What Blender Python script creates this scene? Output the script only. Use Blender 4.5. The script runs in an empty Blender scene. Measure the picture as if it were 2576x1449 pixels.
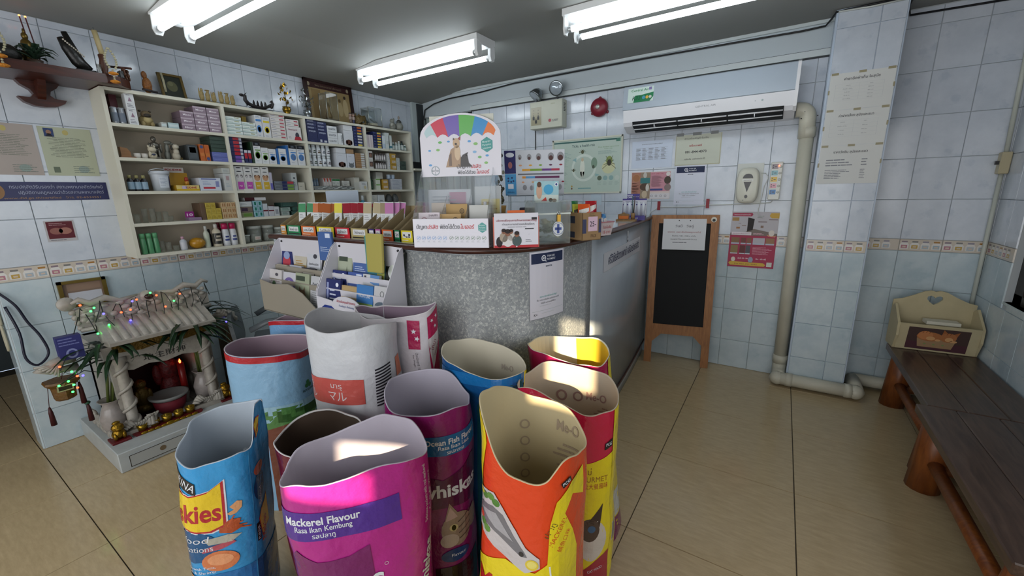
import bpy, bmesh, math, random
from mathutils import Vector, Matrix, noise
R = math.radians
random.seed(7)
S = bpy.context.scene
COL = S.collection
# ---------------------------------------------------------------- camera
cam_d = bpy.data.cameras.new('camera'); cam = bpy.data.objects.new('camera', cam_d); COL.objects.link(cam)
cam_d.sensor_fit = 'HORIZONTAL'; cam_d.sensor_width = 36.0; cam_d.lens = 36.0 * 1035.5 / 2576; cam_d.clip_start = .02
_fw = Vector((-.530352, .817295, -.225291)); _rt = Vector((.841097, .540548, -.019044)); _up = Vector((-.106216, .199592, .974105))
cam.matrix_world = Matrix(((_rt.x, _up.x, -_fw.x, 0), (_rt.y, _up.y, -_fw.y, 0), (_rt.z, _up.z, -_fw.z, 1.3875), (0, 0, 0, 1)))
S.camera = cam
# ---------------------------------------------------------------- colour management, world, sun, daylight
S.view_settings.view_transform = 'Standard'; S.view_settings.look = 'None'; S.view_settings.gamma = 1.0
S.view_settings.use_curve_mapping = False; S.view_settings.exposure = 0.22
S.cycles.use_denoising = True
W = bpy.data.worlds.new('world'); S.world = W; W.use_nodes = True
_bg = W.node_tree.nodes['Background']; _bg.inputs[0].default_value = (.62, .74, .95, 1); _bg.inputs[1].default_value = 1.0
def light(name, kind, energy, col, loc, direction, **kw):
    d = bpy.data.lights.new(name, kind); d.energy = energy; d.color = col
    for k, v in kw.items(): setattr(d, k, v)
    o = bpy.data.objects.new(name, d); COL.objects.link(o); o.location = loc
    o.rotation_euler = Vector(direction).to_track_quat('-Z', 'Y').to_euler(); return o
SUN = Vector((-.33, .93, -.33)).normalized()
light('sun', 'SUN', 15.0, (1, .80, .52), (1, -4, 3), SUN, angle=.012)
# area lights added for daylight from the unseen shop front and side window
light('shopfront_daylight', 'AREA', 62, (.97, .98, 1), (-1.1, -1.62, 1.25), (0, 1, -.05), shape='RECTANGLE', size=4.0, size_y=1.9)
light('side_window_daylight', 'AREA', 7, (.95, .97, 1), (.97, 1.0, 1.5), (-1, 0, -.1), shape='RECTANGLE', size=1.6, size_y=1.0)
# ---------------------------------------------------------------- materials
def lin(c):
    if isinstance(c, str):
        c = c.lstrip('#'); c = ''.join(x * 2 for x in c) if len(c) == 3 else c; c = [int(c[i:i + 2], 16) / 255 for i in (0, 2, 4)]
    return tuple((x / 12.92 if x <= .04045 else ((x + .055) / 1.055) ** 2.4) for x in c[:3]) + (1,)
MATS = {}
def mat(col, rough=.5, metal=0, name=None, emit=0, trans=0, alpha=1, bump=None, vary=0, sss=0, spec=.5, coat=0, ior=1.45):
    """plain procedural material; bump=(scale,strength[,stretch]) adds noise relief, vary adds colour mottling"""
    key = (col, rough, metal, name, emit, trans, alpha, bump, vary, sss, spec, coat)
    if key in MATS: return MATS[key]
    m = bpy.data.materials.new(name or ('paint_%s' % str(col).lstrip('#'))); m.use_nodes = True
    nt = m.node_tree; b = nt.nodes['Principled BSDF']; c = lin(col)
    b.inputs['Base Color'].default_value = c; b.inputs['Roughness'].default_value = rough; b.inputs['Metallic'].default_value = metal
    b.inputs['Specular IOR Level'].default_value = spec; b.inputs['IOR'].default_value = ior
    if emit: b.inputs['Emission Color'].default_value = c; b.inputs['Emission Strength'].default_value = emit
    if trans: b.inputs['Transmission Weight'].default_value = trans
    if alpha < 1: b.inputs['Alpha'].default_value = alpha
    if coat: b.inputs['Coat Weight'].default_value = coat; b.inputs['Coat Roughness'].default_value = .08
    if bump or vary:
        tc = nt.nodes.new('ShaderNodeTexCoord')
        src = tc.outputs['Object']
        if bump and len(bump) > 2:
            mp = nt.nodes.new('ShaderNodeMapping'); mp.inputs['Scale'].default_value = bump[2]; nt.links.new(src, mp.inputs[0]); src = mp.outputs[0]
        n = nt.nodes.new('ShaderNodeTexNoise'); n.inputs['Scale'].default_value = bump[0] if bump else 6; n.inputs['Detail'].default_value = 4
        nt.links.new(src, n.inputs['Vector'])
        if bump:
            bp = nt.nodes.new('ShaderNodeBump'); bp.inputs['Strength'].default_value = bump[1]; bp.inputs['Distance'].default_value = .01
            nt.links.new(n.outputs[0], bp.inputs['Height']); nt.links.new(bp.outputs[0], b.inputs['Normal'])
        if vary:
            rp = nt.nodes.new('ShaderNodeValToRGB'); rp.color_ramp.elements[0].position = .3; rp.color_ramp.elements[1].position = .7
            rp.color_ramp.elements[0].color = tuple(x * (1 - vary) for x in c[:3]) + (1,); rp.color_ramp.elements[1].color = tuple(min(1, x * (1 + vary)) for x in c[:3]) + (1,)
            nt.links.new(n.outputs[0], rp.inputs[0]); nt.links.new(rp.outputs[0], b.inputs['Base Color'])
    MATS[key] = m; return m
def node_mat(name, build, rough=.4, metal=0):
    m = bpy.data.materials.new(name); m.use_nodes = True; nt = m.node_tree; b = nt.nodes['Principled BSDF']
    b.inputs['Roughness'].default_value = rough; b.inputs['Metallic'].default_value = metal
    def N(t, **kw):
        n = nt.nodes.new(t)
        for k, v in kw.items():
            if k in n.inputs: n.inputs[k].default_value = v
            else: setattr(n, k, v)
        return n
    build(N, lambda a, c: nt.links.new(a, c), b, nt); return m
def ramp(n, *stops):
    cr = n.color_ramp
    while len(cr.elements) < len(stops): cr.elements.new(.5)
    for e, (p, c) in zip(cr.elements, stops): e.position = p; e.color = lin(c)
    return n
def paper(col): return mat(col, .6)
def gloss(col): return mat(col, .22)
# ---------------------------------------------------------------- objects
def link(o, parent=None):
    COL.objects.link(o)
    if parent is not None: o.parent = parent
    return o
def tag(o, label=None, cat=None, group=None, kind=None):
    if label: o['label'] = label
    if cat: o['category'] = cat
    if group: o['group'] = group
    if kind: o['kind'] = kind
    return o
def thing(name, label, cat, loc=(0, 0, 0), rz=0, group=None):
    o = bpy.data.objects.new(name, None); link(o); o.location = loc; o.rotation_euler = (0, 0, rz); o.empty_display_size = .05
    return tag(o, label, cat, group)
def copy_tree(o, loc=None, rz=None, label=None, parent=None):
    c = o.copy(); COL.objects.link(c); c.parent = parent
    for ch in list(o.children): copy_tree(ch, parent=c)
    if loc is not None: c.location = loc
    if rz is not None: c.rotation_euler = (0, 0, rz)
    if label: c['label'] = label
    return c
class G:
    """mesh builder"""
    def __init__(s): s.v = []; s.f = []; s.mi = []; s.mats = []; s.sm = []
    def _m(s, m):
        if m not in s.mats: s.mats.append(m)
        return s.mats.index(m)
    def add(s, vs, fs, m, smooth=False, M=None):
        o = len(s.v); i = s._m(m)
        s.v += [tuple(M @ Vector(p)) if M else tuple(p) for p in vs]
        for f in fs: s.f.append([o + k for k in f]); s.mi.append(i); s.sm.append(smooth)
        return s
    def box(s, x0, y0, z0, x1, y1, z1, m, M=None, bev=0):
        if bev:
            vs, fs = bevel_box(x1 - x0, y1 - y0, z1 - z0, bev); T = Matrix.Translation(((x0 + x1) / 2, (y0 + y1) / 2, (z0 + z1) / 2))
            return s.add(vs, fs, m, False, (M @ T) if M else T)
        vs = [(x, y, z) for z in (z0, z1) for y in (y0, y1) for x in (x0, x1)]
        return s.add(vs, [(0, 2, 3, 1), (4, 5, 7, 6), (0, 1, 5, 4), (2, 6, 7, 3), (0, 4, 6, 2), (1, 3, 7, 5)], m, False, M)
    def prism(s, pts, a, b, m, axis='y', M=None, smooth=False):
        """extrude a 2D outline (counter-clockwise) along an axis from a to b"""
        def P(p, t): return {'y': (p[0], t, p[1]), 'x': (t, p[0], p[1]), 'z': (p[0], p[1], t)}[axis]
        n = len(pts); vs = [P(p, a) for p in pts] + [P(p, b) for p in pts]
        fs = [list(range(n))[::-1], list(range(n, 2 * n))] + [(i, (i + 1) % n, n + (i + 1) % n, n + i) for i in range(n)]
        if axis == 'y': fs = [f[::-1] for f in fs]
        return s.add(vs, fs, m, smooth, M)
    def lathe(s, prof, m, n=20, c=(0, 0, 0), M=None, smooth=True, cap=True, sx=1, sy=1):
        vs = []; fs = []
        for r, z in prof:
            for k in range(n):
                a = 2 * math.pi * k / n; vs.append((c[0] + r * sx * math.cos(a), c[1] + r * sy * math.sin(a), c[2] + z))
        for i in range(len(prof) - 1):
            for k in range(n): k2 = (k + 1) % n; fs.append((i * n + k, i * n + k2, (i + 1) * n + k2, (i + 1) * n + k))
        if cap:
            if prof[0][0] > 1e-4: fs.append(tuple(range(n))[::-1])
            if prof[-1][0] > 1e-4: fs.append(tuple(range((len(prof) - 1) * n, len(prof) * n)))
        return s.add(vs, fs, m, smooth, M)
    def tube(s, path, r, m, n=8, closed=False, M=None, smooth=True, flat=1.0):
        P = [Vector(p) for p in path]; L = len(P); vs = []; fs = []
        rr = r if isinstance(r, (list, tuple)) else [r] * L
        prev = None
        for i, p in enumerate(P):
            t = (P[(i + 1) % L] - P[i - 1]) if closed else (P[min(i + 1, L - 1)] - P[max(i - 1, 0)])
            if t.length < 1e-9: t = Vector((0, 0, 1))
            t.normalize()
            if prev is None: a = t.orthogonal().normalized()
            else:
                a = prev - t * prev.dot(t); a = a.normalized() if a.length > 1e-6 else t.orthogonal().normalized()
            prev = a; b = t.cross(a)
            for k in range(n):
                q = 2 * math.pi * k / n; vs.append(p + a * (rr[i] * math.cos(q)) + b * (rr[i] * flat * math.sin(q)))
        for i in range(L if closed else L - 1):
            j = (i + 1) % L
            for k in range(n): k2 = (k + 1) % n; fs.append((i * n + k, i * n + k2, j * n + k2, j * n + k))
        if not closed: fs += [tuple(range(n))[::-1], tuple(range((L - 1) * n, L * n))]
        return s.add(vs, fs, m, smooth, M)
    def ball(s, c, r, m, n=12, M=None):
        rx, ry, rz = r if isinstance(r, (list, tuple)) else (r, r, r)
        h = max(4, n // 2); pr = [(max(1e-5, math.sin(math.pi * i / h)), -math.cos(math.pi * i / h)) for i in range(h + 1)]
        vs = []; fs = []
        for q, z in pr:
            for k in range(n): a = 2 * math.pi * k / n; vs.append((c[0] + rx * q * math.cos(a), c[1] + ry * q * math.sin(a), c[2] + rz * z))
        for i in range(h):
            for k in range(n): k2 = (k + 1) % n; fs.append((i * n + k, i * n + k2, (i + 1) * n + k2, (i + 1) * n + k))
        return s.add(vs, fs, m, True, M)
    def grid(s, fn, nu, nv, m, closed_u=False, smooth=True, flip=False):
        vs = [fn(i / (nu if closed_u else nu - 1), j / (nv - 1)) for j in range(nv) for i in range(nu)]; fs = []
        for j in range(nv - 1):
            for i in range(nu if closed_u else nu - 1):
                i2 = (i + 1) % nu; q = (j * nu + i, j * nu + i2, (j + 1) * nu + i2, (j + 1) * nu + i); fs.append(q[::-1] if flip else q)
        return s.add(vs, fs, m, smooth)
    def blade(s, path, w, m, up=(0, 0, 1), th=.0006):
        """thin solid leaf along a path with width list w"""
        P = [Vector(p) for p in path]; vs = []; fs = []; U = Vector(up)
        for i, p in enumerate(P):
            t = (P[min(i + 1, len(P) - 1)] - P[max(i - 1, 0)]).normalized(); a = t.cross(U)
            a = a.normalized() if a.length > 1e-5 else t.orthogonal().normalized(); nrm = a.cross(t)
            vs += [p + a * w[i] + nrm * w[i] * .25, p - nrm * th, p - a * w[i] + nrm * w[i] * .25, p + nrm * th]
        for i in range(len(P) - 1):
            for k in range(4): k2 = (k + 1) % 4; fs.append((i * 4 + k, i * 4 + k2, i * 4 + 4 + k2, i * 4 + 4 + k))
        return s.add(vs, fs, m, True)
    def mesh(s, name='mesh'):
        me = bpy.data.meshes.new(name); me.from_pydata(s.v, [], s.f)
        for m in s.mats: me.materials.append(m)
        me.polygons.foreach_set('material_index', s.mi); me.polygons.foreach_set('use_smooth', s.sm); me.validate(); me.update(); return me
    def build(s, name, parent=None, loc=(0, 0, 0), rot=(0, 0, 0)):
        o = bpy.data.objects.new(name, s.mesh(name)); link(o, parent); o.location = loc; o.rotation_euler = rot; return o
def bevel_box(w, d, h, b):
    """box with chamfered edges, centred"""
    x, y, z = w / 2, d / 2, h / 2; vs = []; ix = {}
    for sx in (-1, 1):
        for sy in (-1, 1):
            for sz in (-1, 1):
                for ax, p in (('x', (sx * x, sy * (y - b), sz * (z - b))), ('y', (sx * (x - b), sy * y, sz * (z - b))), ('z', (sx * (x - b), sy * (y - b), sz * z))):
                    ix[sx, sy, sz, ax] = len(vs); vs.append(p)
    fs = []
    for s in (-1, 1):
        for ax, q in (('x', lambda a, c: (s, a, c)), ('y', lambda a, c: (c, s, a)), ('z', lambda a, c: (a, c, s))):
            f = [ix[q(a, c) + (ax,)] for a, c in ((-1, -1), (1, -1), (1, 1), (-1, 1))]; fs.append(f if s > 0 else f[::-1])
    def edge(f1, f2, c1, c2): fs.append([ix[c1 + (f1,)], ix[c2 + (f1,)], ix[c2 + (f2,)], ix[c1 + (f2,)]])
    for a in (-1, 1):
        for c in (-1, 1):
            edge('x', 'y', (a, c, -1), (a, c, 1)); edge('y', 'z', (-1, a, c), (1, a, c)); edge('x', 'z', (a, -1, c), (a, 1, c))
            for e in (-1, 1): fs.append([ix[a, c, e, 'x'], ix[a, c, e, 'y'], ix[a, c, e, 'z']])
    cen = lambda f: sum((Vector(vs[i]) for i in f), Vector()) / len(f)
    out = []
    for f in fs:
        n = (Vector(vs[f[1]]) - Vector(vs[f[0]])).cross(Vector(vs[f[2]]) - Vector(vs[f[0]])); out.append(f if n.dot(cen(f)) > 0 else f[::-1])
    return vs, out
# ---------------------------------------------------------------- flat print: shapes and lettering drawn in 2D, laid on a surface
_TX = {}
def text_mesh(s, bold=0):
    k = (s, bold)
    if k in _TX: return _TX[k]
    cu = bpy.data.curves.new('lettering', 'FONT'); cu.body = s; cu.size = 1; cu.resolution_u = 3; cu.offset = bold
    o = bpy.data.objects.new('lettering', cu); me = o.to_mesh()
    vs = [(v.co.x, v.co.y) for v in me.vertices]; fs = [tuple(p.vertices) for p in me.polygons]
    bpy.data.objects.remove(o); bpy.data.curves.remove(cu)
    if not vs: vs, fs = [(0, 0), (.1, 0), (.1, .1)], [(0, 1, 2)]
    x0 = min(v[0] for v in vs); x1 = max(v[0] for v in vs); y0 = min(v[1] for v in vs); y1 = max(v[1] for v in vs)
    _TX[k] = (vs, fs, x0, x1, y0, y1); return _TX[k]
class D:
    def __init__(s): s.it = []
    def shape(s, vs, fs, m, L): s.it.append((vs, fs, m if not isinstance(m, str) else paper(m), L)); return s
    def poly(s, pts, m, L=1): return s.shape([tuple(p) for p in pts], [tuple(range(len(pts)))], m, L)
    def rect(s, x0, y0, x1, y1, m, L=1): return s.poly([(x0, y0), (x1, y0), (x1, y1), (x0, y1)], m, L)
    def ell(s, x, y, rx, ry, m, L=1, n=20, a0=0, a1=360): return s.poly([(x + rx * math.cos(R(a0 + (a1 - a0) * k / (n if a1 - a0 >= 360 else n - 1))), y + ry * math.sin(R(a0 + (a1 - a0) * k / (n if a1 - a0 >= 360 else n - 1)))) for k in range(n)], m, L)
    def ring(s, x, y, r, w, m, L=1, n=24):
        vs = [(x + q * math.cos(2 * math.pi * k / n), y + q * math.sin(2 * math.pi * k / n)) for q in (r, r - w) for k in range(n)]
        return s.shape(vs, [(k, (k + 1) % n, n + (k + 1) % n, n + k) for k in range(n)], m, L)
    def line(s, x0, y0, x1, y1, w, m, L=1):
        dx, dy = x1 - x0, y1 - y0; l = math.hypot(dx, dy) or 1; nx, ny = -dy / l * w / 2, dx / l * w / 2
        return s.poly([(x0 - nx, y0 - ny), (x1 - nx, y1 - ny), (x1 + nx, y1 + ny), (x0 + nx, y0 + ny)], m, L)
    def star(s, x, y, r, m, L=1, rot=0): return s.poly([(x + (r if k % 2 == 0 else r * .42) * math.sin(R(rot) + math.pi * k / 5), y + (r if k % 2 == 0 else r * .42) * math.cos(R(rot) + math.pi * k / 5)) for k in range(10)], m, L)
    def text(s, t, x, y, h, m, w=None, al='C', L=2, rot=0, bold=0, shear=0, mirror=False):
        """h = cap height; w = fit to this width"""
        vs, fs, x0, x1, y0, y1 = text_mesh(t, bold); k = h / .73; kx = (w / max(1e-6, x1 - x0)) if w else k
        off = {'C': (x0 + x1) / 2, 'L': x0, 'R': x1}[al]; c, sn = math.cos(R(rot)), math.sin(R(rot)); out = []
        for a, b in vs:
            px = (a - off) * kx + b * k * shear; py = b * k
            if mirror: px = -px
            out.append((x + px * c - py * sn, y + px * sn + py * c))
        if mirror: fs = [f[::-1] for f in fs]
        return s.shape(out, fs, m, L)
    def bars(s, x0, y0, x1, y1, n, m, th=.35, L=1, seed=1, al='L'):
        """rows of unreadably small print"""
        rr = random.Random(seed); p = (y1 - y0) / n
        for i in range(n):
            f = rr.uniform(.6, 1); y = y1 - (i + .5) * p; a = x0 if al == 'L' else x0 + (x1 - x0) * (1 - f) / 2
            x = a; e = a + (x1 - x0) * f
            while x < e - 1e-6:
                q = min(e, x + (x1 - x0) * rr.uniform(.1, .3)); s.rect(x, y - p * th / 2, q - (x1 - x0) * .015, y + p * th / 2, m, L); x = q
        return s
    def build(s, name, parent, fn, step=None, eps=.0004, inv=False):
        g = G()
        for vs, fs, m, L in s.it:
            if step:
                bm = bmesh.new(); bv = [bm.verts.new((a, b, 0)) for a, b in vs]
                for f in fs:
                    try: bm.faces.new([bv[i] for i in f])
                    except ValueError: pass
                big = [f for f in bm.faces if len(f.verts) > 4]
                if big: bmesh.ops.triangulate(bm, faces=big)
                for ax in (0, 1):
                    lo = min(v.co[ax] for v in bm.verts); hi = max(v.co[ax] for v in bm.verts); k = math.floor(lo / step) + 1
                    while k * step < hi:
                        co = Vector((0, 0, 0)); co[ax] = k * step; no = Vector((0, 0, 0)); no[ax] = 1
                        bmesh.ops.bisect_plane(bm, geom=bm.verts[:] + bm.edges[:] + bm.faces[:], plane_co=co, plane_no=no); k += 1
                bm.verts.index_update(); vs = [(v.co.x, v.co.y) for v in bm.verts]; fs = [[v.index for v in f.verts] for f in bm.faces]; bm.free()
            # consistent winding
            out = []
            for f in fs:
                ar = sum(vs[f[i]][0] * vs[f[(i + 1) % len(f)]][1] - vs[f[(i + 1) % len(f)]][0] * vs[f[i]][1] for i in range(len(f)))
                out.append(f if (ar > 0) != inv else list(f)[::-1])
            g.add([fn(a, b, (L + .6) * eps) for a, b in vs], out, m)
        return g.build(name, parent)
def flat(o, ex, ey):
    """map for a flat sheet: origin, right and up axis"""
    o = Vector(o); ex = Vector(ex).normalized(); ey = Vector(ey).normalized(); n = ex.cross(ey)
    return lambda a, b, h: o + ex * a + ey * b + n * h
def on_x(x, y0=0, z0=0): return flat((x, y0, z0), (0, 1, 0), (0, 0, 1))       # on a face looking to +X, right = +Y
def on_y(y, x0=0, z0=0): return flat((x0, y, z0), (1, 0, 0), (0, 0, 1))       # on a face looking to -Y, right = +X
ORD = ['first', 'second', 'third', 'fourth', 'fifth', 'sixth', 'seventh', 'eighth', 'ninth', 'tenth', 'eleventh', 'twelfth']
XL, YB, XR, YR, YP = -3.428, 3.52, 1.07, 3.62, 3.366
# ================================================================ room shell
def struct(name, g): o = g.build(name); o['kind'] = 'structure'; return o
grout = mat('#aab0b3', .8, name='grout'); plaster = mat('#b9c3c8', .6, name='painted_plaster'); ceil_m = mat('#8f908c', .7, name='grey_ceiling_paint', bump=(30, .05))
def tile_mat(name, c0, c1, c2, scale, spots):
    def b(N, l, p, nt):
        tc = N('ShaderNodeTexCoord'); oi = N('ShaderNodeObjectInfo'); ad = N('ShaderNodeVectorMath', operation='ADD')
        cx = N('ShaderNodeCombineXYZ'); mu = N('ShaderNodeMath', operation='MULTIPLY'); mu.inputs[1].default_value = 37
        l(oi.outputs['Random'], mu.inputs[0]); l(mu.outputs[0], cx.inputs[0]); l(mu.outputs[0], cx.inputs[1]); l(tc.outputs['Object'], ad.inputs[0]); l(cx.outputs[0], ad.inputs[1])
        n = N('ShaderNodeTexNoise', Scale=scale, Detail=5.0, Roughness=.65); l(ad.outputs[0], n.inputs['Vector'])
        r = ramp(N('ShaderNodeValToRGB'), (.35, c0), (.62, c1)); l(n.outputs[0], r.inputs[0])
        v = N('ShaderNodeTexVoronoi', Scale=spots, feature='F1'); l(ad.outputs[0], v.inputs['Vector'])
        n2 = N('ShaderNodeTexNoise', Scale=spots * 6, Detail=2.0); l(ad.outputs[0], n2.inputs['Vector'])
        m2 = N('ShaderNodeMath', operation='MULTIPLY'); l(v.outputs['Distance'], m2.inputs[0]); l(n2.outputs[0], m2.inputs[1])
        r2 = ramp(N('ShaderNodeValToRGB'), (.06, '#ffffff'), (.13, '#000000')); l(m2.outputs[0], r2.inputs[0])
        mx = N('ShaderNodeMix', data_type='RGBA'); mf = N('ShaderNodeMath', operation='MULTIPLY'); mf.inputs[1].default_value = .25
        l(r2.outputs[0], mf.inputs[0]); l(mf.outputs[0], mx.inputs[0]); l(r.outputs[0], mx.inputs[6]); mx.inputs[7].default_value = lin(c2); l(mx.outputs[2], p.inputs['Base Color'])
        bp = N('ShaderNodeBump', Strength=.06, Distance=.01); n3 = N('ShaderNodeTexNoise', Scale=9.0, Detail=1.0); l(ad.outputs[0], n3.inputs['Vector']); l(n3.outputs[0], bp.inputs['Height']); l(bp.outputs[0], p.inputs['Normal'])
    return node_mat(name, b, .12)
tile_hi = tile_mat('glazed_tile_pale', '#bdc5cf', '#c8cfd8', '#8fa0b4', 7, 9)
tile_lo = tile_mat('glazed_tile_blue_marble', '#aebfc7', '#c0cdd2', '#8ea6b4', 6, 4)
border_base = mat('#c6bcae', .15, name='border_tile_glaze')
_TM = {}
def tile_mesh(w, h, m, key):
    k = (round(w, 4), round(h, 4), key)
    if k not in _TM:
        g = G(); gp = .0008; b = .0016; t = .006; x0, x1, z0, z1 = gp, w - gp, gp, h - gp      # local: x right, z up, face towards -y
        vs = [(x0, 0, z0), (x1, 0, z0), (x1, 0, z1), (x0, 0, z1), (x0 + b, -t, z0 + b), (x1 - b, -t, z0 + b), (x1 - b, -t, z1 - b), (x0 + b, -t, z1 - b)]
        g.add(vs, [(4, 5, 6, 7), (0, 1, 5, 4), (1, 2, 6, 5), (2, 3, 7, 6), (3, 0, 4, 7)], m)
        if key == 'border':      # printed storage jars
            d = D(); jar = [('#8a7a82', '#b07a86'), ('#7c7a76', '#b99a4e'), ('#8f8a96', '#a9b4bd'), ('#a3763c', '#9fb0bb')]
            for i, (lid, body) in enumerate(jar):
                c = (i + .5) * .05
                if c + .022 > w: break
                d.poly([(c - .02, .012), (c + .02, .012), (c + .022, .04), (c + .014, .054), (c - .014, .054), (c - .022, .04)], gloss('#d8d5d0'), 1)
                d.rect(c - .015, .016, c + .015, .038, gloss(body), 2); d.rect(c - .014, .054, c + .014, .064, gloss(lid), 2); d.rect(c - .008, .022, c + .008, .031, gloss('#c9b7a6'), 3)
            for vs, fs, mm, L in d.it: g.add([(a, -t - L * .0003, b2) for a, b2 in vs], fs, mm)
        _TM[k] = g.mesh('tile')
    return _TM[k]
ROWS = [(-.0274, .2226, 'lo'), (.2226, .4726, 'lo'), (.4726, .7226, 'lo'), (.7226, .9726, 'lo'), (.9726, 1.048, 'border')] + [(1.048 + .25 * i, 1.298 + .25 * i, 'hi') for i in range(6)]
def tile_wall(parent, org, ang, u0, u1, uoff, ztop, holes=()):
    """lay the tile rows on a wall: org = point where u = 0, ang = rotation about Z (0: looks to -Y)"""
    c, s = math.cos(ang), math.sin(ang)
    for z0, z1, k in ROWS:
        a, b = max(z0, 0), min(z1, ztop)
        if b - a < .02: continue
        n = math.floor((u0 - uoff) / .2)
        while uoff + n * .2 < u1:
            p, q = max(u0, uoff + n * .2), min(u1, uoff + (n + 1) * .2); n += 1
            if q - p < .015 or any(p >= h[0] - 1e-3 and q <= h[1] + 1e-3 and a >= h[2] - 1e-3 and b <= h[3] + 1e-3 for h in holes): continue
            o = bpy.data.objects.new('border_tile' if k == 'border' else 'tile', tile_mesh(q - p, b - a, {'lo': tile_lo, 'hi': tile_hi, 'border': border_base}[k], k)); link(o, parent)
            o.location = (org[0] + c * p, org[1] + s * p, org[2] + a); o.rotation_euler = (0, 0, ang)
# floor with its 60 cm polished tiles
def _fl(N, l, p, nt):
    tc = N('ShaderNodeTexCoord'); oi = N('ShaderNodeObjectInfo'); mp = N('ShaderNodeMapping'); mp.inputs['Scale'].default_value = (3, 14, 1); l(tc.outputs['Object'], mp.inputs[0])
    mu = N('ShaderNodeMath', operation='MULTIPLY'); mu.inputs[1].default_value = 53; l(oi.outputs['Random'], mu.inputs[0]); cx = N('ShaderNodeCombineXYZ'); l(mu.outputs[0], cx.inputs[0]); l(cx.outputs[0], mp.inputs[1])
    n = N('ShaderNodeTexNoise', Scale=4.0, Detail=8.0, Roughness=.7); l(mp.outputs[0], n.inputs['Vector']); r = ramp(N('ShaderNodeValToRGB'), (.3, '#ad9975'), (.7, '#c0ab86')); l(n.outputs[0], r.inputs[0]); l(r.outputs[0], p.inputs['Base Color'])
floor_m = node_mat('polished_beige_floor_tile', _fl, .16)
fl = struct('floor', G().box(-5.4, -1.9, -.06, 1.3, 3.9, -.004, mat('#3f382d', .8, name='dark_floor_joint')))
g = G(); vs = [(.0015, .0015, -.004), (.5985, .0015, -.004), (.5985, .5985, -.004), (.0015, .5985, -.004), (.0025, .0025, 0), (.5975, .0025, 0), (.5975, .5975, 0), (.0025, .5975, 0)]
g.add(vs, [(4, 5, 6, 7), (0, 1, 5, 4), (1, 2, 6, 5), (2, 3, 7, 6), (3, 0, 4, 7)], floor_m); _ft = g.mesh('floor_tile')
for i in range(-8, 3):
    for j in range(-8, 2):
        o = bpy.data.objects.new('floor_tile', _ft); link(o, fl); o.location = (-.41 + .6 * i, 3.284 - .6 * (1 - j) + .0, 0)
# ceiling: falls slightly towards the left wall
g = G(); pts = [(-5.4, 2.30), (XL, 2.338), (-2.75, 2.405), (1.3, 2.405), (1.3, 2.5), (-5.4, 2.5)]
g.prism(pts, -1.9, 3.9, ceil_m, 'y'); struct('ceiling', g)
# left wall, ending at a tiled corner
wl = struct('wall_left', G().box(XL - .16, .3, 0, XL, YB + .1, 2.36, grout))
tile_wall(wl, (XL, 0, 0), R(90), .3, 3.36, .103, 2.336)
for z0, z1, k in ROWS:      # narrow return of the wall end
    a, b = max(z0, 0), min(z1, 2.336)
    if b - a > .02:
        o = bpy.data.objects.new('tile', tile_mesh(.16, b - a, tile_lo if k == 'lo' else tile_hi, k if k != 'border' else 'hi')); link(o, wl); o.location = (XL - .16, .3, a)
# back wall with plaster band, moulding and corner trims
wb = struct('wall_back', G().box(XL - .16, YB, 0, .5, YB + .12, 2.42, grout))
tile_wall(wb, (0, YB, 0), 0, -2.72, .152, -.3025, 2.2)
o = G().box(XL, YB - .012, 2.2, .152, YB, 2.42, plaster).build('plaster_band', wb)
tr = mat('#c2cacb', .35, name='white_moulding'); dk = mat('#33383a', .6)
struct('trim_1', G().box(-2.72, YB - .032, 2.198, .152, YB - .012, 2.236, tr).box(-2.72, YB - .016, 2.236, .152, YB - .012, 2.242, dk).box(-2.72, YB - .018, 2.19, .152, YB - .01, 2.198, dk))
struct('trim_2', G().box(XL, YB - .03, 2.385, .152, YB - .012, 2.405, tr))
struct('trim_3', G().box(XL, 3.36, 0, XL + .035, YB, 2.34, mat('#b5c0c0', .4, name='white_door_jamb')).box(XL + .035, 3.42, 0, XL + .05, YB, 2.33, dk))
# curtained doorway in the back corner
g = G(); cur = mat('#7d8a87', .8, name='grey_green_curtain')
g.grid(lambda u, v: (XL + .06 + u * .62, YB - .03 + .022 * math.sin(u * 44), .02 + v * 2.16), 60, 2, cur); struct('door_1', G().box(XL + .05, YB - .014, 0, -2.72, YB, 2.19, mat('#23282a', .8)))
tag(g.build('door_curtain'), 'grey green pleated curtain hanging in the corner doorway behind the counter', 'curtain')
# pillar
pl = struct('wall_pillar', G().box(.152, YP, 0, .479, YB + .1, 2.42, mat('#b4c2d2', .3, name='pale_blue_edge_trim')))
tile_wall(pl, (0, YP - .0, 0), 0, .158, .473, .362, 2.4)
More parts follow.
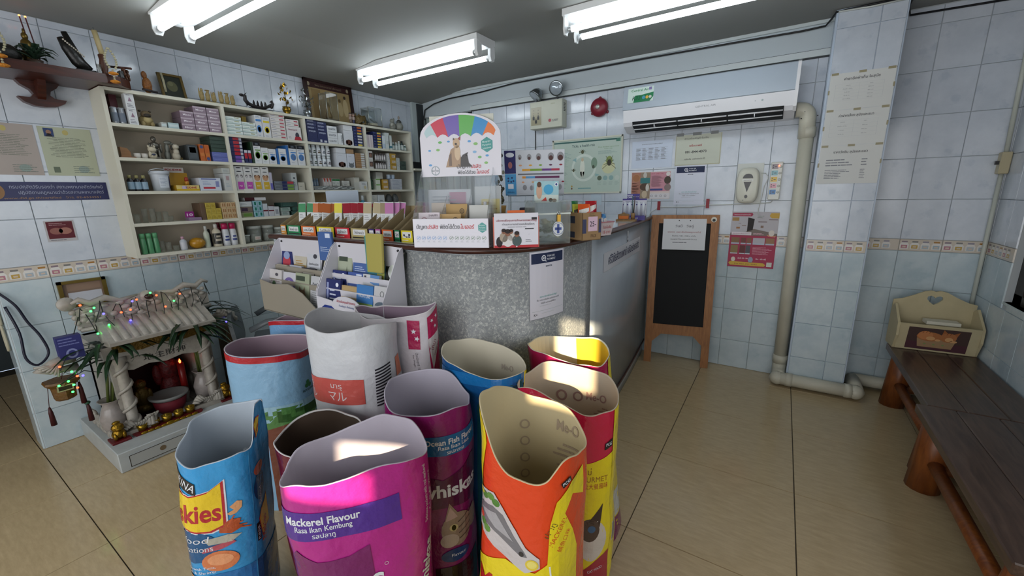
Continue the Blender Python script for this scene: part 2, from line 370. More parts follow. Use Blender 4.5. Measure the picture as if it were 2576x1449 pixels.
# recess wall and right wall with its window
wr = struct('wall_recess', G().box(.479, YR, 0, XR + .2, YR + .12, 2.42, grout)); tile_wall(wr, (0, YR, 0), 0, .48, XR, .469, 2.4)
WY0, WY1, WZ0, WZ1 = 1.2, 3.26, .76, 2.0
g = G()
g.box(XR, -1.9, 0, XR + .2, YR, WZ0, grout).box(XR, -1.9, WZ1, XR + .2, YR, 2.42, grout).box(XR, -1.9, WZ0, XR + .2, WY0, WZ1, grout).box(XR, WY1, WZ0, XR + .2, YR, WZ1, grout)
wrr = struct('wall_right', g)
for z0, z1, k in ROWS:
    a, b = max(z0, 0), min(z1, 2.4)
    n = 0
    while .0 + n * .2 < YR - .002:
        p, q = n * .2, min(YR, (n + 1) * .2); n += 1
        p2 = p
        if q > WY0 and b > WZ0 + .03 and a < WZ1 - .03:
            if p >= WY1 - .001: pass
            elif q <= WY0: pass
            elif p < WY0: q = WY0
            elif q > WY1: p2 = WY1
            else:
                if a < WZ0: b2 = WZ0
                else: continue
                if b2 - a < .02: continue
                o = bpy.data.objects.new('tile', tile_mesh(q - p, b2 - a, tile_lo, 'lo')); link(o, wrr); o.rotation_euler = (0, 0, R(-90)); o.location = (XR, q, a); continue
        if q - p2 < .02 or b - a < .02: continue
        o = bpy.data.objects.new('border_tile' if k == 'border' else 'tile', tile_mesh(q - p2, b - a, {'lo': tile_lo, 'hi': tile_hi, 'border': border_base}[k], k)); link(o, wrr); o.rotation_euler = (0, 0, R(-90)); o.location = (XR, q, a)
fr = mat('#1d1713', .4, name='dark_window_frame')
g = G(); g.box(XR + .03, WY0, WZ0, XR + .1, WY1, WZ0 + .05, fr).box(XR + .03, WY0, WZ1 - .05, XR + .1, WY1, WZ1, fr).box(XR + .03, WY0, WZ0, XR + .1, WY0 + .05, WZ1, fr).box(XR + .03, WY1 - .09, WZ0, XR + .1, WY1, WZ1, fr).box(XR + .03, 2.1, WZ0, XR + .1, 2.16, WZ1, fr)
w1 = struct('window_1', g)
G().box(XR + .06, WY0 + .05, WZ0 + .05, XR + .066, WY1 - .09, WZ1 - .05, mat('#6b6f78', .03, name='dim_window_glass', trans=.6)).build('pane', w1)
G().box(XR - .004, WY0 - .01, WZ0 - .012, XR + .03, WY1 + .012, WZ0, mat('#b8c6c4', .3)).build('window_sill', w1)
struct('wall_side_room', G().box(-5.5, -1.9, 0, -5.4, 3.9, 2.5, mat('#3c4548', .6)).box(-5.4, 3.8, 0, XL - .16, 3.9, 2.5, mat('#3c4548', .6)))
# unseen shop front wall behind the viewer, slits cut to place the sun patches
g = G(); sh = mat('#8d8f8c', .7, name='shopfront_wall')
SL = [(-.15, .07, 1.46, 1.57), (.40, .60, 1.76, 2.04), (.745, .765, 1.85, 2.36)]
xs = sorted({-5.5, 1.3} | {s for q in SL for s in q[:2]})
for i in range(len(xs) - 1):
    z = 0
    for q in SL:
        if abs(q[0] - xs[i]) < 1e-6: g.box(xs[i], -1.8, 0, xs[i + 1], -1.7, q[2], sh); z = q[3]
    g.box(xs[i], -1.8, z, xs[i + 1], -1.7, 2.5, sh)
struct('wall_front', g)
# ================================================================ ceiling lamps
white = mat('#e4e6e6', .35, name='white_enamel'); tube_m = mat('#eef8ff', .3, name='lit_fluorescent_glass', emit=9.5)
def lamp(label, x0, y0, x1):
    t = thing('fluorescent_lamp', label, 'ceiling lamp', ((x0 + x1) / 2, y0 + .075, 2.4), 0, 'twin tube ceiling lamps'); h = (x1 - x0) / 2
    zc = .004
    G().prism([(-.105, zc), (-.105, -.03), (-.04, -.055), (.04, -.055), (.105, -.03), (.105, zc)], -h - .02, h + .02, white, 'x').build('housing', t)
    for s in (-1, 1):
        tb = G().tube([(-h + .012, s * .075, -.1), (h - .012, s * .075, -.1)], .0165, tube_m, 14).build('tube', t)
        for e in (-1, 1):
            G().tube([(e * (h - .006), s * .075, -.1), (e * (h - .03), s * .075, -.1)], .0172, mat('#cfd4d6', .3, .6), 12).build('tube_cap', tb)
            g = G(); g.prism([(s * .05, -.03), (s * .1, -.03), (s * .102, -.1), (s * .09, -.128), (s * .06, -.128), (s * .048, -.1)][::s], e * h - .004 * 1, e * h + .016 * e + .002, white, 'x'); g.build('lamp_holder', t)
    for s in (-1, 1): G().lathe([(.004, -.058), (.004, -.054)], mat('#9aa', .3, 1), 8, (-h + .06, s * .012, 0)).build('screw', t)
lamp('twin tube fluorescent ceiling lamp nearest the left wall shelf', -2.985, 1.085, -1.79)
lamp('twin tube fluorescent ceiling lamp in the middle, shown whole', -2.985, 2.41, -1.80)
lamp('twin tube fluorescent ceiling lamp above the air conditioner, cut by the frame', -1.155, 2.42, .035)
# ================================================================ sheets of paper
def sheet(name, label, cat, org, ex, ey, w, h, col, draw=None, group=None, th=.0012, m=None, part='print', step=None):
    o, ex, ey = Vector(org), Vector(ex).normalized(), Vector(ey).normalized(); n = ex.cross(ey); m = m or paper(col)
    M = Matrix(((ex.x, -n.x, ey.x, o.x), (ex.y, -n.y, ey.y, o.y), (ex.z, -n.z, ey.z, o.z), (0, 0, 0, 1)))
    g = G().box(0, -th, 0, w, 0, h, m); r = g.build(name); r.matrix_world = M; tag(r, label, cat, group)
    if draw:
        d = D(); draw(d, w, h); p = d.build(part, r, lambda a, b, q: Vector((a, -th - q, b)))
    return r
BW = (1, 0, 0); UP = (0, 0, 1)
def on_back(name, label, cat, x0, z0, x1, z1, col, draw=None, off=.007, th=.0012, **k): return sheet(name, label, cat, (x0, YB - off, z0), BW, UP, x1 - x0, z1 - z0, col, draw, th=th, **k)
ink = '#2b2b33'; gry = '#7b7d84'
def tape(x, z, w, h, y, col='#a8a394', parent=None, rot=0):
    o = G().box(-w / 2, -.0006, -h / 2, w / 2, 0, h / 2, mat(col, .3, alpha=.75)).build('tape', parent); o.location = (x, y, z); o.rotation_euler = (0, rot, 0); return o
# tick poster in a thin frame
def d_tick(d, w, h):
    d.rect(.012, .012, w - .012, h - .012, '#b9c9bd', 0); d.rect(.012, h - .03, w - .05, h - .018, '#2c5c58', 1); d.rect(w - .055, h - .045, w - .018, h - .018, '#4d8270', 1)
    d.text('Ticks, a health risk', w * .46, h - .068, .022, '#3d5558', w=.215, bold=.01); d.text('Lyme disease:', .115, h - .115, .009, '#4f7f92'); d.text('a question due to bacteria', .115, h - .128, .007, '#4f7f92', w=.13)
    d.text('Many diseases transmitted', w - .12, h - .085, .009, '#6d8f5a', w=.18); d.text('by ticks in stage', w - .12, h - .099, .008, '#6d8f5a')
    d.bars(.045, h - .19, .19, h - .135, 6, '#8ba39d'); d.bars(w - .21, h - .14, w - .03, h - .11, 4, '#8ba39d')
    d.ring(w * .47, h * .47, .115, .02, '#d3ddd3', 1, 30); d.ell(w * .45, h * .46, .022, .075, '#dfe2d4', 2); d.ell(w * .45, h * .62, .012, .016, '#c9b79a', 3); d.rect(w * .45 - .02, h * .28, w * .45 - .004, h * .4, '#c3ccc0', 2); d.rect(w * .45 + .004, h * .28, w * .45 + .02, h * .4, '#c3ccc0', 2)
    for x, y, r in ((w * .45, h * .76, .017), (w * .32, h * .43, .013)):
        d.ell(x, y, r * .8, r, '#56583f', 3)
        for k in range(6): a = math.pi * (k + .5) / 6; d.line(x, y, x + r * 2 * math.cos(a) * (1 if k % 2 else 1), y + r * 1.9 * math.sin(a) - r * .6, .003, '#4b4d38', 2)
    d.ell(w * .62, h * .55, .028, .045, '#7f9a86', 2); d.ell(w * .61, h * .48, .012, .015, '#4e5a4a', 3)
    d.ell(w * .82, h * .46, .058, .052, '#cfd0a6', 1); d.ell(w * .83, h * .58, .028, .036, '#8a9a5a', 2); d.ell(w * .83, h * .54, .018, .026, '#3d3a30', 3)
    for k in range(8):
        s = -1 if k < 4 else 1; q = k % 4; d.line(w * .83, h * .54, w * .83 + s * (.03 + .01 * q), h * .54 + (.055 - .035 * q), .004, '#57593f', 2)
    for i, c in enumerate(('#5e6b58', '#8fb0ad', '#8fb0ad', '#c6cfc4')): d.ell(w * .7 + i * .052, h * .27, .02, .02, c, 2); d.bars(w * .7 + i * .052 - .02, h * .14, w * .7 + i * .052 + .02, h * .21, 5, '#9fb0a8', seed=i)
    for i in range(4): d.bars(.07, h * .17 + i * .075, .15, h * .25 + i * .075, 4, '#93aaa2', seed=i + 9); d.ell(.045, h * .21 + i * .075, .012, .02, '#9aa487', 2)
    d.rect(w * .39, h * .08, w * .58, h * .1, '#7fa9a8', 1); d.ell(.19, .06, .008, .008, '#b99a4e', 2); d.ell(.19, .04, .008, .008, '#7a5a3e', 2); d.bars(.05, .04, .15, .06, 2, '#93aaa2')
    d.poly([(w * .3, h * .62), (w * .36, h * .66), (w * .36, h * .58)], '#8fb5b5', 2); d.poly([(w * .64, h * .36), (w * .7, h * .33), (w * .64, h * .3)], '#8fb5b5', 2)
r = on_back('framed_poster', 'pale green poster about ticks in a thin cream frame on the wall', 'poster', -1.802, 1.373, -1.16, 1.833, '#a9bcae', d_tick, th=.006, m=mat('#b9c9bd', .25))
g = G(); fm = mat('#c9cbbb', .4)
for b in ((-.002, -.012, -.004, .644, 0, .009), (-.002, -.012, .451, .644, 0, .464), (-.004, -.012, -.004, .009, 0, .464), (.633, -.012, -.004, .646, 0, .464)): g.box(*b, fm)
g.build('frame', r)
def d_table(d, w, h):
    d.text('ตารางการตรวจรักษาสัตว์', w / 2, h * .86, .007, ink, w=w * .5)
    for j in range(6): d.line(w * .1, h * (.74 - .085 * j), w * .88, h * (.74 - .085 * j), .0008, gry, 1)
    for i in range(5):
        d.bars(w * (.11 + .155 * i), h * .3, w * (.23 + .155 * i), h * .74, 9, gry, seed=i)
on_back('notice_sheet', 'white sheet with a small printed timetable left of the phone number notice', 'paper', -1.08, 1.562, -.762, 1.771, '#ccd6e6', d_table)
def d_phone(d, w, h):
    d.text('ชำระผ่านบัญชี รับเงิน', w * .46, h * .85, .012, ink, w=.17); d.text('พร้อมเพย์', w * .45, h * .61, .014, '#b2444c', w=.09, bold=.01); d.text('081-844-4073', w * .46, h * .4, .018, ink, w=.15, bold=.012); d.text('เฉลิมชัย  เหล่าทรงประวัติ', w * .45, h * .18, .011, ink, w=.145)
    d.line(.004, .004, w - .004, .004, .004, '#b3ae90', 1); d.line(.004, .004, .004, h, .004, '#b9b59b', 1); d.line(w - .005, 0, w - .005, h, .005, '#b9b59b', 1)
r = on_back('notice_sheet', 'yellowed taped notice with a phone number in large print', 'paper', -.742, 1.568, -.421, 1.79, '#c8ccbc', d_phone)
for x, w in ((.03, .05), (.15, .06), (.27, .05)): tape(x, .226, w, .022, -.0015, '#8b8f90', r)
def d_photo(d, w, h):
    d.rect(.004, h * .02, w * .25, h * .98, '#b07a68', 1); d.rect(w * .25, h * .02, w * .5, h * .98, '#9a8672', 1); d.rect(w * .5, h * .28, w * .99, h * .98, '#c98f9c', 1); d.ell(w * .13, h * .78, .032, .032, '#b98a62', 2); d.ell(w * .13, h * .78, .028, .028, '#a9724e', 3)
    d.rect(w * .24, h * .58, w * .49, h * .78, '#3f7f80', 2); d.ell(w * .36, h * .88, .015, .022, '#c9c4bc', 3); d.ell(w * .36, h * .45, .04, .03, '#5a4638', 2); d.ell(w * .43, h * .42, .014, .03, '#d7d2c8', 3); d.ell(w * .36, h * .17, .022, .03, '#cbb79c', 3)
    d.ell(w * .93, h * .68, .026, .03, '#4d4238', 2); d.ell(w * .94, h * .42, .026, .026, '#8c7a78', 2); d.ell(w * .94, h * .9, .016, .016, '#e1dcd8', 3); d.rect(w * .5, h * .31, w * .82, h * .38, '#3d4b86', 2); d.rect(w * .5, h * .02, w * .99, h * .2, '#d7d3d6', 2); d.text('PET SPECIAL', w * .68, h * .9, .008, '#b24455', w=.1)
    d.bars(w * .53, h * .45, w * .84, h * .86, 10, '#e3c3ca'); d.bars(w * .03, h * .08, w * .22, h * .62, 9, '#d2a596', seed=4)
    for i in range(4): d.ring(w * (.55 + .115 * i), h * .11, .009, .003, '#7b7a80', 3, 12)
on_back('pet_flyer', 'pink and brown landscape flyer with pet photos beneath the timetable', 'flyer', -1.075, 1.317, -.764, 1.532, '#d8c9c4', d_photo)
def qr_body(d, w, h):
    s = w / .21; d.rect(.008 * s, h - .052 * s, w - .008 * s, h - .008 * s, '#1f2b4d', 1); x = w * .36; y = h - .03 * s
    d.ring(x, y, .013 * s, .004 * s, '#e6e9f0', 2, 16); d.line(x - .006 * s, y, x + .006 * s, y, .003 * s, '#e6e9f0', 2); d.line(x, y - .006 * s, x, y + .006 * s, .003 * s, '#e6e9f0', 2); d.line(x + .006 * s, y - .008 * s, x + .015 * s, y - .016 * s, .004 * s, '#e6e9f0', 2)
    d.text('THAI QR', w * .45, h - .027 * s, .009 * s, '#e6e9f0', al='L', bold=.008); d.text('PAYMENT', w * .45, h - .041 * s, .009 * s, '#e6e9f0', al='L', bold=.008)
    d.rect(w * .42, h * .765, w * .6, h * .785, '#5b6072', 1); d.text('PromptPay', w * .51, h * .768, .004 * s, '#e6e9f0', L=3)
    d.text('สแกน QR เพื่อโอนเข้าบัญชี', w / 2, h * .315, .0075 * s, '#5fb0a6', w=w * .5); d.text('ชื่อ: นาย เฉลิมชัย เหล่าทรงประวัติ', w / 2, h * .268, .0072 * s, '#5c6068', w=w * .66); d.text('บัญชี: xxx-x-x2928-x', w / 2, h * .22, .0075 * s, '#5c6068', w=w * .44)
    d.bars(w * .25, h * .175, w * .75, h * .2, 1, '#b9bcc4'); d.line(.01 * s, h * .115, w - .01 * s, h * .115, .001 * s, '#9aa', 1); d.text('K+', .02 * s, h * .045, .012 * s, '#3b3f48', al='L', bold=.01); d.bars(w * .3, h * .06, w * .9, h * .085, 1, '#c3c6cc')
r = on_back('payment_notice', 'white payment notice with a navy heading on the back wall', 'notice', -.73, 1.272, -.512, 1.566, '#d3d7e4', qr_body, m=mat('#d3d7e4', .25))
def d_pink(d, w, h):
    d.rect(0, .55 * h, w, h, '#bcb8bc', 0); d.poly([(0, h * .62), (w * .33, h * .645), (w * .5, h * .7), (w, h * .62), (w, .57 * h), (0, .57 * h)], '#7d7069', 1); d.poly([(w * .36, h * .65), (w * .36, h * .9), (w * .5, h * .875), (w * .48, h * .68)], '#2a2322', 2)
    d.poly([(w * .02, h * .98), (w * .44, h * .98), (w * .46, h * .95), (w * .43, h * .92), (w * .02, h * .92)], '#a93c56', 2); d.text('โรงแรมแมวและสุนัขฝากเลี้ยง', w * .23, h * .94, .008, '#f0e6e8', w=w * .36, L=3); d.poly([(w * .83, h * .98), (w, h * .98), (w, h * .89), (w * .85, h * .89), (w * .8, h * .93)], '#c9a24a', 2)
    for x0, y0, x1, y1, c in ((.02, .84, .17, .9, '#a98552'), (.58, .82, .76, .83, '#6b4a48'), (.8, .86, .98, .87, '#6b4a48'), (.16, .79, .22, .795, '#6b4a48'), (.24, .75, .33, .76, '#8a7468'), (.12, .7, .2, .73, '#a9754e'), (.64, .72, .7, .76, '#8c7468')): d.rect(w * x0, h * y0, w * x1, h * y1, c, 3)
    d.rect(0, 0, w, .58 * h, '#a83a56', 2); d.rect(.03 * w, h * .585, w * .46, h * .64, '#e2d9dc', 3); d.text('บริการรับฝากเลี้ยงดูแลอย่างดี', w * .245, h * .605, .006, '#8a4458', w=w * .38, L=4); d.bars(w * .5, h * .59, w * .78, h * .63, 2, '#e3b9c3', L=3); d.ell(w * .88, h * .63, .018, .022, '#d8cfc6', 4); d.poly([(w * .78, h * .6), (w * .98, h * .585), (w * .96, h * .56), (w * .82, h * .57)], '#c98a6e', 3)
    for x0, x1, c in ((.04, .22, '#8a6b4e'), (.25, .36, '#7a4a44'), (.38, .48, '#8a5f4c'), (.51, .76, '#b9b4bc'), (.78, .96, '#9a7458')): d.rect(w * x0, h * .42, w * x1, h * .54, c, 3); d.rect(w * x0, h * .42, w * x1, h * .445, '#b4bccb', 4)
    for x0, x1, c in ((.04, .2, '#8f7a54'), (.24, .36, '#6b3b3c'), (.37, .47, '#5a5a60')): d.rect(w * x0, h * .24, w * x1, h * .4, c, 3); d.rect(w * x0, h * .24, w * x1, h * .26, '#c4c8d0', 4)
    d.bars(w * .52, h * .24, w * .96, h * .38, 7, '#d9a3b0', L=3); d.poly([(w * .06, h * .03), (w * .8, h * .03), (w * .83, h * .06), (w * .78, h * .09), (w * .06, h * .1), (w * .02, h * .07)], '#d3ae4a', 3); d.rect(w * .85, h * .03, w * .96, h * .11, '#cfd3c9', 3)
    d.text('เริ่มต้น 350 - 500', w * .33, h * .15, .01, '#f0e6e8', w=w * .22, L=3, bold=.01); d.text('รับ - ส่ง ฟรี', w * .72, h * .15, .01, '#f0e6e8', w=w * .22, L=3, bold=.01); d.ell(w * .12, h * .14, .014, .018, '#dcd3c6', 3); d.ell(w * .5, h * .14, .016, .022, '#9aa0b4', 3); d.text('โทร 062-492-9995', w * .4, h * .05, .008, '#7a2c34', w=w * .5, L=4)
r = on_back('pet_hotel_poster', 'crimson portrait poster for a pet hotel beside the chalkboard', 'poster', -.306, .809, -.006, 1.219, '#a83a56', d_pink)
# small crumpled note low on the wall
on_back('small_note', 'small blank note stuck below the pet flyer', 'paper', -1.43, 1.27, -1.33, 1.36, '#bccbd6')
# price lists on the pillar
def price(title, rows):
    def f(d, w, h):
        d.text(title, w * .5, h * .8, .014, ink, w=w * .55, bold=.008)
        if rows < 7:
            for x in (.1, .48, .85): d.line(w * x, h * .25, w * x, h * .7, .0006, '#a9adb0', 1)
            for i in range(rows + 1): y = h * (.7 - .45 * i / rows); d.line(w * .1, y, w * .85, y, .0006, '#b9bcc0', 1)
            for i in range(rows):
                y = h * (.64 - .45 * i / rows); d.text(['รายการ', 'น้ำหนัก 1-5 กก.', '5-10 กก.', '10-20 กก.', '20 กก.ขึ้นไป'][i % 5], w * .3, y, .0055, gry); d.text(['ราคา', '500 บาท', '800 บาท', '900 บาท', '200 บาท'][i % 5], w * .66, y, .0055, gry)
        else:
            d.bars(w * .12, h * .45, w * .6, h * .66, 3, gry); d.bars(w * .12, h * .12, w * .55, h * .38, 6, gry, seed=5); d.bars(w * .7, h * .45, w * .8, h * .66, 3, gry, seed=6); d.bars(w * .7, h * .12, w * .8, h * .38, 6, gry, seed=7)
    return f
for lb, z0, z1, dr in (('top price sheet of three taped on the tiled pillar', 1.843, 2.05, price('ค่ายาฉีดผ่าเก็บ ในสุนัข', 5)), ('middle price sheet of three taped on the tiled pillar', 1.635, 1.842, price('ค่าฝากเลี้ยง สุนัขและแมว', 4)), ('lowest price sheet of three taped on the tiled pillar', 1.405, 1.634, price('ราคาวัคซีน สุนัขและแมว', 9))):
    r = sheet('price_list', lb, 'paper', (.168, YP - .007, z0), BW, UP, .3, z1 - z0, '#cfd0cc', dr, group='price sheets on the pillar')
    for x in (.02, .15, .28): tape(x, z1 - z0 - .002, .034, .013, -.002, '#a89f7e', r); 
    tape(.0, (z1 - z0) * .5, .008, .025, -.002, '#a89f7e', r); tape(.3, (z1 - z0) * .55, .008, .025, -.002, '#a89f7e', r)
# ================================================================ air conditioner
t = thing('air_conditioner', 'white split unit air conditioner high on the back wall', 'air conditioner', (0, 0, 0)); ac = mat('#dcdcdf', .3, name='white_ac_plastic'); acp = mat('#a9b4bf', .28, name='silver_front_panel', bump=(3, .03, (1, 1, 60)))
X0, X1 = -1.10, .004
prof = [(YB - .007, 2.165), (3.40, 2.165), (3.335, 2.14), (3.31, 1.98), (3.325, 1.895), (3.34, 1.868), (3.42, 1.83), (YB - .007, 1.83)]
G().prism(prof[::-1], X0, X1, ac, 'x').build('body', t)
G().prism([(3.34, 2.155), (3.328, 2.148), (3.303, 1.985), (3.312, 1.98)][::-1], X0 - .004, X1 - .012, acp, 'x').build('front_panel', t)
G().prism([(3.40, 2.172), (3.328, 2.15), (3.300, 1.98), (3.315, 1.888), (3.345, 1.862), (3.36, 1.862), (3.33, 1.9), (3.318, 1.98), (3.345, 2.14), (3.4, 2.16)][::-1], X1 - .012, X1 + .006, mat('#e2e2e4', .25), 'x').build('end_cap', t)
G().prism([(3.3205, 1.897), (3.335, 1.866), (3.415, 1.828), (3.42, 1.85), (3.345, 1.905)][::-1], X0 + .07, X1 - .06, mat('#15181b', .6), 'x').build('air_outlet', t)
for k in range(3):
    a = X0 + .075 + k * .325; G().tube([(a, 3.328, 1.872), (a + .315, 3.328, 1.872)], .005, ac, 6).tube([(a, 3.36, 1.845), (a + .315, 3.36, 1.845)], .004, ac, 6).box(a + .155, 3.327, 1.85, a + .16, 3.36, 1.876, ac).build('louvre', t)
d = D(); sl = mat('#cfe0d8', .3); d.rect(0, 0, .19, .105, sl, 0); d.text('Central Air', .09, .078, .017, gloss('#3f8f5c'), w=.13, bold=.01); d.poly([(.19, .062), (.19, .03), (.165, .0), (.045, .0), (.055, .05), (.1, .05)], gloss('#2f7d52'), 1); d.text('R32', .065, .018, .028, gloss('#2d5c46'), w=.06, bold=.01, shear=.2, L=3); d.ell(.12, .03, .012, .012, gloss('#4f9ab0'), 2); d.ell(.145, .03, .011, .011, gloss('#d9b04a'), 2); d.ell(.168, .03, .01, .01, gloss('#c9cfc6'), 2); d.rect(.155, .08, .175, .1, gloss('#8a7fb0'), 1)
ey = Vector((0, 3.328 - 3.303, 2.148 - 1.985)).normalized(); d.build('energy_label', t, flat((X0 + .03, 3.3075, 2.03), (1, 0, 0), ey), eps=.0006)
ey = Vector((0, -.015, .085)).normalized(); D().text('CENTRAL AIR', 0, 0, .012, gloss('#8b8f94'), w=.13).build('logo', t, flat((-.52, 3.3148, 1.945), (1, 0, 0), ey)); D().ell(0, 0, .006, .006, gloss('#9aa'), 1).ell(-.04, .0, .004, .004, gloss('#b8bcc0'), 1).build('indicator', t, flat((-.18, 3.3148, 1.945), (1, 0, 0), ey))
# drain pipes
pipe_m = mat('#c2bfae', .4, name='cream_plastic_pipe', bump=(8, .05), vary=.06)
def arc(c, r, a0, a1, n, ax): return [tuple(c[i] + (r * math.cos(R(a0 + (a1 - a0) * k / n)) * ax[0][i] + r * math.sin(R(a0 + (a1 - a0) * k / n)) * ax[1][i]) for i in range(3)) for k in range(n + 1)]
t = thing('drain_pipe', 'cream plastic pipe running from the air conditioner down and round the pillar', 'pipe')
G().tube([(.012, 3.45, 1.88), (.02, 3.45, 1.88)] + arc((.03, 3.45, 1.83), .05, 90, 0, 6, ((1, 0, 0), (0, 0, 1))) + [(.085, 3.45, 1.7)], .046, pipe_m, 14).build('elbow', t)
G().tube([(.087, 3.45, 1.74), (.107, 3.45, .12)], .041, pipe_m, 16).build('down_pipe', t)
for z in (1.735, .16): G().tube([(.088 + (1.735 - z) * .0125, 3.45, z + .03), (.088 + (1.735 - z) * .0125, 3.45, z - .03)], .047, pipe_m, 16).build('socket', t)
G().tube([(.108, 3.45, .13), (.108, 3.44, .075), (.108, 3.40, .06), (.108, 3.34, .055)], .044, pipe_m, 14).build('elbow', t)
G().tube([(.09, 3.325, .055), (.54, 3.325, .055)], .043, pipe_m, 16).build('floor_pipe', t)
for x in (.1, .54): G().ball((x, 3.325, .055), .048, pipe_m, 14).build('elbow', t)
for x in (.17, .5): G().tube([(x - .02, 3.325, .055), (x + .02, 3.325, .055)], .047, pipe_m, 16).build('socket', t)
G().tube([(.545, 3.32, .055), (.545, 3.55, .06)], .043, pipe_m, 14).build('floor_pipe', t); G().tube([(.55, 3.56, .06), (1.05, 3.56, .06)], .04, pipe_m, 14).build('floor_pipe', t)
for x, z in ((.06, 1.86), (.13, 1.83), (.045, 1.82)): G().ball((x, 3.408, z), .004, mat('#26221e', .6), 6).build('bolt', t)
# ================================================================ emergency lamp, bell, dispenser, power strip
t = thing('emergency_light', 'cream emergency light box with two round lamp heads on the wall', 'emergency light'); cr = mat('#bdbfae', .4, name='cream_steel')
G().box(-1.99, 3.42, 1.94, -1.672, YB - .007, 2.166, cr, bev=.004).build('box', t)
d = D(); d.rect(.012, .03, .115, .18, gloss('#9a9478'), 1); 
for x, y in ((.04, .155), (.085, .155), (.04, .13), (.085, .13)): d.ell(x, y, .004, .004, gloss('#3b3b36'), 2)
for x, y in ((.038, .09), (.085, .09), (.062, .06)): d.rect(x - .01, y - .014, x + .01, y + .014, gloss('#1d1f20'), 2); d.rect(x - .004, y + .014, x + .004, y + .028, gloss('#4a4a44'), 2)
d.ell(.2, .06, .014, .014, gloss('#a3404a'), 1); d.text('SUNNY', .222, .05, .02, gloss('#5b5560'), al='L', w=.06); d.rect(.21, .19, .25, .2, gloss('#a8a990'), 1); d.build('control_panel', t, on_y(3.42, -1.99, 1.94), eps=.0008)
for k in range(6): G().box(-1.673, 3.45, 2.07 + k * .012, -1.671, 3.485, 2.076 + k * .012, mat('#3a3b36', .6)).build('vent_slot', t)
ch = mat('#8b9296', .15, .9, name='lamp_chrome')
for x, y, z, d3 in ((-1.93, 3.43, 2.225, (-.35, -.55, -.75)), (-1.73, 3.43, 2.255, (.15, -.85, -.3))):
    q = Vector((0, 0, 1)).rotation_difference(Vector(d3).normalized()).to_matrix().to_4x4(); M = Matrix.Translation((x, y, z)) @ q
    h = G().lathe([(.0, -.055), (.03, -.05), (.052, -.02), (.06, .012), (.062, .02), (.056, .022)], ch, 20, M=M).build('lamp_head', t)
    G().lathe([(.055, .016), (.05, .024), (.0, .03)], mat('#aeb9c2', .08, .3, name='lamp_lens'), 20, M=M, cap=False).build('lens', h)
    G().tube([(x, y, z - .04), (x + .005, 3.45, 2.16)], .008, mat('#4a4d50', .4, .6), 8).build('neck', t)
t = thing('alarm_bell', 'dark red round alarm bell on the tiled wall', 'bell'); rd = mat('#7c2030', .35, name='red_enamel')
M = Matrix.Translation((-1.365, YB - .007, 2.065)) @ Matrix.Rotation(R(90), 4, 'X')
G().lathe([(.066, 0), (.066, .012), (.04, .016)], rd, 20, M=M).build('base', t); G().lathe([(.074, .014), (.074, .03), (.066, .048), (.03, .06), (0, .062)], rd, 24, M=M).build('gong', t); G().lathe([(.018, .06), (.016, .066), (0, .067)], mat('#b9c0b8', .3, .5), 14, M=M).build('hub', t)
for a in (90, 210, 330): G().ball((-1.365 + .075 * math.cos(R(a)), YB - .014, 2.065 + .075 * math.sin(R(a))), (.014, .008, .014), rd, 8).build('lug', t)
t = thing('soap_dispenser', 'white oval automatic dispenser with a black pictogram on the wall', 'dispenser'); iv = mat('#d6d5c6', .25, name='ivory_plastic')
o = G().box(-.3, 3.508, 1.28, -.135, 3.513, 1.56, mat('#c6c9c2', .3, name='clear_plate')).build('back_plate', t)
pts = []
for k in range(28):
    a = 2 * math.pi * k / 28; pts.append((-.222 + .07 * abs(math.cos(a)) ** .6 * (1 if math.cos(a) > 0 else -1), 1.405 + .125 * abs(math.sin(a)) ** .6 * (1 if math.sin(a) > 0 else -1)))
g = G(); ins = lambda f: [((-.222) + (p[0] + .222) * f, 1.405 + (p[1] - 1.405) * f) for p in pts]
rings = [(pts, 3.508), (pts, 3.45), (ins(.93), 3.432), (ins(.8), 3.426)]; vs = [(p[0], y, p[1]) for q, y in rings for p in q]; n = 28
fs = [(i * n + k, i * n + n + k, i * n + n + (k + 1) % n, i * n + (k + 1) % n)[::-1] for i in range(3) for k in range(n)] + [tuple(range(3 * n, 4 * n))]
g.add(vs, fs, iv, True).build('body', t)
d = D(); bk = gloss('#17181a'); d.ell(0, .05, .032, .032, bk, 1, 16, 0, 180); d.rect(-.034, .03, .034, .046, gloss('#d9d9d2'), 1); d.text('แอลกอฮอล์ 4%', 0, .034, .006, bk, w=.05); d.poly([(-.024, .026), (.024, .026), (.0, -.045)], bk, 1); d.ell(-.002, -.075, .01, .012, bk, 1); d.ell(-.018, -.1, .003, .003, bk, 1); d.build('pictogram', t, on_y(3.4255, -.222, 1.405))
t = thing('power_strip', 'white extension socket strip with coloured outlets mounted upright on the wall', 'power strip')
G().box(-.092, 3.478, 1.305, -.022, YB - .007, 1.56, mat('#d5d6ce', .3), bev=.004).build('body', t)
for i, c in enumerate(('#8a7f86', '#7fb3bd', '#e0b83c', '#d99aa8', '#3a78b4')):
    z = 1.53 - i * .043; d = D(); d.rect(-.02, -.016, .018, .016, gloss(c), 1); d.rect(-.014, .003, -.009, .011, gloss('#26282b'), 2); d.rect(-.014, -.011, -.009, -.003, gloss('#26282b'), 2); d.rect(-.003, -.003, .01, .002, gloss('#26282b'), 2); d.build('outlet', t, on_y(3.478, -.066, z))
    G().ball((-.035, 3.478, z - .002), (.009, .004, .009), mat('#c3c4bd', .3), 10).build('switch_button', t)
G().ball((-.045, 3.476, 1.533), .005, mat('#ff5a3c', .3, emit=6, name='red_pilot_light'), 8).build('pilot_light', t)
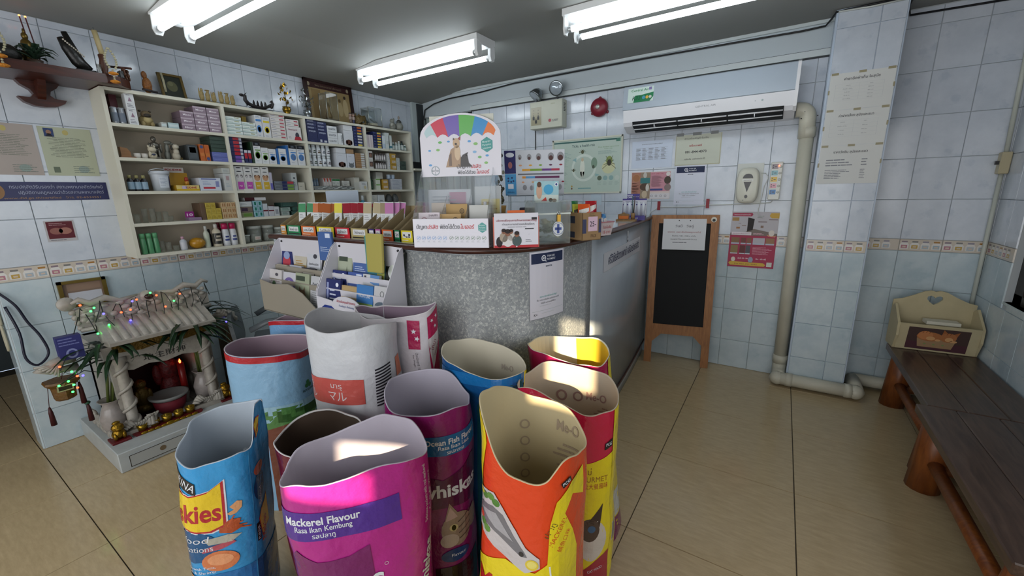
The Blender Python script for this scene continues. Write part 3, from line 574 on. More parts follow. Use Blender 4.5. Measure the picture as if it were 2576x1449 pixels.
# cables
cw = mat('#c9cdc9', .4, name='white_cable'); cb = mat('#17171a', .4, name='black_cable')
t = thing('power_cable', 'thin white cable running along the wall from the socket strip to the counter', 'cable')
G().tube([(-.06, YB - .012, 1.3), (-.07, YB - .012, 1.285), (-.2, YB - .012, 1.274), (-.48, YB - .012, 1.268), (-.6, YB - .012, 1.252), (-.84, YB - .012, 1.252), (-.9, YB - .02, 1.21), (-.93, YB - .025, 1.12), (-.94, YB - .03, .95)], .0035, cw, 6).build('cord', t)
for x, z in ((-.84, 1.262), (-.479, 1.279)): G().box(x - .011, YB - .017, z - .035, x + .011, YB - .008, z + .035, mat('#8c1f2b', .4, name='red_tape')).build('red_tape', t)
tag(G().tube([(-.145, 3.47, 1.49), (-.12, 3.5, 1.488), (-.1, 3.505, 1.46), (-.12, 3.505, 1.4), (-.13, 3.505, 1.3), (-.14, 3.505, 1.24), (-.135, 3.5, 1.2), (-.11, 3.495, 1.175), (-.14, 3.495, 1.18), (-.1, 3.49, 1.19)], .0025, cw, 6).build('dispenser_cord'), 'thin white cord hanging from the wall dispenser over the pet hotel poster', 'cable')
tag(G().tube([(-2.3, 2.14, 1.19)] and [(-3.3, YB - .03, 1.5), (-3.33, YB - .035, 1.8), (-3.36, YB - .04, 2.0), (-3.36, YB - .04, 2.15), (-3.33, YB - .035, 2.27), (-3.2, YB - .035, 2.315), (-3.0, YB - .035, 2.34), (-2.6, YB - .035, 2.345), (-2.2, YB - .035, 2.37), (-1.6, YB - .035, 2.372), (-1.0, YB - .035, 2.372), (-.4, YB - .035, 2.366), (0, YB - .035, 2.36), (.11, YB - .035, 2.365), (.135, 3.44, 2.385), (.15, 3.36, 2.394), (.3, 3.352, 2.396), (.49, 3.352, 2.398), (.495, 3.5, 2.397), (.52, 3.6, 2.37), (.8, 3.605, 2.365), (1.06, 3.605, 2.36)], .006, cb, 6).build('ceiling_cable'), 'black cable clipped along the top of the back wall and over the pillar', 'cable')
tag(G().tube([(-1.985, YB - .011, 1.95), (-1.985, YB - .011, 1.5)], .004, cb, 6).build('lamp_cable'), 'short black cable dropping from the emergency light box', 'cable')
tag(G().tube([(.16, 3.355, 2.392), (.31, 3.352, 2.385), (.475, 3.352, 2.39)], .005, cw, 6).build('white_ceiling_cable'), 'short white cable along the top of the pillar', 'cable')
# conduit and switch in the right corner
t = thing('wall_switch', 'yellowed isolator switch box on a white conduit in the right corner', 'switch'); yl = mat('#b3a98a', .4, name='yellowed_plastic')
G().box(1.02, 3.56, 1.44, 1.062, 3.613, 1.56, yl, bev=.004).build('box', t); G().box(1.005, 3.575, 1.492, 1.02, 3.59, 1.512, mat('#1b1a1c', .4)).build('lever', t)
G().tube([(1.045, 3.6, 1.56), (1.025, 3.6, 2.37)], .011, mat('#bcc0b6', .4), 8).build('conduit', t); G().tube([(1.045, 3.6, 1.44), (1.053, 3.6, .5)], .011, mat('#bcc0b6', .4), 8).build('conduit', t)
# ================================================================ chalkboard
def _wd(c0, c1, sc=(1, 1, 14), rough=.45):
    def b(N, l, p, nt):
        tc = N('ShaderNodeTexCoord'); mp = N('ShaderNodeMapping'); mp.inputs['Scale'].default_value = sc; l(tc.outputs['Object'], mp.inputs[0]); n = N('ShaderNodeTexNoise', Scale=5.0, Detail=6.0, Distortion=1.2); l(mp.outputs[0], n.inputs['Vector']); r = ramp(N('ShaderNodeValToRGB'), (.3, c0), (.7, c1)); l(n.outputs[0], r.inputs[0]); l(r.outputs[0], p.inputs['Base Color'])
    return node_mat('wood_' + c0.strip('#'), b, rough)
pine = _wd('#8a5a30', '#a9713f', (12, 12, 1.2)); 
t = thing('chalkboard', 'tall black chalkboard in a wooden frame leaning against the back wall', 'chalkboard', (-.60, 3.34, 0), R(12))
tl = Matrix.Rotation(R(-6.0), 4, 'X')
def cbx(a, n, b=None): return a.build(n, t)
for s in (-1, 1): G().box(s * .215 - .028, -.012, 0, s * .215 + .028, .012, 1.2, pine, tl).build('side_rail', t)
G().box(-.187, -.011, 1.135, .187, .011, 1.2, pine, tl).build('top_rail', t); G().box(-.187, -.011, .245, .187, .011, .325, pine, tl).build('bottom_rail', t)
for s in (-1, 1): G().prism([(s * .187, .245), (s * .187, .175), (s * .12, .245)][::-s], -.009, .009, pine, 'y', tl).build('bracket', t)
G().box(-.19, -.004, .325, .19, .004, 1.14, mat('#0e1012', .75, name='black_chalkboard'), tl).build('board', t)
g = G().box(-.155, -.0175, .93, .155, -.0135, 1.17, mat('#cfd0d2', .3), tl); p = g.build('paper_notice', t)
d = D(); d.text('วันนี้   วันคู่', 0, 1.105, .018, ink, w=.13); d.text('งดตรวจ  เฉพาะฟังเมืองพญาบาลตัวร์', 0, 1.062, .012, '#a3444c', w=.24); d.text('ให้บริการ  9.00 - 19.00 น. เท่านั้น', 0, 1.033, .01, ink, w=.17); d.text('พบแพทย์ ที่ โทร นอกเวลานัด ดีๆ หมอ', 0, 1.008, .009, ink, w=.19); d.bars(-.08, .98, .08, .994, 1, gry); d.ell(-.04, 1.157, .004, .004, ink, 1); d.ell(.04, 1.157, .004, .004, ink, 1)
d.build('lettering', t, lambda a, b, h: tl @ Vector((a, -.0178 - h, b)))
D().ell(.205, 1.165, .02, .02, '#d8d3c3', 1).ell(.205, 1.16, .011, .011, '#33383c', 2).build('sticker', t, lambda a, b, h: tl @ Vector((a, -.0125 - h, b)))
# ================================================================ bench and letter box
dark = _wd('#3a2a22', '#5a463a', (9, 1.0, 9), .3); log = _wd('#6a3616', '#8f5222', (8, 8, 1.2), .4)
def bench(label, y0, y1, x0, x1, legs):
    t = thing('wooden_bench', label, 'bench', ((x0 + x1) / 2, (y0 + y1) / 2, 0), 0, 'log legged benches'); w = (x1 - x0) / 2; h = (y1 - y0) / 2
    for k in range(3):
        a = -w + 2 * w * k / 3; G().box(a + .0006, -h, .36, a + 2 * w / 3 - .0006, h, .40, dark, bev=.004).build('seat_plank', t)
    for s in (-1, 1):
        for q in (-1, 1): G().tube([(s * (w - .075), q * (h - .075) + .05, 0), (s * (w - .085), q * (h - .07), .361)], [.064, .06], log, 14).build('leg', t)
        G().tube([(s * (w - .08), -h + .08, .16), (s * (w - .08), h - .08, .16)], .026, log, 10).build('stretcher', t)
        G().tube([(-w + .08, s * (h - .075), .14), (w - .08, s * (h - .075), .14)], .026, log, 10).build('cross_stretcher', t)
    return t
bench('dark topped bench with log legs under the letter box', 2.475, 3.40, .66, 1.055, 0)
bench('dark topped bench with log legs nearest the viewer, by the side window', 1.475, 2.47, .62, 1.02, 0)
t = thing('letter_box', 'cream wooden letter box with a heart cut-out and kitten picture on the bench', 'letter box', (.86, 3.36, .401), R(4)); cm = mat('#b5a987', .5, name='cream_paint', bump=(14, .1), vary=.05)
W2 = .19; pts = [(-W2, 0), (W2, 0), (W2, .28), (.15, .29), (.1, .315), (.05, .345), (.02, .352), (0, .345), (-.02, .352), (-.05, .345), (-.1, .315), (-.15, .29), (-W2, .28)]
hp = [(.0, .262), (.02, .278), (.036, .298), (.034, .314), (.02, .32), (.006, .314), (0, .306), (-.006, .314), (-.02, .32), (-.034, .314), (-.036, .298), (-.02, .278)]
bm = bmesh.new(); bo = [bm.verts.new((a, .1, b)) for a, b in pts]; bh = [bm.verts.new((a, .1, b)) for a, b in hp]
es = [bm.edges.new((bo[i], bo[(i + 1) % len(bo)])) for i in range(len(bo))] + [bm.edges.new((bh[i], bh[(i + 1) % len(bh)])) for i in range(len(bh))]
bmesh.ops.triangle_fill(bm, use_beauty=True, edges=es); ex = bmesh.ops.extrude_face_region(bm, geom=bm.faces[:]); bmesh.ops.translate(bm, verts=[v for v in ex['geom'] if isinstance(v, bmesh.types.BMVert)], vec=(0, .012, 0)); bmesh.ops.recalc_face_normals(bm, faces=bm.faces[:])
me = bpy.data.meshes.new('back_board'); bm.to_mesh(me); bm.free(); me.materials.append(cm); o = bpy.data.objects.new('back_board', me); link(o, t)
for s in (-1, 1): G().prism([(-.02, 0), (.1, 0), (.1, .24), (.06, .265), (-.05, .17), (-.055, .09)], s * W2 - (.012 if s > 0 else 0), s * W2 + (0 if s > 0 else .012), cm, 'x').build('side_board', t)
G().prism([(-.03, .002), (-.018, .002), (-.043, .17), (-.055, .17)], -W2 + .012, W2 - .012, cm, 'x').build('front_board', t)
G().box(-.05, -.01, .165, .1, .06, .185, mat('#c9c6b6', .5)).build('letter', t); G().box(-W2 + .012, -.02, 0, W2 - .012, .1, .012, cm).build('bottom_board', t)
fb = flat((0, -.03, .002), (1, 0, 0), (0, -.025, .168)); d = D(); d.rect(-.135, .012, .135, .152, '#43302c', 1); d.rect(-.135, .012, .135, .06, '#4a2730', 2); d.poly([(-.08, .028), (.07, .028), (.082, .085), (-.09, .085)], '#9a7d5c', 3); d.ell(-.035, .098, .058, .03, '#a5683c', 4); d.ell(-.055, .105, .034, .028, '#b9794a', 5); d.ell(.045, .102, .036, .03, '#a5683c', 5); d.poly([(.015, .118), (.02, .15), (.042, .126)], '#96592f', 4); d.poly([(.06, .124), (.09, .142), (.08, .105)], '#96592f', 4); d.ell(-.03, .088, .02, .013, '#c99866', 6); d.ell(.05, .09, .018, .014, '#c99866', 6); d.ell(.07, .08, .016, .007, '#c99866', 6); d.ell(.002, .08, .012, .007, '#c99866', 6)
for x in (-.05, -.01, .03): d.ell(x, .05, .006, .005, '#7a8a54', 5)
for x, y in ((-.07, .118), (-.055, .122), (-.04, .12), (.035, .12), (.05, .12)): d.line(x, y, x + .004, y + .012, .003, '#7a4424', 6)
d.line(-.135, .012, .135, .012, .002, '#1d1613', 2); d.build('kitten_picture', t, fb, eps=.0006)
# ================================================================ service counter
CT = 1.186
def spline(P, n=6):
    out = []; P = [Vector(p) for p in P]
    for i in range(len(P) - 1):
        a, b, c, d = P[max(i - 1, 0)], P[i], P[i + 1], P[min(i + 2, len(P) - 1)]
        for k in range(n):
            t = k / n; out.append(.5 * ((2 * b) + (c - a) * t + (2 * a - 5 * b + 4 * c - d) * t * t + (3 * b - a - 3 * c + d) * t ** 3))
    return out + [P[-1]]
EDGE = [Vector((-2.42, 1.215))] + spline([(-1.5, 1.215), (-1.2, 1.206), (-1.035, 1.207), (-.92, 1.262), (-.80, 1.39), (-.735, 1.66), (-.755, 2.2), (-.80, 2.8), (-.85, 3.3), (-.872, 3.505)], 6)
def offset(P, d):
    out = []
    for i, p in enumerate(P):
        t = (P[min(i + 1, len(P) - 1)] - P[max(i - 1, 0)]).normalized(); out.append(p + Vector((-t.y, t.x)) * d)
    return out
def _flake(N, l, p, nt):
    tc = N('ShaderNodeTexCoord'); n0 = N('ShaderNodeTexNoise', Scale=110.0, Detail=2.0); l(tc.outputs['Object'], n0.inputs['Vector']); ad = N('ShaderNodeMix', data_type='VECTOR'); ad.inputs[0].default_value = .02; l(tc.outputs['Object'], ad.inputs[4]); l(n0.outputs['Color'], ad.inputs[5])
    v = N('ShaderNodeTexVoronoi', Scale=150.0, Randomness=1.0); l(ad.outputs[1], v.inputs['Vector']); sx = N('ShaderNodeSeparateColor'); l(v.outputs['Color'], sx.inputs[0]); r = ramp(N('ShaderNodeValToRGB'), (.0, '#878b8e'), (.5, '#969a9b'), (.78, '#a3a6a5'), (.92, '#bcbebb')); l(sx.outputs[0], r.inputs[0]); l(r.outputs[0], p.inputs['Base Color'])
flake = node_mat('speckled_grey_laminate', _flake, .3); side_lam = mat('#a3abb2', .22, name='grey_side_laminate', vary=.04)
brown = _wd('#2e1813', '#4a2a20', (3, 3, 20), .3)
t = thing('service_counter', 'curved reception counter faced in speckled grey laminate with a brown edge', 'counter')
bo = offset(EDGE, .028); bi = offset(EDGE, .06)
def wall_strip(P, Q, z0, z1, m, name, a=0, b=None):
    P, Q = P[a:b], Q[a:b]; g = G(); n = len(P); vs = [(p.x, p.y, z) for z in (z0, z1) for p in P] + [(p.x, p.y, z) for z in (z0, z1) for p in Q]
    fs = [(i, i + 1, n + i + 1, n + i) for i in range(n - 1)] + [(2 * n + i, 3 * n + i, 3 * n + i + 1, 2 * n + i + 1) for i in range(n - 1)] + [(n + i, n + i + 1, 3 * n + i + 1, 3 * n + i) for i in range(n - 1)] + [(i, 2 * n + i, 2 * n + i + 1, i + 1) for i in range(n - 1)] + [(0, n, 3 * n, 2 * n), (n - 1, 3 * n - 1, 4 * n - 1, 2 * n - 1)]
    g.add(vs, fs, m, False)
    for i in range(2 * (n - 1)): g.sm[i] = True
    return g.build(name, t)
K = next(i for i, p in enumerate(EDGE) if p.y > 1.85)
wall_strip(bo, bi, .1, 1.16, flake, 'front_panel', 0, K + 1); wall_strip(bo, bi, .1, 1.16, side_lam, 'side_panel', K)
wall_strip(offset(EDGE, .036), bi, 0, .1, side_lam, 'plinth'); wall_strip(offset(EDGE, .022), offset(EDGE, .04), .095, .115, brown, 'plinth_strip')
inner = offset(EDGE, .5)
# edge moulding (half-round) and worktop
g = G(); n = len(EDGE); pr = [(0.018, 1.158), (.002, 1.162), (-.004, 1.172), (.0, 1.182), (.016, 1.187)]
rows = [[(p.x, p.y, z) for p in offset(EDGE, o)] for o, z in pr]; g.add([v for r_ in rows for v in r_], [(j * n + i, j * n + i + 1, j * n + n + i + 1, j * n + n + i) for j in range(len(pr) - 1) for i in range(n - 1)], brown, True); g.build('edge_moulding', t)
wt = mat('#a9b6bd', .12, name='glossy_pale_worktop', vary=.05)
a = offset(EDGE, .014); inn = [(-2.42, 1.72), (-1.32, 1.72), (-1.25, 1.76), (-1.22, 1.85), (-1.3, 3.505)]
G().prism([(p.x, p.y) for p in a] + inn[::-1], 1.158, CT, wt, 'z').build('worktop', t)
G().prism([(-2.42, 1.70), (-1.34, 1.70), (-1.27, 1.74), (-1.24, 1.83), (-1.32, 3.505), (-1.34, 3.505), (-1.26, 1.85), (-1.33, 1.72), (-2.42, 1.72)], 0, 1.158, side_lam, 'z').build('back_panel', t); G().box(-2.42, 1.24, 0, -2.395, 1.72, 1.158, side_lam).build('end_panel', t)
# notices on the counter face
def edge_at(f, off=.0):
    """point and right-hand tangent on the counter face at arc fraction f"""
    L = [0]
    for i in range(1, len(bo)): L.append(L[-1] + (bo[i] - bo[i - 1]).length)
    s = f * L[-1] if f <= 1 else f; i = max(j for j in range(len(L)) if L[j] <= s + 1e-9); i = min(i, len(bo) - 2); k = (s - L[i]) / (L[i + 1] - L[i]); p = bo[i].lerp(bo[i + 1], k); tg = (bo[i + 1] - bo[i]).normalized(); return p + Vector((tg.y, -tg.x)) * off, tg
def near(x, y):
    best = min(range(200), key=lambda k: (edge_at(k / 200)[0] - Vector((x, y))).length); return best / 200
def curved_sheet(name, label, cat, s0, z0, w, h, m, draw):
    L = sum((bo[i] - bo[i - 1]).length for i in range(1, len(bo)))
    def fn(a, b, q): p, tg = edge_at((s0 * L + a) / L, .0015 + q); return Vector((p.x, p.y, z0 + b))
    g = G(); k = 8; vs = [fn(w * i / k, h * j, 0) for j in (0, 1) for i in range(k + 1)] + [fn(w * i / k, h * j, -.001) for j in (0, 1) for i in range(k + 1)]; n = k + 1
    g.add(vs, [(i, i + 1, n + i + 1, n + i) for i in range(k)] + [(2 * n + i, 3 * n + i, 3 * n + i + 1, 2 * n + i + 1) for i in range(k)], m, True); r_ = g.build(name); tag(r_, label, cat); d = D(); draw(d, w, h); d.build('print', r_, fn, .03); return r_
def corner_qr(d, w, h): d.rect(-.003, -.003, w + .003, h + .003, '#8f9299', -1); d.rect(0, 0, w, h, mat('#d9d8e2', .25), 0); qr_body(d, w, h)
curved_sheet('payment_notice', 'white payment notice with a navy heading stuck on the curved counter front', 'notice', near(-.83, 1.40), .872, .2, .282, mat('#d9d8e2', .25), corner_qr)
curved_sheet('name_strip', 'long white strip with black lettering on the counter side near the chalkboard', 'sign', near(-.765, 2.12), .955, .95, .105, mat('#d0d3da', .3), lambda d, w, h: d.text('ศรีวิชัยสัตวแพทย์ คลินิกรักษาสัตว์', w * .52, h * .3, .05, '#3d4260', w=w * .86, bold=.012))
curved_sheet('small_sticker', 'small white sticker under the counter edge near its far end', 'sticker', near(-.785, 2.62), 1.06, .03, .075, mat('#d3d6da', .3), lambda d, w, h: d.rect(.004, .006, w - .004, .018, '#2b3040', 1).rect(.006, .03, w - .006, .04, '#8a90a0', 1))
# ================================================================ leaflet display with round-topped header
t = thing('leaflet_display', 'white pet parasite leaflet stand with an umbrella header on the counter', 'display stand', (-1.195, 1.145, CT), R(22)); bw = mat('#d4d3dc', .35, name='white_card'); clear = mat('#dfe6ea', .05, name='clear_acrylic', trans=.92, alpha=.45)
G().box(0, 0, 0, .3, .012, .11, bw).build('front_board', t); G().box(0, .012, 0, .3, .2, .006, bw).build('base', t)
for x in (0.001, .295): G().prism([(0, 0), (.2, 0), (.2, .3), (.12, .3), (.004, .12)], x, x + .004, clear, 'x').build('side_panel', t)
for x in (.1, .2): G().prism([(.012, .006), (.13, .006), (.13, .2), (.02, .1)], x, x + .003, clear, 'x').build('divider', t)
G().box(0, .13, .006, .3, .134, .3, clear).build('back_panel', t)
hd = [(0.002, .27), (.33, .27), (.33, .42)] + [(.166 + .164 * math.cos(R(a_)), .42 + .085 * math.sin(R(a_))) for a_ in range(10, 175, 12)] + [(.002, .42)]
G().prism(hd, .12, .128, bw, 'y').build('header', t); G().box(.04, .135, .3, .3, .139, .5, mat('#c6c8bd', .5)).build('spare_header', t)
d = D(); cols = ('#a9c4c9', '#c0304a', '#6a58a8', '#5aa850', '#2f86c0', '#d8702a'); cx_, cy_ = .166, .425
for i, c in enumerate(cols):
    a0, a1 = 168 - i * 26, 168 - (i + 1) * 26; x0, x1 = cx_ + .135 * math.cos(R(a0)), cx_ + .135 * math.cos(R(a1))
    top = [(cx_ + .148 * math.cos(R(a0 + (a1 - a0) * k / 5)), cy_ - .005 + .078 * math.sin(R(a0 + (a1 - a0) * k / 5))) for k in range(6)]
    mx0 = .03 + i * .0455; bot = [(mx0 + .0455 * k / 4, .418 + .012 * math.sin(math.pi * k / 4)) for k in range(5)]; d.poly(bot + top[::-1], gloss(c), 1)
d.poly([(.105, .305), (.175, .305), (.165, .36), (.15, .385), (.128, .372)], gloss('#a08468'), 1); d.ell(.152, .395, .014, .019, gloss('#b99c7c'), 2); d.poly([(.138, .405), (.14, .416), (.147, .41)], gloss('#4a3a32'), 3); d.poly([(.158, .412), (.17, .42), (.168, .404)], gloss('#8a3a34'), 3); d.ell(.15, .392, .005, .004, gloss('#2b2320'), 3); d.poly([(.118, .31), (.13, .31), (.13, .36), (.12, .35)], gloss('#6b5647'), 2); d.ell(.155, .36, .012, .03, gloss('#c4ab8c'), 2); d.poly([(.165, .305), (.215, .305), (.2, .32), (.195, .35), (.178, .352), (.168, .34)], gloss('#2b2728'), 3); d.poly([(.192, .345), (.198, .36), (.182, .353)], gloss('#2b2728'), 3)
for x, y, c, r_ in ((.085, .4, '#5aa850', .008), (.12, .402, '#4a90c8', .006), (.205, .4, '#4a90c8', .007), (.23, .39, '#7ab060', .009), (.04, .37, '#4a90c8', .006), (.075, .372, '#7ab060', .008), (.225, .36, '#7aa8d0', .008), (.245, .34, '#6aa860', .008), (.275, .345, '#4a90c8', .007), (.04, .315, '#4a90c8', .007), (.27, .318, '#7ab060', .008)): d.ell(x, y, r_, r_ * .6, gloss(c), 1, 10)
hexa = lambda x, y, r_: [(x + r_ * math.cos(R(30 + 60 * k)), y + r_ * 1.1 * math.sin(R(30 + 60 * k))) for k in range(6)]
d.poly(hexa(.275, .385, .026), gloss('#2a8a86'), 1)
for k, s in enumerate(('Bayer', 'Parasite', 'Solutions')): d.text(s, .275, .394 - k * .012, .007, gloss('#cfe6e4'), w=.034, rot=8)
d.ring(.06, .293, .018, .003, gloss('#8a9aa0'), 1); d.text('BAYER', .06, .29, .006, gloss('#6a7a80'), w=.028)
for k, s in enumerate('BAYER'): d.text(s, .06, .302 - k * .006, .005, gloss('#6a7a80'))
d.text('ปัญหา', .205, .3, .014, gloss(ink), al='R', w=.055, bold=.008); d.text('ปรสิต', .208, .3, .014, gloss('#b8232f'), al='L', w=.04, bold=.012, shear=.15); d.text('พิชิตได้ด้วย', .225, .278, .013, gloss(ink), al='R', w=.072, bold=.008); d.text('ไบเออร์', .228, .278, .014, gloss('#b8232f'), al='L', w=.052, bold=.012, shear=.15)
d.build('header_print', t, on_y(.12))
d = D(); d.text('ปัญหา', .014, .072, .016, gloss(ink), al='L', w=.043, bold=.008); d.text('ปรสิต', .059, .072, .016, gloss('#b8232f'), al='L', w=.042, bold=.012, shear=.15); d.text('พิชิตได้ด้วย', .11, .072, .016, gloss(ink), al='L', w=.078, bold=.008); d.text('ไบเออร์', .19, .072, .016, gloss('#b8232f'), al='L', w=.054, bold=.012, shear=.15); d.poly(hexa(.277, .076, .018), gloss('#2a8a86'), 1)
for k, s in enumerate(('Bayer', 'Parasite', 'Solutions')): d.text(s, .277, .083 - k * .009, .005, gloss('#cfe6e4'), w=.024)
for k in range(13):
    x = .02 + k * .0215 + (.005 if k > 5 else 0); c = '#6a9ad0' if k < 6 else '#5a7a5a'; d.ring(x, .037, .008, .001, gloss(c), 1, 16); d.line(x - .004, .035, x + .004, .039, .003, gloss(c), 2); d.bars(x - .007, .02, x + .007, .026, 2, gloss('#a8acb4'))
d.build('front_print', t, on_y(0))
def leaf(label, w, h, loc, rz, tilt, col, draw, group='leaflets on the counter', th=.004, name='leaflet'):
    r_ = G().box(-w / 2, 0, 0, w / 2, th, h, paper(col)).build(name); r_.location = loc; r_.rotation_euler = (R(tilt), 0, rz); tag(r_, label, 'leaflet', group); d = D(); draw(d, w, h); d.build('print', r_, lambda a, b, q: Vector((a - w / 2, -q, b))); return r_
M22 = Matrix.Translation((-1.195, 1.145, CT)) @ Matrix.Rotation(R(22), 4, 'Z')
def inD(x, y, z): return M22 @ Vector((x, y, z))
def bay(c): return lambda d, w, h: (d.ring(w * .75, h * .82, .01, .0025, c, 1, 18), d.line(w * .75 - .008, h * .82, w * .75 + .008, h * .82, .002, c, 1), d.line(w * .75, h * .82 - .008, w * .75, h * .82 + .008, .002, c, 1))
def d_tan(d, w, h): bay('#5a4a38')(d, w, h); d.text('โปรแกรมควบคุมปรสิต', w * .46, h * .6, .007, '#5a7a9a', w=w * .7); d.text('ป้องกันหัวใจและผิว', w * .5, h * .5, .008, '#7a7a3a', w=w * .75); d.poly([(w * .15, 0), (w, 0), (w, h * .3), (w * .2, h * .25)], '#c8742c', 1)
leaf('pale sachet leaflet standing at the back left of the leaflet stand', .08, .16, inD(.075, .1, .008), R(22), -6, '#b8b0a8', lambda d, w, h: (bay('#6a645e')(d, w, h), d.text('โปรแกรมพาราสิตคุมปรสิต', w * .5, h * .6, .008, '#8a3a44', w=w * .8), d.rect(.003, h * .28, w - .003, h * .42, '#3a302c', 1)))
leaf('white leaflet with dark red trial packs at the front left of the stand', .088, .125, inD(.05, .03, .008), R(22), -8, '#cfc6cc', lambda d, w, h: (d.ring(w * .27, h * .72, .016, .002, '#7a2438', 1, 20), d.text('SNAPPY', w * .7, h * .88, .008, '#5a5058'), d.rect(.006, h * .5, w * .45, h * .54, '#7a2438', 1), d.rect(w * .55, h * .2, w * .75, h * .7, '#6a2034', 1), d.rect(w * .15, 0, w * .27, h * .4, '#7a2438', 1), d.rect(w * .35, 0, w * .48, h * .45, '#7a2438', 1)))
leaf('tan leaflet standing behind another tan one in the stand', .088, .155, inD(.148, .085, .008), R(22), -5, '#b3935f', d_tan)
leaf('tan leaflet at the front middle of the leaflet stand', .088, .118, inD(.135, .035, .008), R(22), -8, '#bd9c68', d_tan)
leaf('plain white card at the right of the leaflet stand', .078, .15, inD(.247, .06, .008), R(22), -5, '#bfc0bc', lambda d, w, h: d.line(0, h * .66, w, h * .66, .001, '#aaaba8', 1))
leaf('white printed form standing behind the leaflet stand', .18, .22, inD(.1, .145, .0), R(22), -3, '#b9bcc2', lambda d, w, h: (d.rect(w * .5, h * .6, w * .9, h * .95, '#a87a90', 1), d.bars(w * .1, h * .4, w * .8, h * .9, 8, '#8f959e', L=2)))
leaf('white sheet with a yellow panel behind the leaflet stand on the right', .11, .23, inD(.262, .15, .0), R(22), -3, '#bcc0c2', lambda d, w, h: (d.rect(w * .25, h * .45, w * .95, h * .78, '#c9bd82', 1), d.text('โปรแกรมพาราสิต', w * .6, h * .5, .009, ink, w=w * .6), d.bars(w * .3, h * .58, w * .9, h * .74, 3, '#a8803a', L=2)))
# ================================================================ donation box
t = thing('donation_box', 'clear donation box with a photo of four people on its front', 'donation box', (-.893, 1.262, CT), R(37)); fw_ = mat('#7a4a3a', .4)
G().box(0, .01, 0, .165, .13, .125, mat('#b99a94', .2, name='pinkish_clear_plastic', trans=.5, alpha=.8), bev=.004).build('box', t); G().box(-.004, .0, .0, .169, .006, .115, mat('#c96a58', .4)).build('frame', t); G().box(.0, -.004, .004, .165, 0, .128, bw).build('front_card', t)
d = D(); d.text('บริจาคเพื่อทุนการศึกษาของพวกหนู', .083, .098, .007, '#8a2a3a', w=.15, bold=.01); d.text('ท่านสามารถช่วยเหลือเด็กๆ', .09, .084, .007, ink, w=.12); d.bars(.05, .074, .16, .08, 1, gry); d.rect(0, .0, .165, .01, '#b03038', 1); d.ell(.083, .005, .003, .003, '#e0d0d0', 2); d.rect(.14, .103, .16, .112, '#2b2b30', 1)
for x, y, r_, c in ((.035, .04, .016, '#a89a88'), (.063, .042, .014, '#c9c4bc'), (.05, .028, .021, '#d8d6d4'), (.084, .026, .018, '#4a5a5a')): d.ell(x, y, r_, r_ * 1.15, c, 2); d.ell(x, y + r_ * 1.35, r_ * .52, r_ * .62, '#8a5f4a', 3); d.ell(x, y + r_ * 1.6, r_ * .52, r_ * .4, '#2a2220', 4)
d.ell(.018, .022, .012, .02, '#2b2628', 1); d.ring(.13, .05, .001, .0005, ink, 1, 6); d.rect(.115, .068, .148, .072, ink, 1); d.bars(.117, .02, .146, .032, 2, gry)
d.build('poster_print', t, on_y(-.004)); d = D(); d.rect(.05, .117, .115, .126, '#c8602c', 1); d.build('orange_label', t, on_y(-.0015, 0, .012))
# clear collection box with banknotes and padlock
t = thing('collection_box', 'clear acrylic collection box with round top full of banknotes', 'donation box', (-.80, 1.402, CT), R(48)); ac_ = mat('#cdd6cf', .06, name='acrylic_sheet', trans=.85, alpha=.35)
pr = [(0, 0), (.12, 0), (.12, .12)] + [(.06 + .06 * math.cos(R(a_)), .12 + .055 * math.sin(R(a_))) for a_ in range(0, 181, 20)][1:]
pr = [(.0, .0), (.13, 0)] + [(.13 - .05 + .05 * math.cos(R(a_)), .12 + .05 * math.sin(R(a_))) for a_ in range(0, 91, 15)] + [(.0, .17)]
for x in (0, .146): G().prism(pr[::-1] if 0 else pr, x, x + .004, ac_, 'x').build('side_panel', t)
G().box(0, .0, .0, .15, .004, .12, ac_).build('front_panel', t); G().box(0, .126, 0, .15, .13, .17, ac_).build('back_panel', t)
g = G(); cv = [(.05 - .05 * math.cos(R(a_)), .12 + .05 * math.sin(R(a_))) for a_ in range(0, 91, 15)] + [(.13, .17)]
g.add([(x, y, z) for x in (0, .15) for y, z in cv], [(i, i + 1, len(cv) + i + 1, len(cv) + i)[::-1] for i in range(len(cv) - 1)], ac_, True); g.build('rounded_lid', t)
G().box(.0, -.002, .116, .15, .002, .122, mat('#c3ccc4', .15)).build('lid_strip', t); G().box(.09, -.012, .088, .104, -.002, .115, mat('#b08a3a', .3, .8, name='brass')).build('padlock', t); G().tube([(.092, -.007, .113), (.092, -.007, .125), (.097, -.007, .13), (.102, -.007, .125), (.102, -.007, .113)], .0015, mat('#b9bcc0', .2, 1), 6).build('shackle', t)
D().ell(.098, .06, .024, .03, gloss('#d3d8da'), 1).ring(.098, .06, .024, .002, gloss('#3a4a7a'), 2).rect(.093, .042, .103, .078, gloss('#2b4590'), 2).rect(.084, .055, .112, .065, gloss('#2b4590'), 2).build('cross_sticker', t, on_y(-.0005))
rr = random.Random(3); nm = [mat('#8a9a84', .7), mat('#a3ad98', .7), mat('#76856f', .7), mat('#b3b49c', .7)]
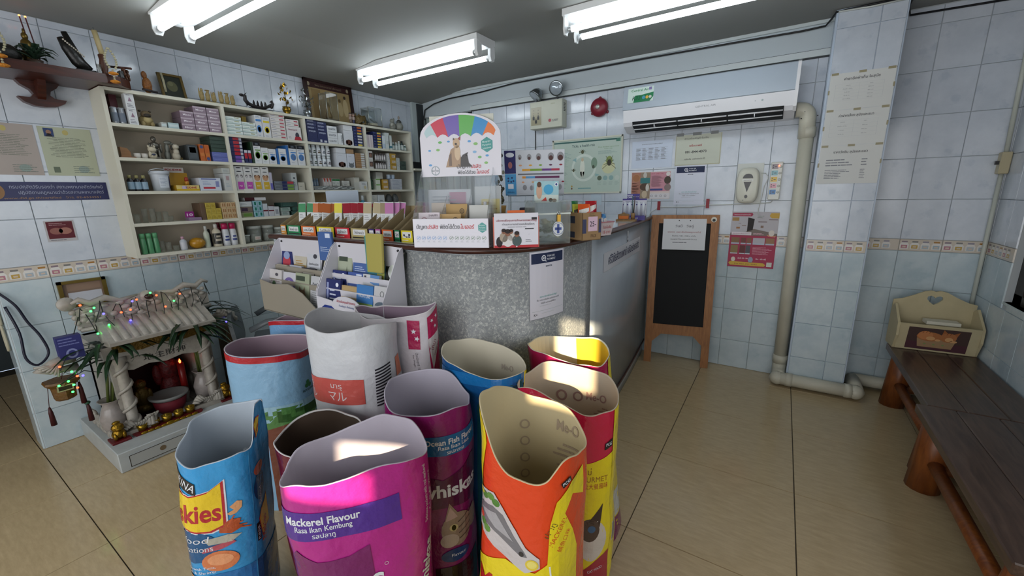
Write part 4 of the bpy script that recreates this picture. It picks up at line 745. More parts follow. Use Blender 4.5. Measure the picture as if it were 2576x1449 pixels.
for k in range(26):
    M = Matrix.Translation((rr.uniform(.035, .115), rr.uniform(.03, .1), rr.uniform(.02, .1))) @ Matrix.Rotation(rr.uniform(0, 6.28), 4, 'Z') @ Matrix.Rotation(rr.uniform(-1.2, 1.2), 4, 'X'); w_ = .022
    g = G(); g.add([M @ Vector((w_ * 1.6 * (u - .5), w_ * (v - .5), .006 * math.sin(u * 5 + k))) for v in (0, 1) for u in (0, .25, .5, .75, 1)], [(i, i + 1, 6 + i, 5 + i) for i in range(4)], rr.choice(nm), True); o = g.build('banknote'); o.matrix_world = Matrix.Translation((-.80, 1.402, CT)) @ Matrix.Rotation(R(48), 4, 'Z')
    tag(o, 'crumpled green grey banknote inside the clear collection box', 'banknote', 'banknotes in the collection box')
# blue card in a clear holder
t = thing('card_holder', 'small clear holder with a blue picture card behind the collection box', 'card holder', (-.865, 1.50, CT), R(35))
G().box(0, 0, 0, .115, .003, .25, clear).build('sheet', t); G().box(0, -.03, 0, .115, .03, .004, clear).build('foot', t)
d = D(); d.rect(.008, .16, .108, .245, '#9cc4cc', 0); d.rect(.008, .16, .108, .19, '#c9d6d0', 1); d.ell(.028, .205, .012, .03, '#c9a48c', 2); d.ell(.028, .232, .009, .011, '#5a4030', 3); d.ell(.066, .212, .02, .02, '#4aa0c8', 2); d.ell(.098, .232, .007, .008, '#e0e4e6', 2); d.rect(.096, .227, .1, .237, '#2b4590', 3); d.rect(.094, .23, .102, .234, '#2b4590', 3); d.poly([(.035, .165), (.06, .165), (.055, .182)], '#c0392f', 3); d.ell(.075, .17, .008, .008, '#5a4a3a', 3); d.ell(.09, .168, .01, .007, '#8a7a6a', 3); d.build('picture_card', t, on_y(-.0005))
# flip chart of tick sizes
t = thing('flip_chart', 'desk flip chart with grey tick pictures and coloured bars on the counter', 'flip chart', (-1.035, 1.56, CT), R(28)); fc = mat('#c6cbd3', .35)
T1 = Matrix.Translation((0, 0, .19)) @ Matrix.Rotation(R(12), 4, 'X')
G().box(0, -.002, 0, .255, .002, .19, fc, T1).build('front_page', t); G().box(.0, .0, .0, .255, .003, .2, mat('#8d949b', .5), Matrix.Translation((0, .1, .185)) @ Matrix.Rotation(R(14), 4, 'X')).build('back_page', t)
for x in (.02, .23): G().tube([(x, .0, .195), (x, .0, .0)], .004, clear, 6).build('stand_leg', t)
G().box(0, -.01, 0, .255, .1, .004, clear).build('stand_base', t); G().box(.0, -.004, .19, .255, .004, .196, clear).build('stand_ledge', t)
d = D(); d.rect(0, .095, .048, .19, '#2a2a66', 1); d.rect(0, 0, .048, .093, '#4a98cc', 1); d.ell(.024, .172, .018, .01, '#dfe4ee', 2); d.ell(.024, .13, .009, .014, '#a86a6a', 2); d.rect(.012, .03, .036, .05, '#dfe4ee', 2); d.text('กำจัดเห็บ', .024, .012, .006, '#20306a', w=.03)
for x, y in ((.014, .075), (.03, .077), (.014, .063), (.026, .06), (.036, .063)): d.ell(x, y, .004, .004, '#2b3a6a', 2)
for k in range(5): d.ell(.066 + .04 * k + (.012 if k > 2 else 0), .162, .008 + .0016 * k, .011 + .0018 * k, mat('#8b8d92', .3), 1); d.ell(.066 + .04 * k + (.012 if k > 2 else 0), .157, .004 + .0017 * k, .005 + .0016 * k, mat('#4a2a28', .3), 2)
d.rect(.056, .088, .252, .094, '#6a6c72', 1)
for x0, x1, y, c in ((.075, .11, .104, '#d8a03a'), (.11, .16, .104, '#7aa03a'), (.16, .2, .104, '#6a3a80'), (.2, .235, .104, '#a83048'), (.075, .09, .073, '#d8903a'), (.09, .13, .073, '#5a9acc'), (.13, .235, .073, '#6a3058')): d.rect(x0, y, x1, y + .009, c, 1)
for k, c in enumerate(('#d8a07a', '#d8a03a', '#7aa03a', '#5a3050', '#8a2a38')): d.ell(.068 + .043 * k, .128, .007, .0035, c, 1); d.ell(.078 + .043 * k, .057, .006, .0035, c, 1)
d.ell(.085, .034, .009, .012, '#8b8d92', 1); d.ell(.115, .032, .008, .011, '#8b8d92', 1); d.ell(.235, .034, .01, .014, '#8b8d92', 1); d.build('print', t, lambda a, b, q: T1 @ Vector((a, -.002 - q, b)))
# carton marked 25 with snack pouches
t = thing('cardboard_carton', 'open brown carton with a pink price card on the counter', 'carton', (-.685, 1.60, CT), R(62)); cd = mat('#9a7d58', .7, name='brown_cardboard', vary=.06)
for a_ in ((0, 0, 0, .1, .003, .115), (0, .14, 0, .1, .143, .115), (0, 0, 0, .003, .143, .115), (.097, 0, 0, .1, .143, .115), (0, 0, 0, .1, .143, .003)): G().box(*a_, cd).build('panel', t)
d = D(); d.rect(.03, .038, .08, .098, '#d7b9cc', 1); d.text('25-', .055, .058, .022, ink, w=.034); d.rect(0, .03, .02, .088, '#3d4160', 1); d.rect(.086, .03, .1, .088, '#3d4160', 1); d.bars(.035, .1, .075, .112, 2, '#5a4a38'); d.text('PACK', .06, .012, .014, '#5a4434', w=.03); d.build('print', t, on_y(0)); D().rect(-.1, .07, -.05, .1, '#2b2f40', 1).rect(-.1, .01, -.05, .035, '#2b2f40', 1).build('side_print', t, flat((0, 0, 0), (0, -1, 0), (0, 0, 1)))
def pouch(label, loc, rz, tilt, c1, c2, w=.05, h=.1, name='snack_pouch', group='snack pouches'):
    g = G(); m1 = mat(c1, .2, bump=(40, .3)); m2 = mat(c2, .2, bump=(40, .3))
    def f(s): return lambda u, v: (w * (u - .5), s * .014 * math.sin(math.pi * u) * math.sin(math.pi * min(1, v * 1.02)) ** .6, h * v)
    g.grid(f(-1), 8, 8, m1); g.grid(f(1), 8, 8, m1, flip=True); g.mats.append(m2)
    o = g.build(name); o.location = loc; o.rotation_euler = (R(tilt), 0, rz); tag(o, label, 'pouch', group)
    D().poly([(-w * .4, h * .45), (w * .42, h * .7), (w * .42, h * .85), (-w * .4, h * .75)], m2, 1).ell(0, h * .35, w * .28, h * .14, m2, 1).build('print', o, lambda a, b, q: Vector((a, -.015 * math.sin(math.pi * (a / w + .5)) * math.sin(math.pi * b / h) ** .6 - q, b)), .01); return o
MC = Matrix.Translation((-.685, 1.60, CT)) @ Matrix.Rotation(R(62), 4, 'Z')
for k, (x, y, c1, c2, lb) in enumerate(((.03, .03, '#d85a24', '#e0e0dc', 'orange snack pouch at the front of the brown carton'), (.07, .03, '#a3202a', '#d8d4d0', 'dark red snack pouch at the front of the brown carton'), (.03, .07, '#b3b83a', '#3a3a2a', 'yellow green snack pouch in the middle of the brown carton'), (.05, .11, '#2f7a48', '#cfd4d0', 'green snack pouch at the back of the brown carton'), (.075, .07, '#c8502a', '#e0dcd4', 'orange red snack pouch in the middle of the brown carton'))): pouch(lb, MC @ Vector((x, y, .05 + .012 * (k % 2))), R(62 + 20 * (k - 2)), -4, c1, c2)
# white basket marked 15 with small packs
t = thing('plastic_basket', 'white flared basket with red handwriting holding small packs', 'basket', (-.70, 1.86, CT), R(70)); bk_ = mat('#cdbfc0', .4)
g = G(); lo, hi = .034, .045
vs = [(sx * q, sy * q * .8, z) for q, z in ((lo, 0), (hi, .062)) for sx, sy in ((-1, -1), (1, -1), (1, 1), (-1, 1))] + [(sx * (q - .003), sy * (q * .8 - .003), z) for q, z in ((hi, .062), (lo, .004)) for sx, sy in ((-1, -1), (1, -1), (1, 1), (-1, 1))]
g.add(vs, [(3, 2, 1, 0)] + [(r_ * 4 + k, r_ * 4 + (k + 1) % 4, r_ * 4 + 4 + (k + 1) % 4, r_ * 4 + 4 + k) for r_ in range(3) for k in range(4)] + [(12, 13, 14, 15)], bk_); g.build('body', t)
G().tube([(hi * sx, hi * .8 * sy, .062) for sx, sy in ((-1, -1), (1, -1), (1, 1), (-1, 1))], .003, mat('#c98a94', .4), 6, True).build('rim', t)
ey = Vector((0, -(hi - lo) * .8, .062)); D().text('โปรโมชั่น', 0, .034, .011, '#b8323a', w=.055).text('15 บาท', 0, .01, .014, '#b8323a', w=.05).build('lettering', t, flat((0, -lo * .8, 0), (1, 0, 0), ey))
for k, (x, c1, lb) in enumerate(((-.02, '#8a5a48', 'brown small pack leaning in the white basket'), (.0, '#3a78b8', 'blue small pack upright in the white basket'), (.02, '#4a88c0', 'light blue small pack at the right of the white basket'), (-.01, '#c9ccd0', 'silver small pack at the back of the white basket'))): pouch(lb, (-.70 + x * .34 - .004 * (k % 2), 1.86 + x * .94 + .012 * (k == 3), CT + .012), R(70 + 15 * (k - 1)), -3, c1, '#d8d4d0', .034, .085, 'small_pack', 'small packs in the white basket')
# toothpaste display, wooden pen holder
t = thing('tube_display', 'white and purple counter display holding white tubes at the far end', 'display box', (-.945, 2.87, CT), R(8)); pu = mat('#453a86', .35)
G().box(0, .0, 0, .165, .07, .03, pu).build('tray', t); G().box(0, .066, 0, .165, .07, .145, bw).build('back_card', t); G().box(.03, .064, .145, .115, .07, .178, pu).build('header_card', t)
for x in (0, .162): G().prism([(0, 0), (.07, 0), (.07, .145)], x, x + .003, bw, 'x').build('side_card', t)
D().text('NANO', .05, .163, .011, gloss('#e3e2ee'), w=.036, bold=.02).text('CARE', .05, .15, .011, gloss('#e3e2ee'), w=.034, bold=.02).text('DENTAL GEL', .092, .156, .005, gloss('#e3e2ee')).build('header_lettering', t, on_y(.064)); D().rect(0, .135, .165, .145, pu, 1).rect(.0, .1, .165, .108, pu, 1).bars(.02, .112, .15, .13, 2, gloss('#8a8fa8')).build('back_print', t, on_y(.066)); D().text('NANO CARE', .09, .01, .01, gloss('#e3e2ee'), w=.06).build('tray_lettering', t, on_y(0))
for k in range(5): o = G().lathe([(.009, .02), (.011, .07), (.011, .1), (.006, .108)], mat('#d4d9e2', .3), 10).build('gel_tube'); o.location = (-.945 + .02 + .031 * k, 2.905 + .004 * k, CT + .012); tag(o, '%s white gel tube from the left in the purple display' % ORD[k], 'tube', 'gel tubes in the display')
t = thing('pen_holder', 'small wooden desk pen holder with an orange name plate', 'pen holder', (-.935, 2.745, CT), R(8)); wd = _wd('#7a5a34', '#96764a', (6, 20, 20), .5)
G().box(0, 0, 0, .13, .06, .012, wd).build('base', t); G().prism([(.01, .012), (.085, .012), (.085, .045), (.06, .052), (.048, .06), (.036, .052), (.01, .045)], .02, .028, wd, 'y').build('back_board', t); G().box(.018, .014, .016, .08, .02, .036, mat('#d0702c', .4)).build('name_plate', t); G().lathe([(.013, .012), (.013, .055), (.01, .055), (.01, .02)], wd, 12, (.107, .03, 0)).build('cup', t)
for k, (c, dx, lb) in enumerate((('#3a5a58', -.006, 'dark green pen standing in the wooden pen holder'), ('#5a4a48', .004, 'brown pen standing in the wooden pen holder'))): tag(G().tube([(-.935 + .104 + dx * .2, 2.79, CT + .02), (-.935 + .104 + dx * 1.6, 2.79, CT + .165)], .0035, mat(c, .4), 8).build('pen'), lb, 'pen', 'pens in the holder')
# small cups and glass behind the display
tag(G().lathe([(.02, 0), (.027, .045), (.028, .05), (.024, .05), (.018, .006), (0, .006)], mat('#b0894c', .4), 16).build('paper_cup', None, (-1.0, 1.46, CT + .1)), 'tan cup under the flip chart on a clear shelf', 'cup')
t = thing('glass_shelf', 'small clear shelf on the counter behind the donation box', 'shelf', (-1.0, 1.50, CT), R(28))
G().box(-.06, -.06, .094, .12, .06, .098, clear).build('top', t)
for x in (-.06, .117): G().box(x, -.06, 0, x + .003, .06, .094, clear).build('side', t)
tag(G().box(-.93, 1.50, CT + .1, -.87, 1.53, CT + .14, mat('#2b2c3c', .4), bev=.003).build('card_reader'), 'small dark device under the flip chart', 'device')
t = thing('garland', 'small dried flower garland hanging beside the flip chart', 'garland', (-1.06, 1.555, CT))
rr = random.Random(5)
for k in range(22): G().ball((rr.uniform(-.012, .012), rr.uniform(-.01, .01), .16 + .22 * k / 22), (.008, .008, .009), mat(rr.choice(('#7a7458', '#5a5444', '#a8a490', '#4a4436')), .8), 6).build('flower', t)
tag(G().tube([(-.985, 1.33, CT), (-.985, 1.335, CT + .17)], .006, mat('#c8cbd0', .4), 8).build('marker_pen'), 'white marker standing between the leaflet stand and the donation box', 'pen')
# ================================================================ cat treat sachet trays
SY = 1.265; SW = [(-2.375, -2.318, '#c98a3a', 'ปลาทู', 0), (-2.312, -2.178, '#1f7a48', 'โฮมแม่ แม่ม', 3), (-2.172, -2.036, '#c8682c', 'แม่ไก่', 2), (-2.03, -1.88, '#d3c22c', 'โบนิโต้แม่ว', 1), (-1.874, -1.755, '#c02530', 'ทูน่าแม่ว', 2), (-1.749, -1.622, '#a89a6a', 'ไก่ย่างแม่ว', 1), (-1.616, -1.575, '#3a2a6a', 'ปลา', 0), (-1.57, -1.53, '#b05a9a', 'กุ้ง', 1), (-1.525, -1.447, '#d8622c', 'แซลมอน', 0), (-1.442, -1.405, '#1f7a48', 'ไก่', 0), (-1.40, -1.325, '#d3c22c', 'ปู', 0)]
tn = mat('#8a7a5a', .7, name='grey_card_inside'); cname = ('tan', 'green', 'orange', 'yellow', 'red', 'beige', 'navy', 'mauve', 'orange red', 'narrow green', 'narrow yellow')
sac = {1: [('#1f7a48', 3)], 2: [('#b8642c', 2), ('#a85a28', 6)], 3: [('#cfc22c', 1)], 4: [('#9a2030', 6)], 5: [('#a89a78', 3)], 6: [('#8a7a5a', 1)], 7: [('#b06aa0', 3)]}
for k, (x0, x1, c, s, _) in enumerate(SW):
    t = thing('treat_tray', '%s fronted card tray, %s from the left in the row' % (cname[k], ORD[k]), 'tray', (x0, SY, CT), 0, 'cat treat trays on the counter'); w = x1 - x0; cm_ = mat(c, .4)
    G().box(0, 0, 0, w, .003, .05, cm_).build('front_panel', t); G().box(0, .19, 0, w, .193, .15, tn).build('back_panel', t); G().box(0, .003, 0, w, .19, .003, tn).build('bottom', t)
    for x in (0, w - .0025): G().prism([(0, 0), (.193, 0), (.193, .15), (.16, .15), (0, .05)], x, x + .0025, tn, 'x').build('side_panel', t)
    if w > .1: G().prism([(0.004, .003), (.19, .003), (.19, .145), (.16, .14), (.004, .048)], w * .5, w * .5 + .002, tn, 'x').build('divider', t)
    d = D(); d.rect(w * .15, .018, w * .85, .044, gloss('#d2d3d4'), 1); d.text(s, w / 2, .024, .012, gloss(ink), w=w * .55, bold=.01); d.rect(w * .1, .004, w * .9, .009, gloss('#2b2a28'), 1) if k % 2 else d.bars(w * .1, .003, w * .9, .012, 1, gloss('#e8e0d0')); d.build('front_label', t, on_y(0))
    for c2, n in sac.get(k, ()):
        for q in range(n):
            L = len([1]); sw_ = .042; fr_ = (q + .5) / n if len(sac[k]) == 1 else ((q + .5) / n * .5 + (.5 if c2 == '#a85a28' else 0)); x = x0 + .006 + (w - .012) * fr_; ry = R(-3 + 9 * fr_ + (k % 3) * 2)
            g = G(); g.box(-sw_ / 2, -.003, .0, sw_ / 2, .003, .16, mat('#c8cbcc', .3), bev=.0025); o = g.build('treat_sachet'); o.location = (x, SY + .075 + .02 * (q % 3), CT + .012); o.rotation_euler = (R(-10), ry, R(28 if n < 4 else 55)); nm_ = {'#1f7a48': 'green', '#b8642c': 'orange', '#a85a28': 'brown orange', '#cfc22c': 'yellow', '#9a2030': 'dark red', '#a89a78': 'beige', '#8a7a5a': 'olive', '#b06aa0': 'pink'}[c2]
            tag(o, '%s topped treat sachet, %s in the %s tray' % (nm_, ORD[q], cname[k]), 'sachet', 'cat treat sachets'); D().rect(-sw_ / 2, .105, sw_ / 2, .155, mat(c2, .3), 1).ell(0, .05, .01, .016, mat('#a8a49c', .3), 1).bars(-.014, .07, .014, .098, 3, mat('#8a8d90', .3)).build('print', o, on_y(-.003))
# ================================================================ brochure racks hanging on the counter front
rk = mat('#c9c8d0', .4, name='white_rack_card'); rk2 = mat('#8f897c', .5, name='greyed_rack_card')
def rack(label, x0, x1, front, leaves, m):
    t = thing('brochure_rack', label, 'brochure rack', ((x0 + x1) / 2, 1.212, 0), 0); h = (x1 - x0) / 2
    G().box(-h, -.004, .8, h, 0, 1.172, rk).build('back_panel', t)
    for s in (-1, 1): G().prism([(-.004, .8), (-.004, 1.172), (-.03, 1.15), (-.13, .96), (-.135, .8)], s * h - .002, s * h + .002, rk, 'x').build('side_panel', t)
    for i, (y, z0, z1) in enumerate(((-.045, .99, 1.03), (-.085, .91, .965))): G().box(-h + .003, y - .002, z0 - .04, h - .003, y, z1, m).build('tier_panel', t)
    front(t, h)
    for s in (-1, 1): G().ball((s * (h - .025), -.006, 1.155), .006, mat('#26262a', .4), 8).build('stud', t)
    for (i, row, w, hh, lb, col, dr) in leaves:
        n = 4; x = (x0 + x1) / 2 - h + (i + .5) * 2 * h / n; y, z = ((1.212 - .02, 1.0), (1.212 - .06, .925), (1.212 - .105, .845))[row]
        leaf(lb, w, hh, (x, y, z), 0, -9 - 2 * (i % 2), col, dr, 'brochures in the racks', .012, 'brochure')
def f_left(t, h):
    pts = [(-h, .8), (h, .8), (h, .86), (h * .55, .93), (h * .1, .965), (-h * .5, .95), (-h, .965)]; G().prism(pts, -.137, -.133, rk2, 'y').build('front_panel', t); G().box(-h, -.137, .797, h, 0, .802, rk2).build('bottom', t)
def f_right(t, h):
    pts = [(-h, .8), (h, .8), (h, .895), (h * .45, .905)] + [(h * .45 * math.cos(R(a_)) - h * .05, .905 + .05 * math.sin(R(a_))) for a_ in range(15, 170, 15)] + [(-h * .5, .925), (-h, .935)]; G().prism(pts, -.137, -.133, rk, 'y').build('front_panel', t); G().box(-h, -.137, .797, h, 0, .802, rk).build('bottom', t)
    d = D(); d.text('อัดแน่นคุณค่าอาหาร', -.01, .925, .011, gloss('#b04a58'), w=.13, bold=.01); d.text('Feeding is Believing', -.01, .905, .01, gloss('#5a6a9a'), w=.105, shear=.2); d.poly([(-.19, .855), (-.1, .855), (-.095, .885), (-.12, .9), (-.17, .9), (-.195, .885)], gloss('#2a3a80'), 1); d.text('PRESCRIPTION', -.145, .87, .011, gloss('#dfe2ee'), w=.08); d.rect(-.04, .83, .03, .89, gloss('#d8d6de'), 1); d.rect(-.03, .835, .02, .88, gloss('#b03038'), 2); d.poly([(-.02, .835), (.02, .835), (.02, .86)], gloss('#2a3a80'), 3); d.ell(.145, .865, .035, .035, gloss('#2a3a80'), 1); d.rect(.11, .85, .18, .862, gloss('#b03038'), 2); d.rect(.138, .862, .152, .888, gloss('#dfe2ee'), 3); d.build('front_print', t, on_y(-.137))
tx = lambda s, c, y=.5, hh=.008: (lambda d, w, h: d.text(s, w / 2, h * y, hh, c, w=w * .7))
def dd(*fs): return lambda d, w, h: [f(d, w, h) for f in fs]
rc = lambda x0, y0, x1, y1, c, L=1: (lambda d, w, h: d.rect(w * x0, h * y0, w * x1, h * y1, c, L))
el = lambda x, y, rx, ry, c, L=2: (lambda d, w, h: d.ell(w * x, h * y, w * rx, h * ry, c, L))
bb = lambda x0, y0, x1, y1, n, c: (lambda d, w, h: d.bars(w * x0, h * y0, w * x1, h * y1, n, c))
catp = dd(rc(.05, .78, .7, .92, '#3a4638'), el(.5, .3, .3, .22, '#7a6248'), el(.4, .3, .05, .04, '#2b2420', 3), el(.62, .3, .05, .04, '#2b2420', 3), lambda d, w, h: d.poly([(w * .28, h * .42), (w * .32, h * .62), (w * .46, h * .48)], '#6a5340', 2), lambda d, w, h: d.poly([(w * .72, h * .42), (w * .7, h * .62), (w * .56, h * .48)], '#6a5340', 2))
navy = dd(rc(.06, .1, .2, .9, '#8a94bc'), bb(.28, .15, .8, .75, 5, '#c3cade'), el(.78, .86, .1, .06, '#dfe4f0'))
blue = dd(rc(.55, .8, .9, .95, '#c9d3e6'), bb(.12, .3, .9, .5, 3, '#b3c2dc'))
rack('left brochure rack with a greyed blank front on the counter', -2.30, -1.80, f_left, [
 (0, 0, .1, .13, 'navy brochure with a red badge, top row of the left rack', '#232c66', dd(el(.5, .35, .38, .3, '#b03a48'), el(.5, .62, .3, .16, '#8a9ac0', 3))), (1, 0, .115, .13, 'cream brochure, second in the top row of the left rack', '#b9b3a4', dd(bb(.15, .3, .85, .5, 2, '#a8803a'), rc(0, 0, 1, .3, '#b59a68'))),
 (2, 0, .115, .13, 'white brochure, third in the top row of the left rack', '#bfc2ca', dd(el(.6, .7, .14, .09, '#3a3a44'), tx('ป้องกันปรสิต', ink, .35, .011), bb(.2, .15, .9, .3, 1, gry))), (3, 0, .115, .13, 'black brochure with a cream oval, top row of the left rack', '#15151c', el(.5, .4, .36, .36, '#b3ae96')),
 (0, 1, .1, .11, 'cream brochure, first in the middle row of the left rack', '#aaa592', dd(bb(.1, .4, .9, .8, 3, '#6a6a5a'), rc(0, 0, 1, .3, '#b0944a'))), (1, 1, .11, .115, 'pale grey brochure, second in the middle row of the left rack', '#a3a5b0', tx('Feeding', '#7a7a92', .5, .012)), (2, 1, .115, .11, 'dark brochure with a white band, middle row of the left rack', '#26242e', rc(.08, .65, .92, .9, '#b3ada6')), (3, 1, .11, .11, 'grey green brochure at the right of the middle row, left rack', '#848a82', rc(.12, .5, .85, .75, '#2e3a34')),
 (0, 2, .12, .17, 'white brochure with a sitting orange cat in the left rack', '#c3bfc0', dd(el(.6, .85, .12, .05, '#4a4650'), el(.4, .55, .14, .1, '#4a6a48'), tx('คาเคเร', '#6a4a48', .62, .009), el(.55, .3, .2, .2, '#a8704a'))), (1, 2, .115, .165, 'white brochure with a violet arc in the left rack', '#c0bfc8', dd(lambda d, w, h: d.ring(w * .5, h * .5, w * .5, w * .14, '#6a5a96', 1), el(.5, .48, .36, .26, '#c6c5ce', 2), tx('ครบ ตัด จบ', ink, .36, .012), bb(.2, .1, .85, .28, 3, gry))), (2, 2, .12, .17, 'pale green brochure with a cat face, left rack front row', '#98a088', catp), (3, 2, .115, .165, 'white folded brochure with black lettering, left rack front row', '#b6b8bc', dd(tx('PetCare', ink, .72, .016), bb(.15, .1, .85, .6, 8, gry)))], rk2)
rack('right brochure rack with a white scalloped front panel on the counter', -1.79, -1.335, f_right, [
 (0, 0, .105, .14, 'pale green brochure, first in the top row of the right rack', '#a3ab96', dd(rc(.08, .6, .7, .8, '#3a4638'), lambda d, w, h: d.poly([(w * .5, 0), (w * .66, h * .45), (w * .8, 0)], '#7a8470', 2))), (1, 0, .11, .14, 'blue brochure, second in the top row of the right rack', '#46629c', blue), (2, 0, .11, .19, 'tall teal and yellow brochure in the right rack', '#3f7f8c', dd(rc(.55, 0, 1, 1, '#a3a850'), bb(.1, .5, .8, .9, 4, '#b3d0c8'))), (3, 0, .11, .15, 'black brochure with a white figurine photo in the right rack', '#1e231c', dd(rc(.0, .0, 1, .05, '#c9c4b4'), rc(0, .95, 1, 1, '#c9c4b4'), el(.45, .4, .3, .22, '#c6ccc6'), el(.45, .65, .12, .12, '#d0d6d0', 3), el(.5, .82, .4, .1, '#5a6a44'))),
 (0, 1, .105, .12, 'navy brochure in the middle row of the right rack', '#1e2a66', navy), (1, 1, .11, .12, 'blue brochure in the middle row of the right rack', '#40589a', blue), (2, 1, .11, .12, 'white brochure with a blue corner in the middle row, right rack', '#c2c4c6', dd(lambda d, w, h: d.poly([(w * .45, h), (w * .45, h * .7), (w, h * .55), (w, h)], '#5a86ba', 1), tx('EIGHT', '#a84a50', .25, .009), rc(.08, .8, .2, .95, '#3a3a44'))),
 (0, 2, .11, .165, 'navy brochure in the front row of the right rack', '#1c2660', navy), (1, 2, .11, .145, 'tan brochure in the front row of the right rack', '#ad9468', dd(lambda d, w, h: d.ring(w * .7, h * .75, .012, .0025, '#5a4a38', 1), bb(.15, .2, .85, .5, 2, '#6a6a58'))), (2, 2, .11, .16, 'blue and green brochure with white capitals in the right rack', '#3a76b4', dd(rc(0, 0, 1, .5, '#7a9a4a'), tx('FRONTLINE', '#e0e8f0', .66, .016), el(.55, .25, .12, .2, '#5a8a3a'))), (3, 2, .115, .165, 'white brochure with an umbrella arc in the right rack', '#c2c3c6', dd(lambda d, w, h: d.ring(w * .45, h * .8, .013, .0025, '#5a5a5e', 1), lambda d, w, h: d.ell(w * .5, h * .48, w * .42, h * .12, '#5a6a78', 1, 16, 0, 180), bb(.15, .38, .85, .48, 2, gry)))], rk)
leaf('blue leaflet standing up at the back of the left rack', .1, .14, (-1.855, 1.19, 1.08), R(4), -1, '#3f5f98', blue, 'brochures in the racks', .01, 'brochure')
for k in range(4): leaf('%s of the tall yellow green brochures fanned in the right rack' % ORD[k], .1, .165, (-1.50 + .012 * k, 1.185 - .006 * k, 1.05 + .004 * k), R(0), -1 - k, '#a39a4e' if k else '#3f7a74', dd(rc(0, .0, .5, 1, '#4a8a84'), bb(.1, .6, .85, .92, 3, '#c3d0b0')) if k == 0 else dd(rc(.9, 0, 1, 1, '#8a8040')), 'brochures in the racks', .003, 'brochure')
# ================================================================ open pet food sacks
BAG = {
'friskies': ((-1.359, .463, 50, .108, .115, 3), (-.05, 0, 1, 1.1), (.78, .75, .75, .75, .74, .74, .73, .73, .73, .73, .72, .72, .72, .72, .72, .69, .68, .68, .68, .67, .66, .65, .66, .67, .67, .68, .68, .66, .73, .81)),
'mackerel': ((-.875, .581, 52, .179, .105, 2.6), (0, 0, 1, 1.15), (.72, .73, .73, .76, .76, .76, .78, .76, .74, .73, .73, .73, .73, .71, .69, .70, .70, .71, .72, .73, .72, .72, .73, .74, .74, .73, .73, .72, .71, .71)),
'dark': ((-1.128, .631, 52, .125, .1, 2.6), (0, 0, 1, 1.1), (.65, .66, .66, .67, .67, .67, .69, .70, .71, .70, .70, .69, .68, .68, .68, .68, .69, .69, .68, .68, .67, .66, .66, .65, .64, .64, .64, .64, .64, .65)),
'ocean': ((-.901, .875, 30, .138, .11, 2.6), (0, 0, 1, 1.2), (.73, .73, .73, .73, .74, .77, .79, .80, .80, .79, .79, .79, .79, .79, .79, .79, .78, .78, .75, .75, .74, .74, .74, .74, .75, .75, .76, .75, .75, .74)),
'orange': ((-.441, .763, 6, .119, .11, 2.8), (-.02, 0, 1.12, 1.25), (.81, .80, .80, .80, .81, .83, .85, .85, .86, .86, .87, .88, .89, .90, .91, .92, .93, .93, .92, .90, .86, .82, .78, .775, .77, .775, .81, .83, .83, .82)),
'gourmet': ((-.511, 1.089, 15, .158, .1, 2.8), (0, 0, 1, 1.25), (.77, .78, .79, .80, .81, .81, .81, .82, .82, .83, .82, .81, .79, .79, .79, .79, .79, .79, .80, .81, .82, .81, .80, .77, .75, .75, .76, .76, .76, .76)),
'blue': ((-.817, 1.065, 8, .153, .085, 2.8), (0, 0, 1, 1.2), (.81, .80, .80, .81, .82, .84, .84, .85, .86, .86, .87, .86, .86, .86, .87, .87, .86, .84, .84, .84, .83, .83, .82, .80, .80, .80, .80, .81, .81, .81)),
'pink': ((-.618, 1.332, 5, .151, .1, 2.8), (.03, .1, 1.1, 1.5), (.80, .80, .81, .82, .83, .84, .84, .83, .82, .82, .82, .82, .82, .82, .82, .82, .82, .83, .83, .82, .82, .82, .82, .80, .80, .80, .80, .79, .79, .79)),
'white': ((-1.392, .973, 25, .172, .16, 2.3), (0, 0, 1.05, 1.1), (.90, .89, .88, .87, .87, .87, .88, .89, .89, .90, .90, .91, .93, .94, .94, .94, .94, .93, .91, .91, .91, .90, .89, .90, .91, .91, .92, .92, .91, .91)),
'stars': ((-1.30, 1.11, 10, .19, .08, 2.8), (0, 0, 1, 1.1), (.96, .96, .97, .96, .95, .94, .93, .93, .92, .92, .92, .91, .91, .92, .92, .93, .93, .93, .93, .91, .90, .89, .90, .91, .92, .93, .93, .94, .94, .95)),
'trim': ((-1.859, .873, 35, .17, .13, 2.8), (0, 0, 1.05, 1.1), (.73, .72, .73, .73, .74, .75, .75, .75, .75, .75, .75, .75, .75, .76, .76, .77, .76, .76, .76, .75, .75, .74, .74, .74, .74, .74, .74, .74, .73, .73)),
'trim2': ((-2.0, 1.10, 30, .15, .085, 2.8), (0, 0, 1, 1), (.79, .79, .79, .79, .78, .78, .78, .78, .78, .79, .79, .79, .78, .78, .77, .77, .78, .78, .79, .79, .80, .80, .80, .80, .80, .81, .80, .80, .80, .80))}
SCL = {'white': .9, 'stars': .94, 'ocean': .97, 'mackerel': .97}
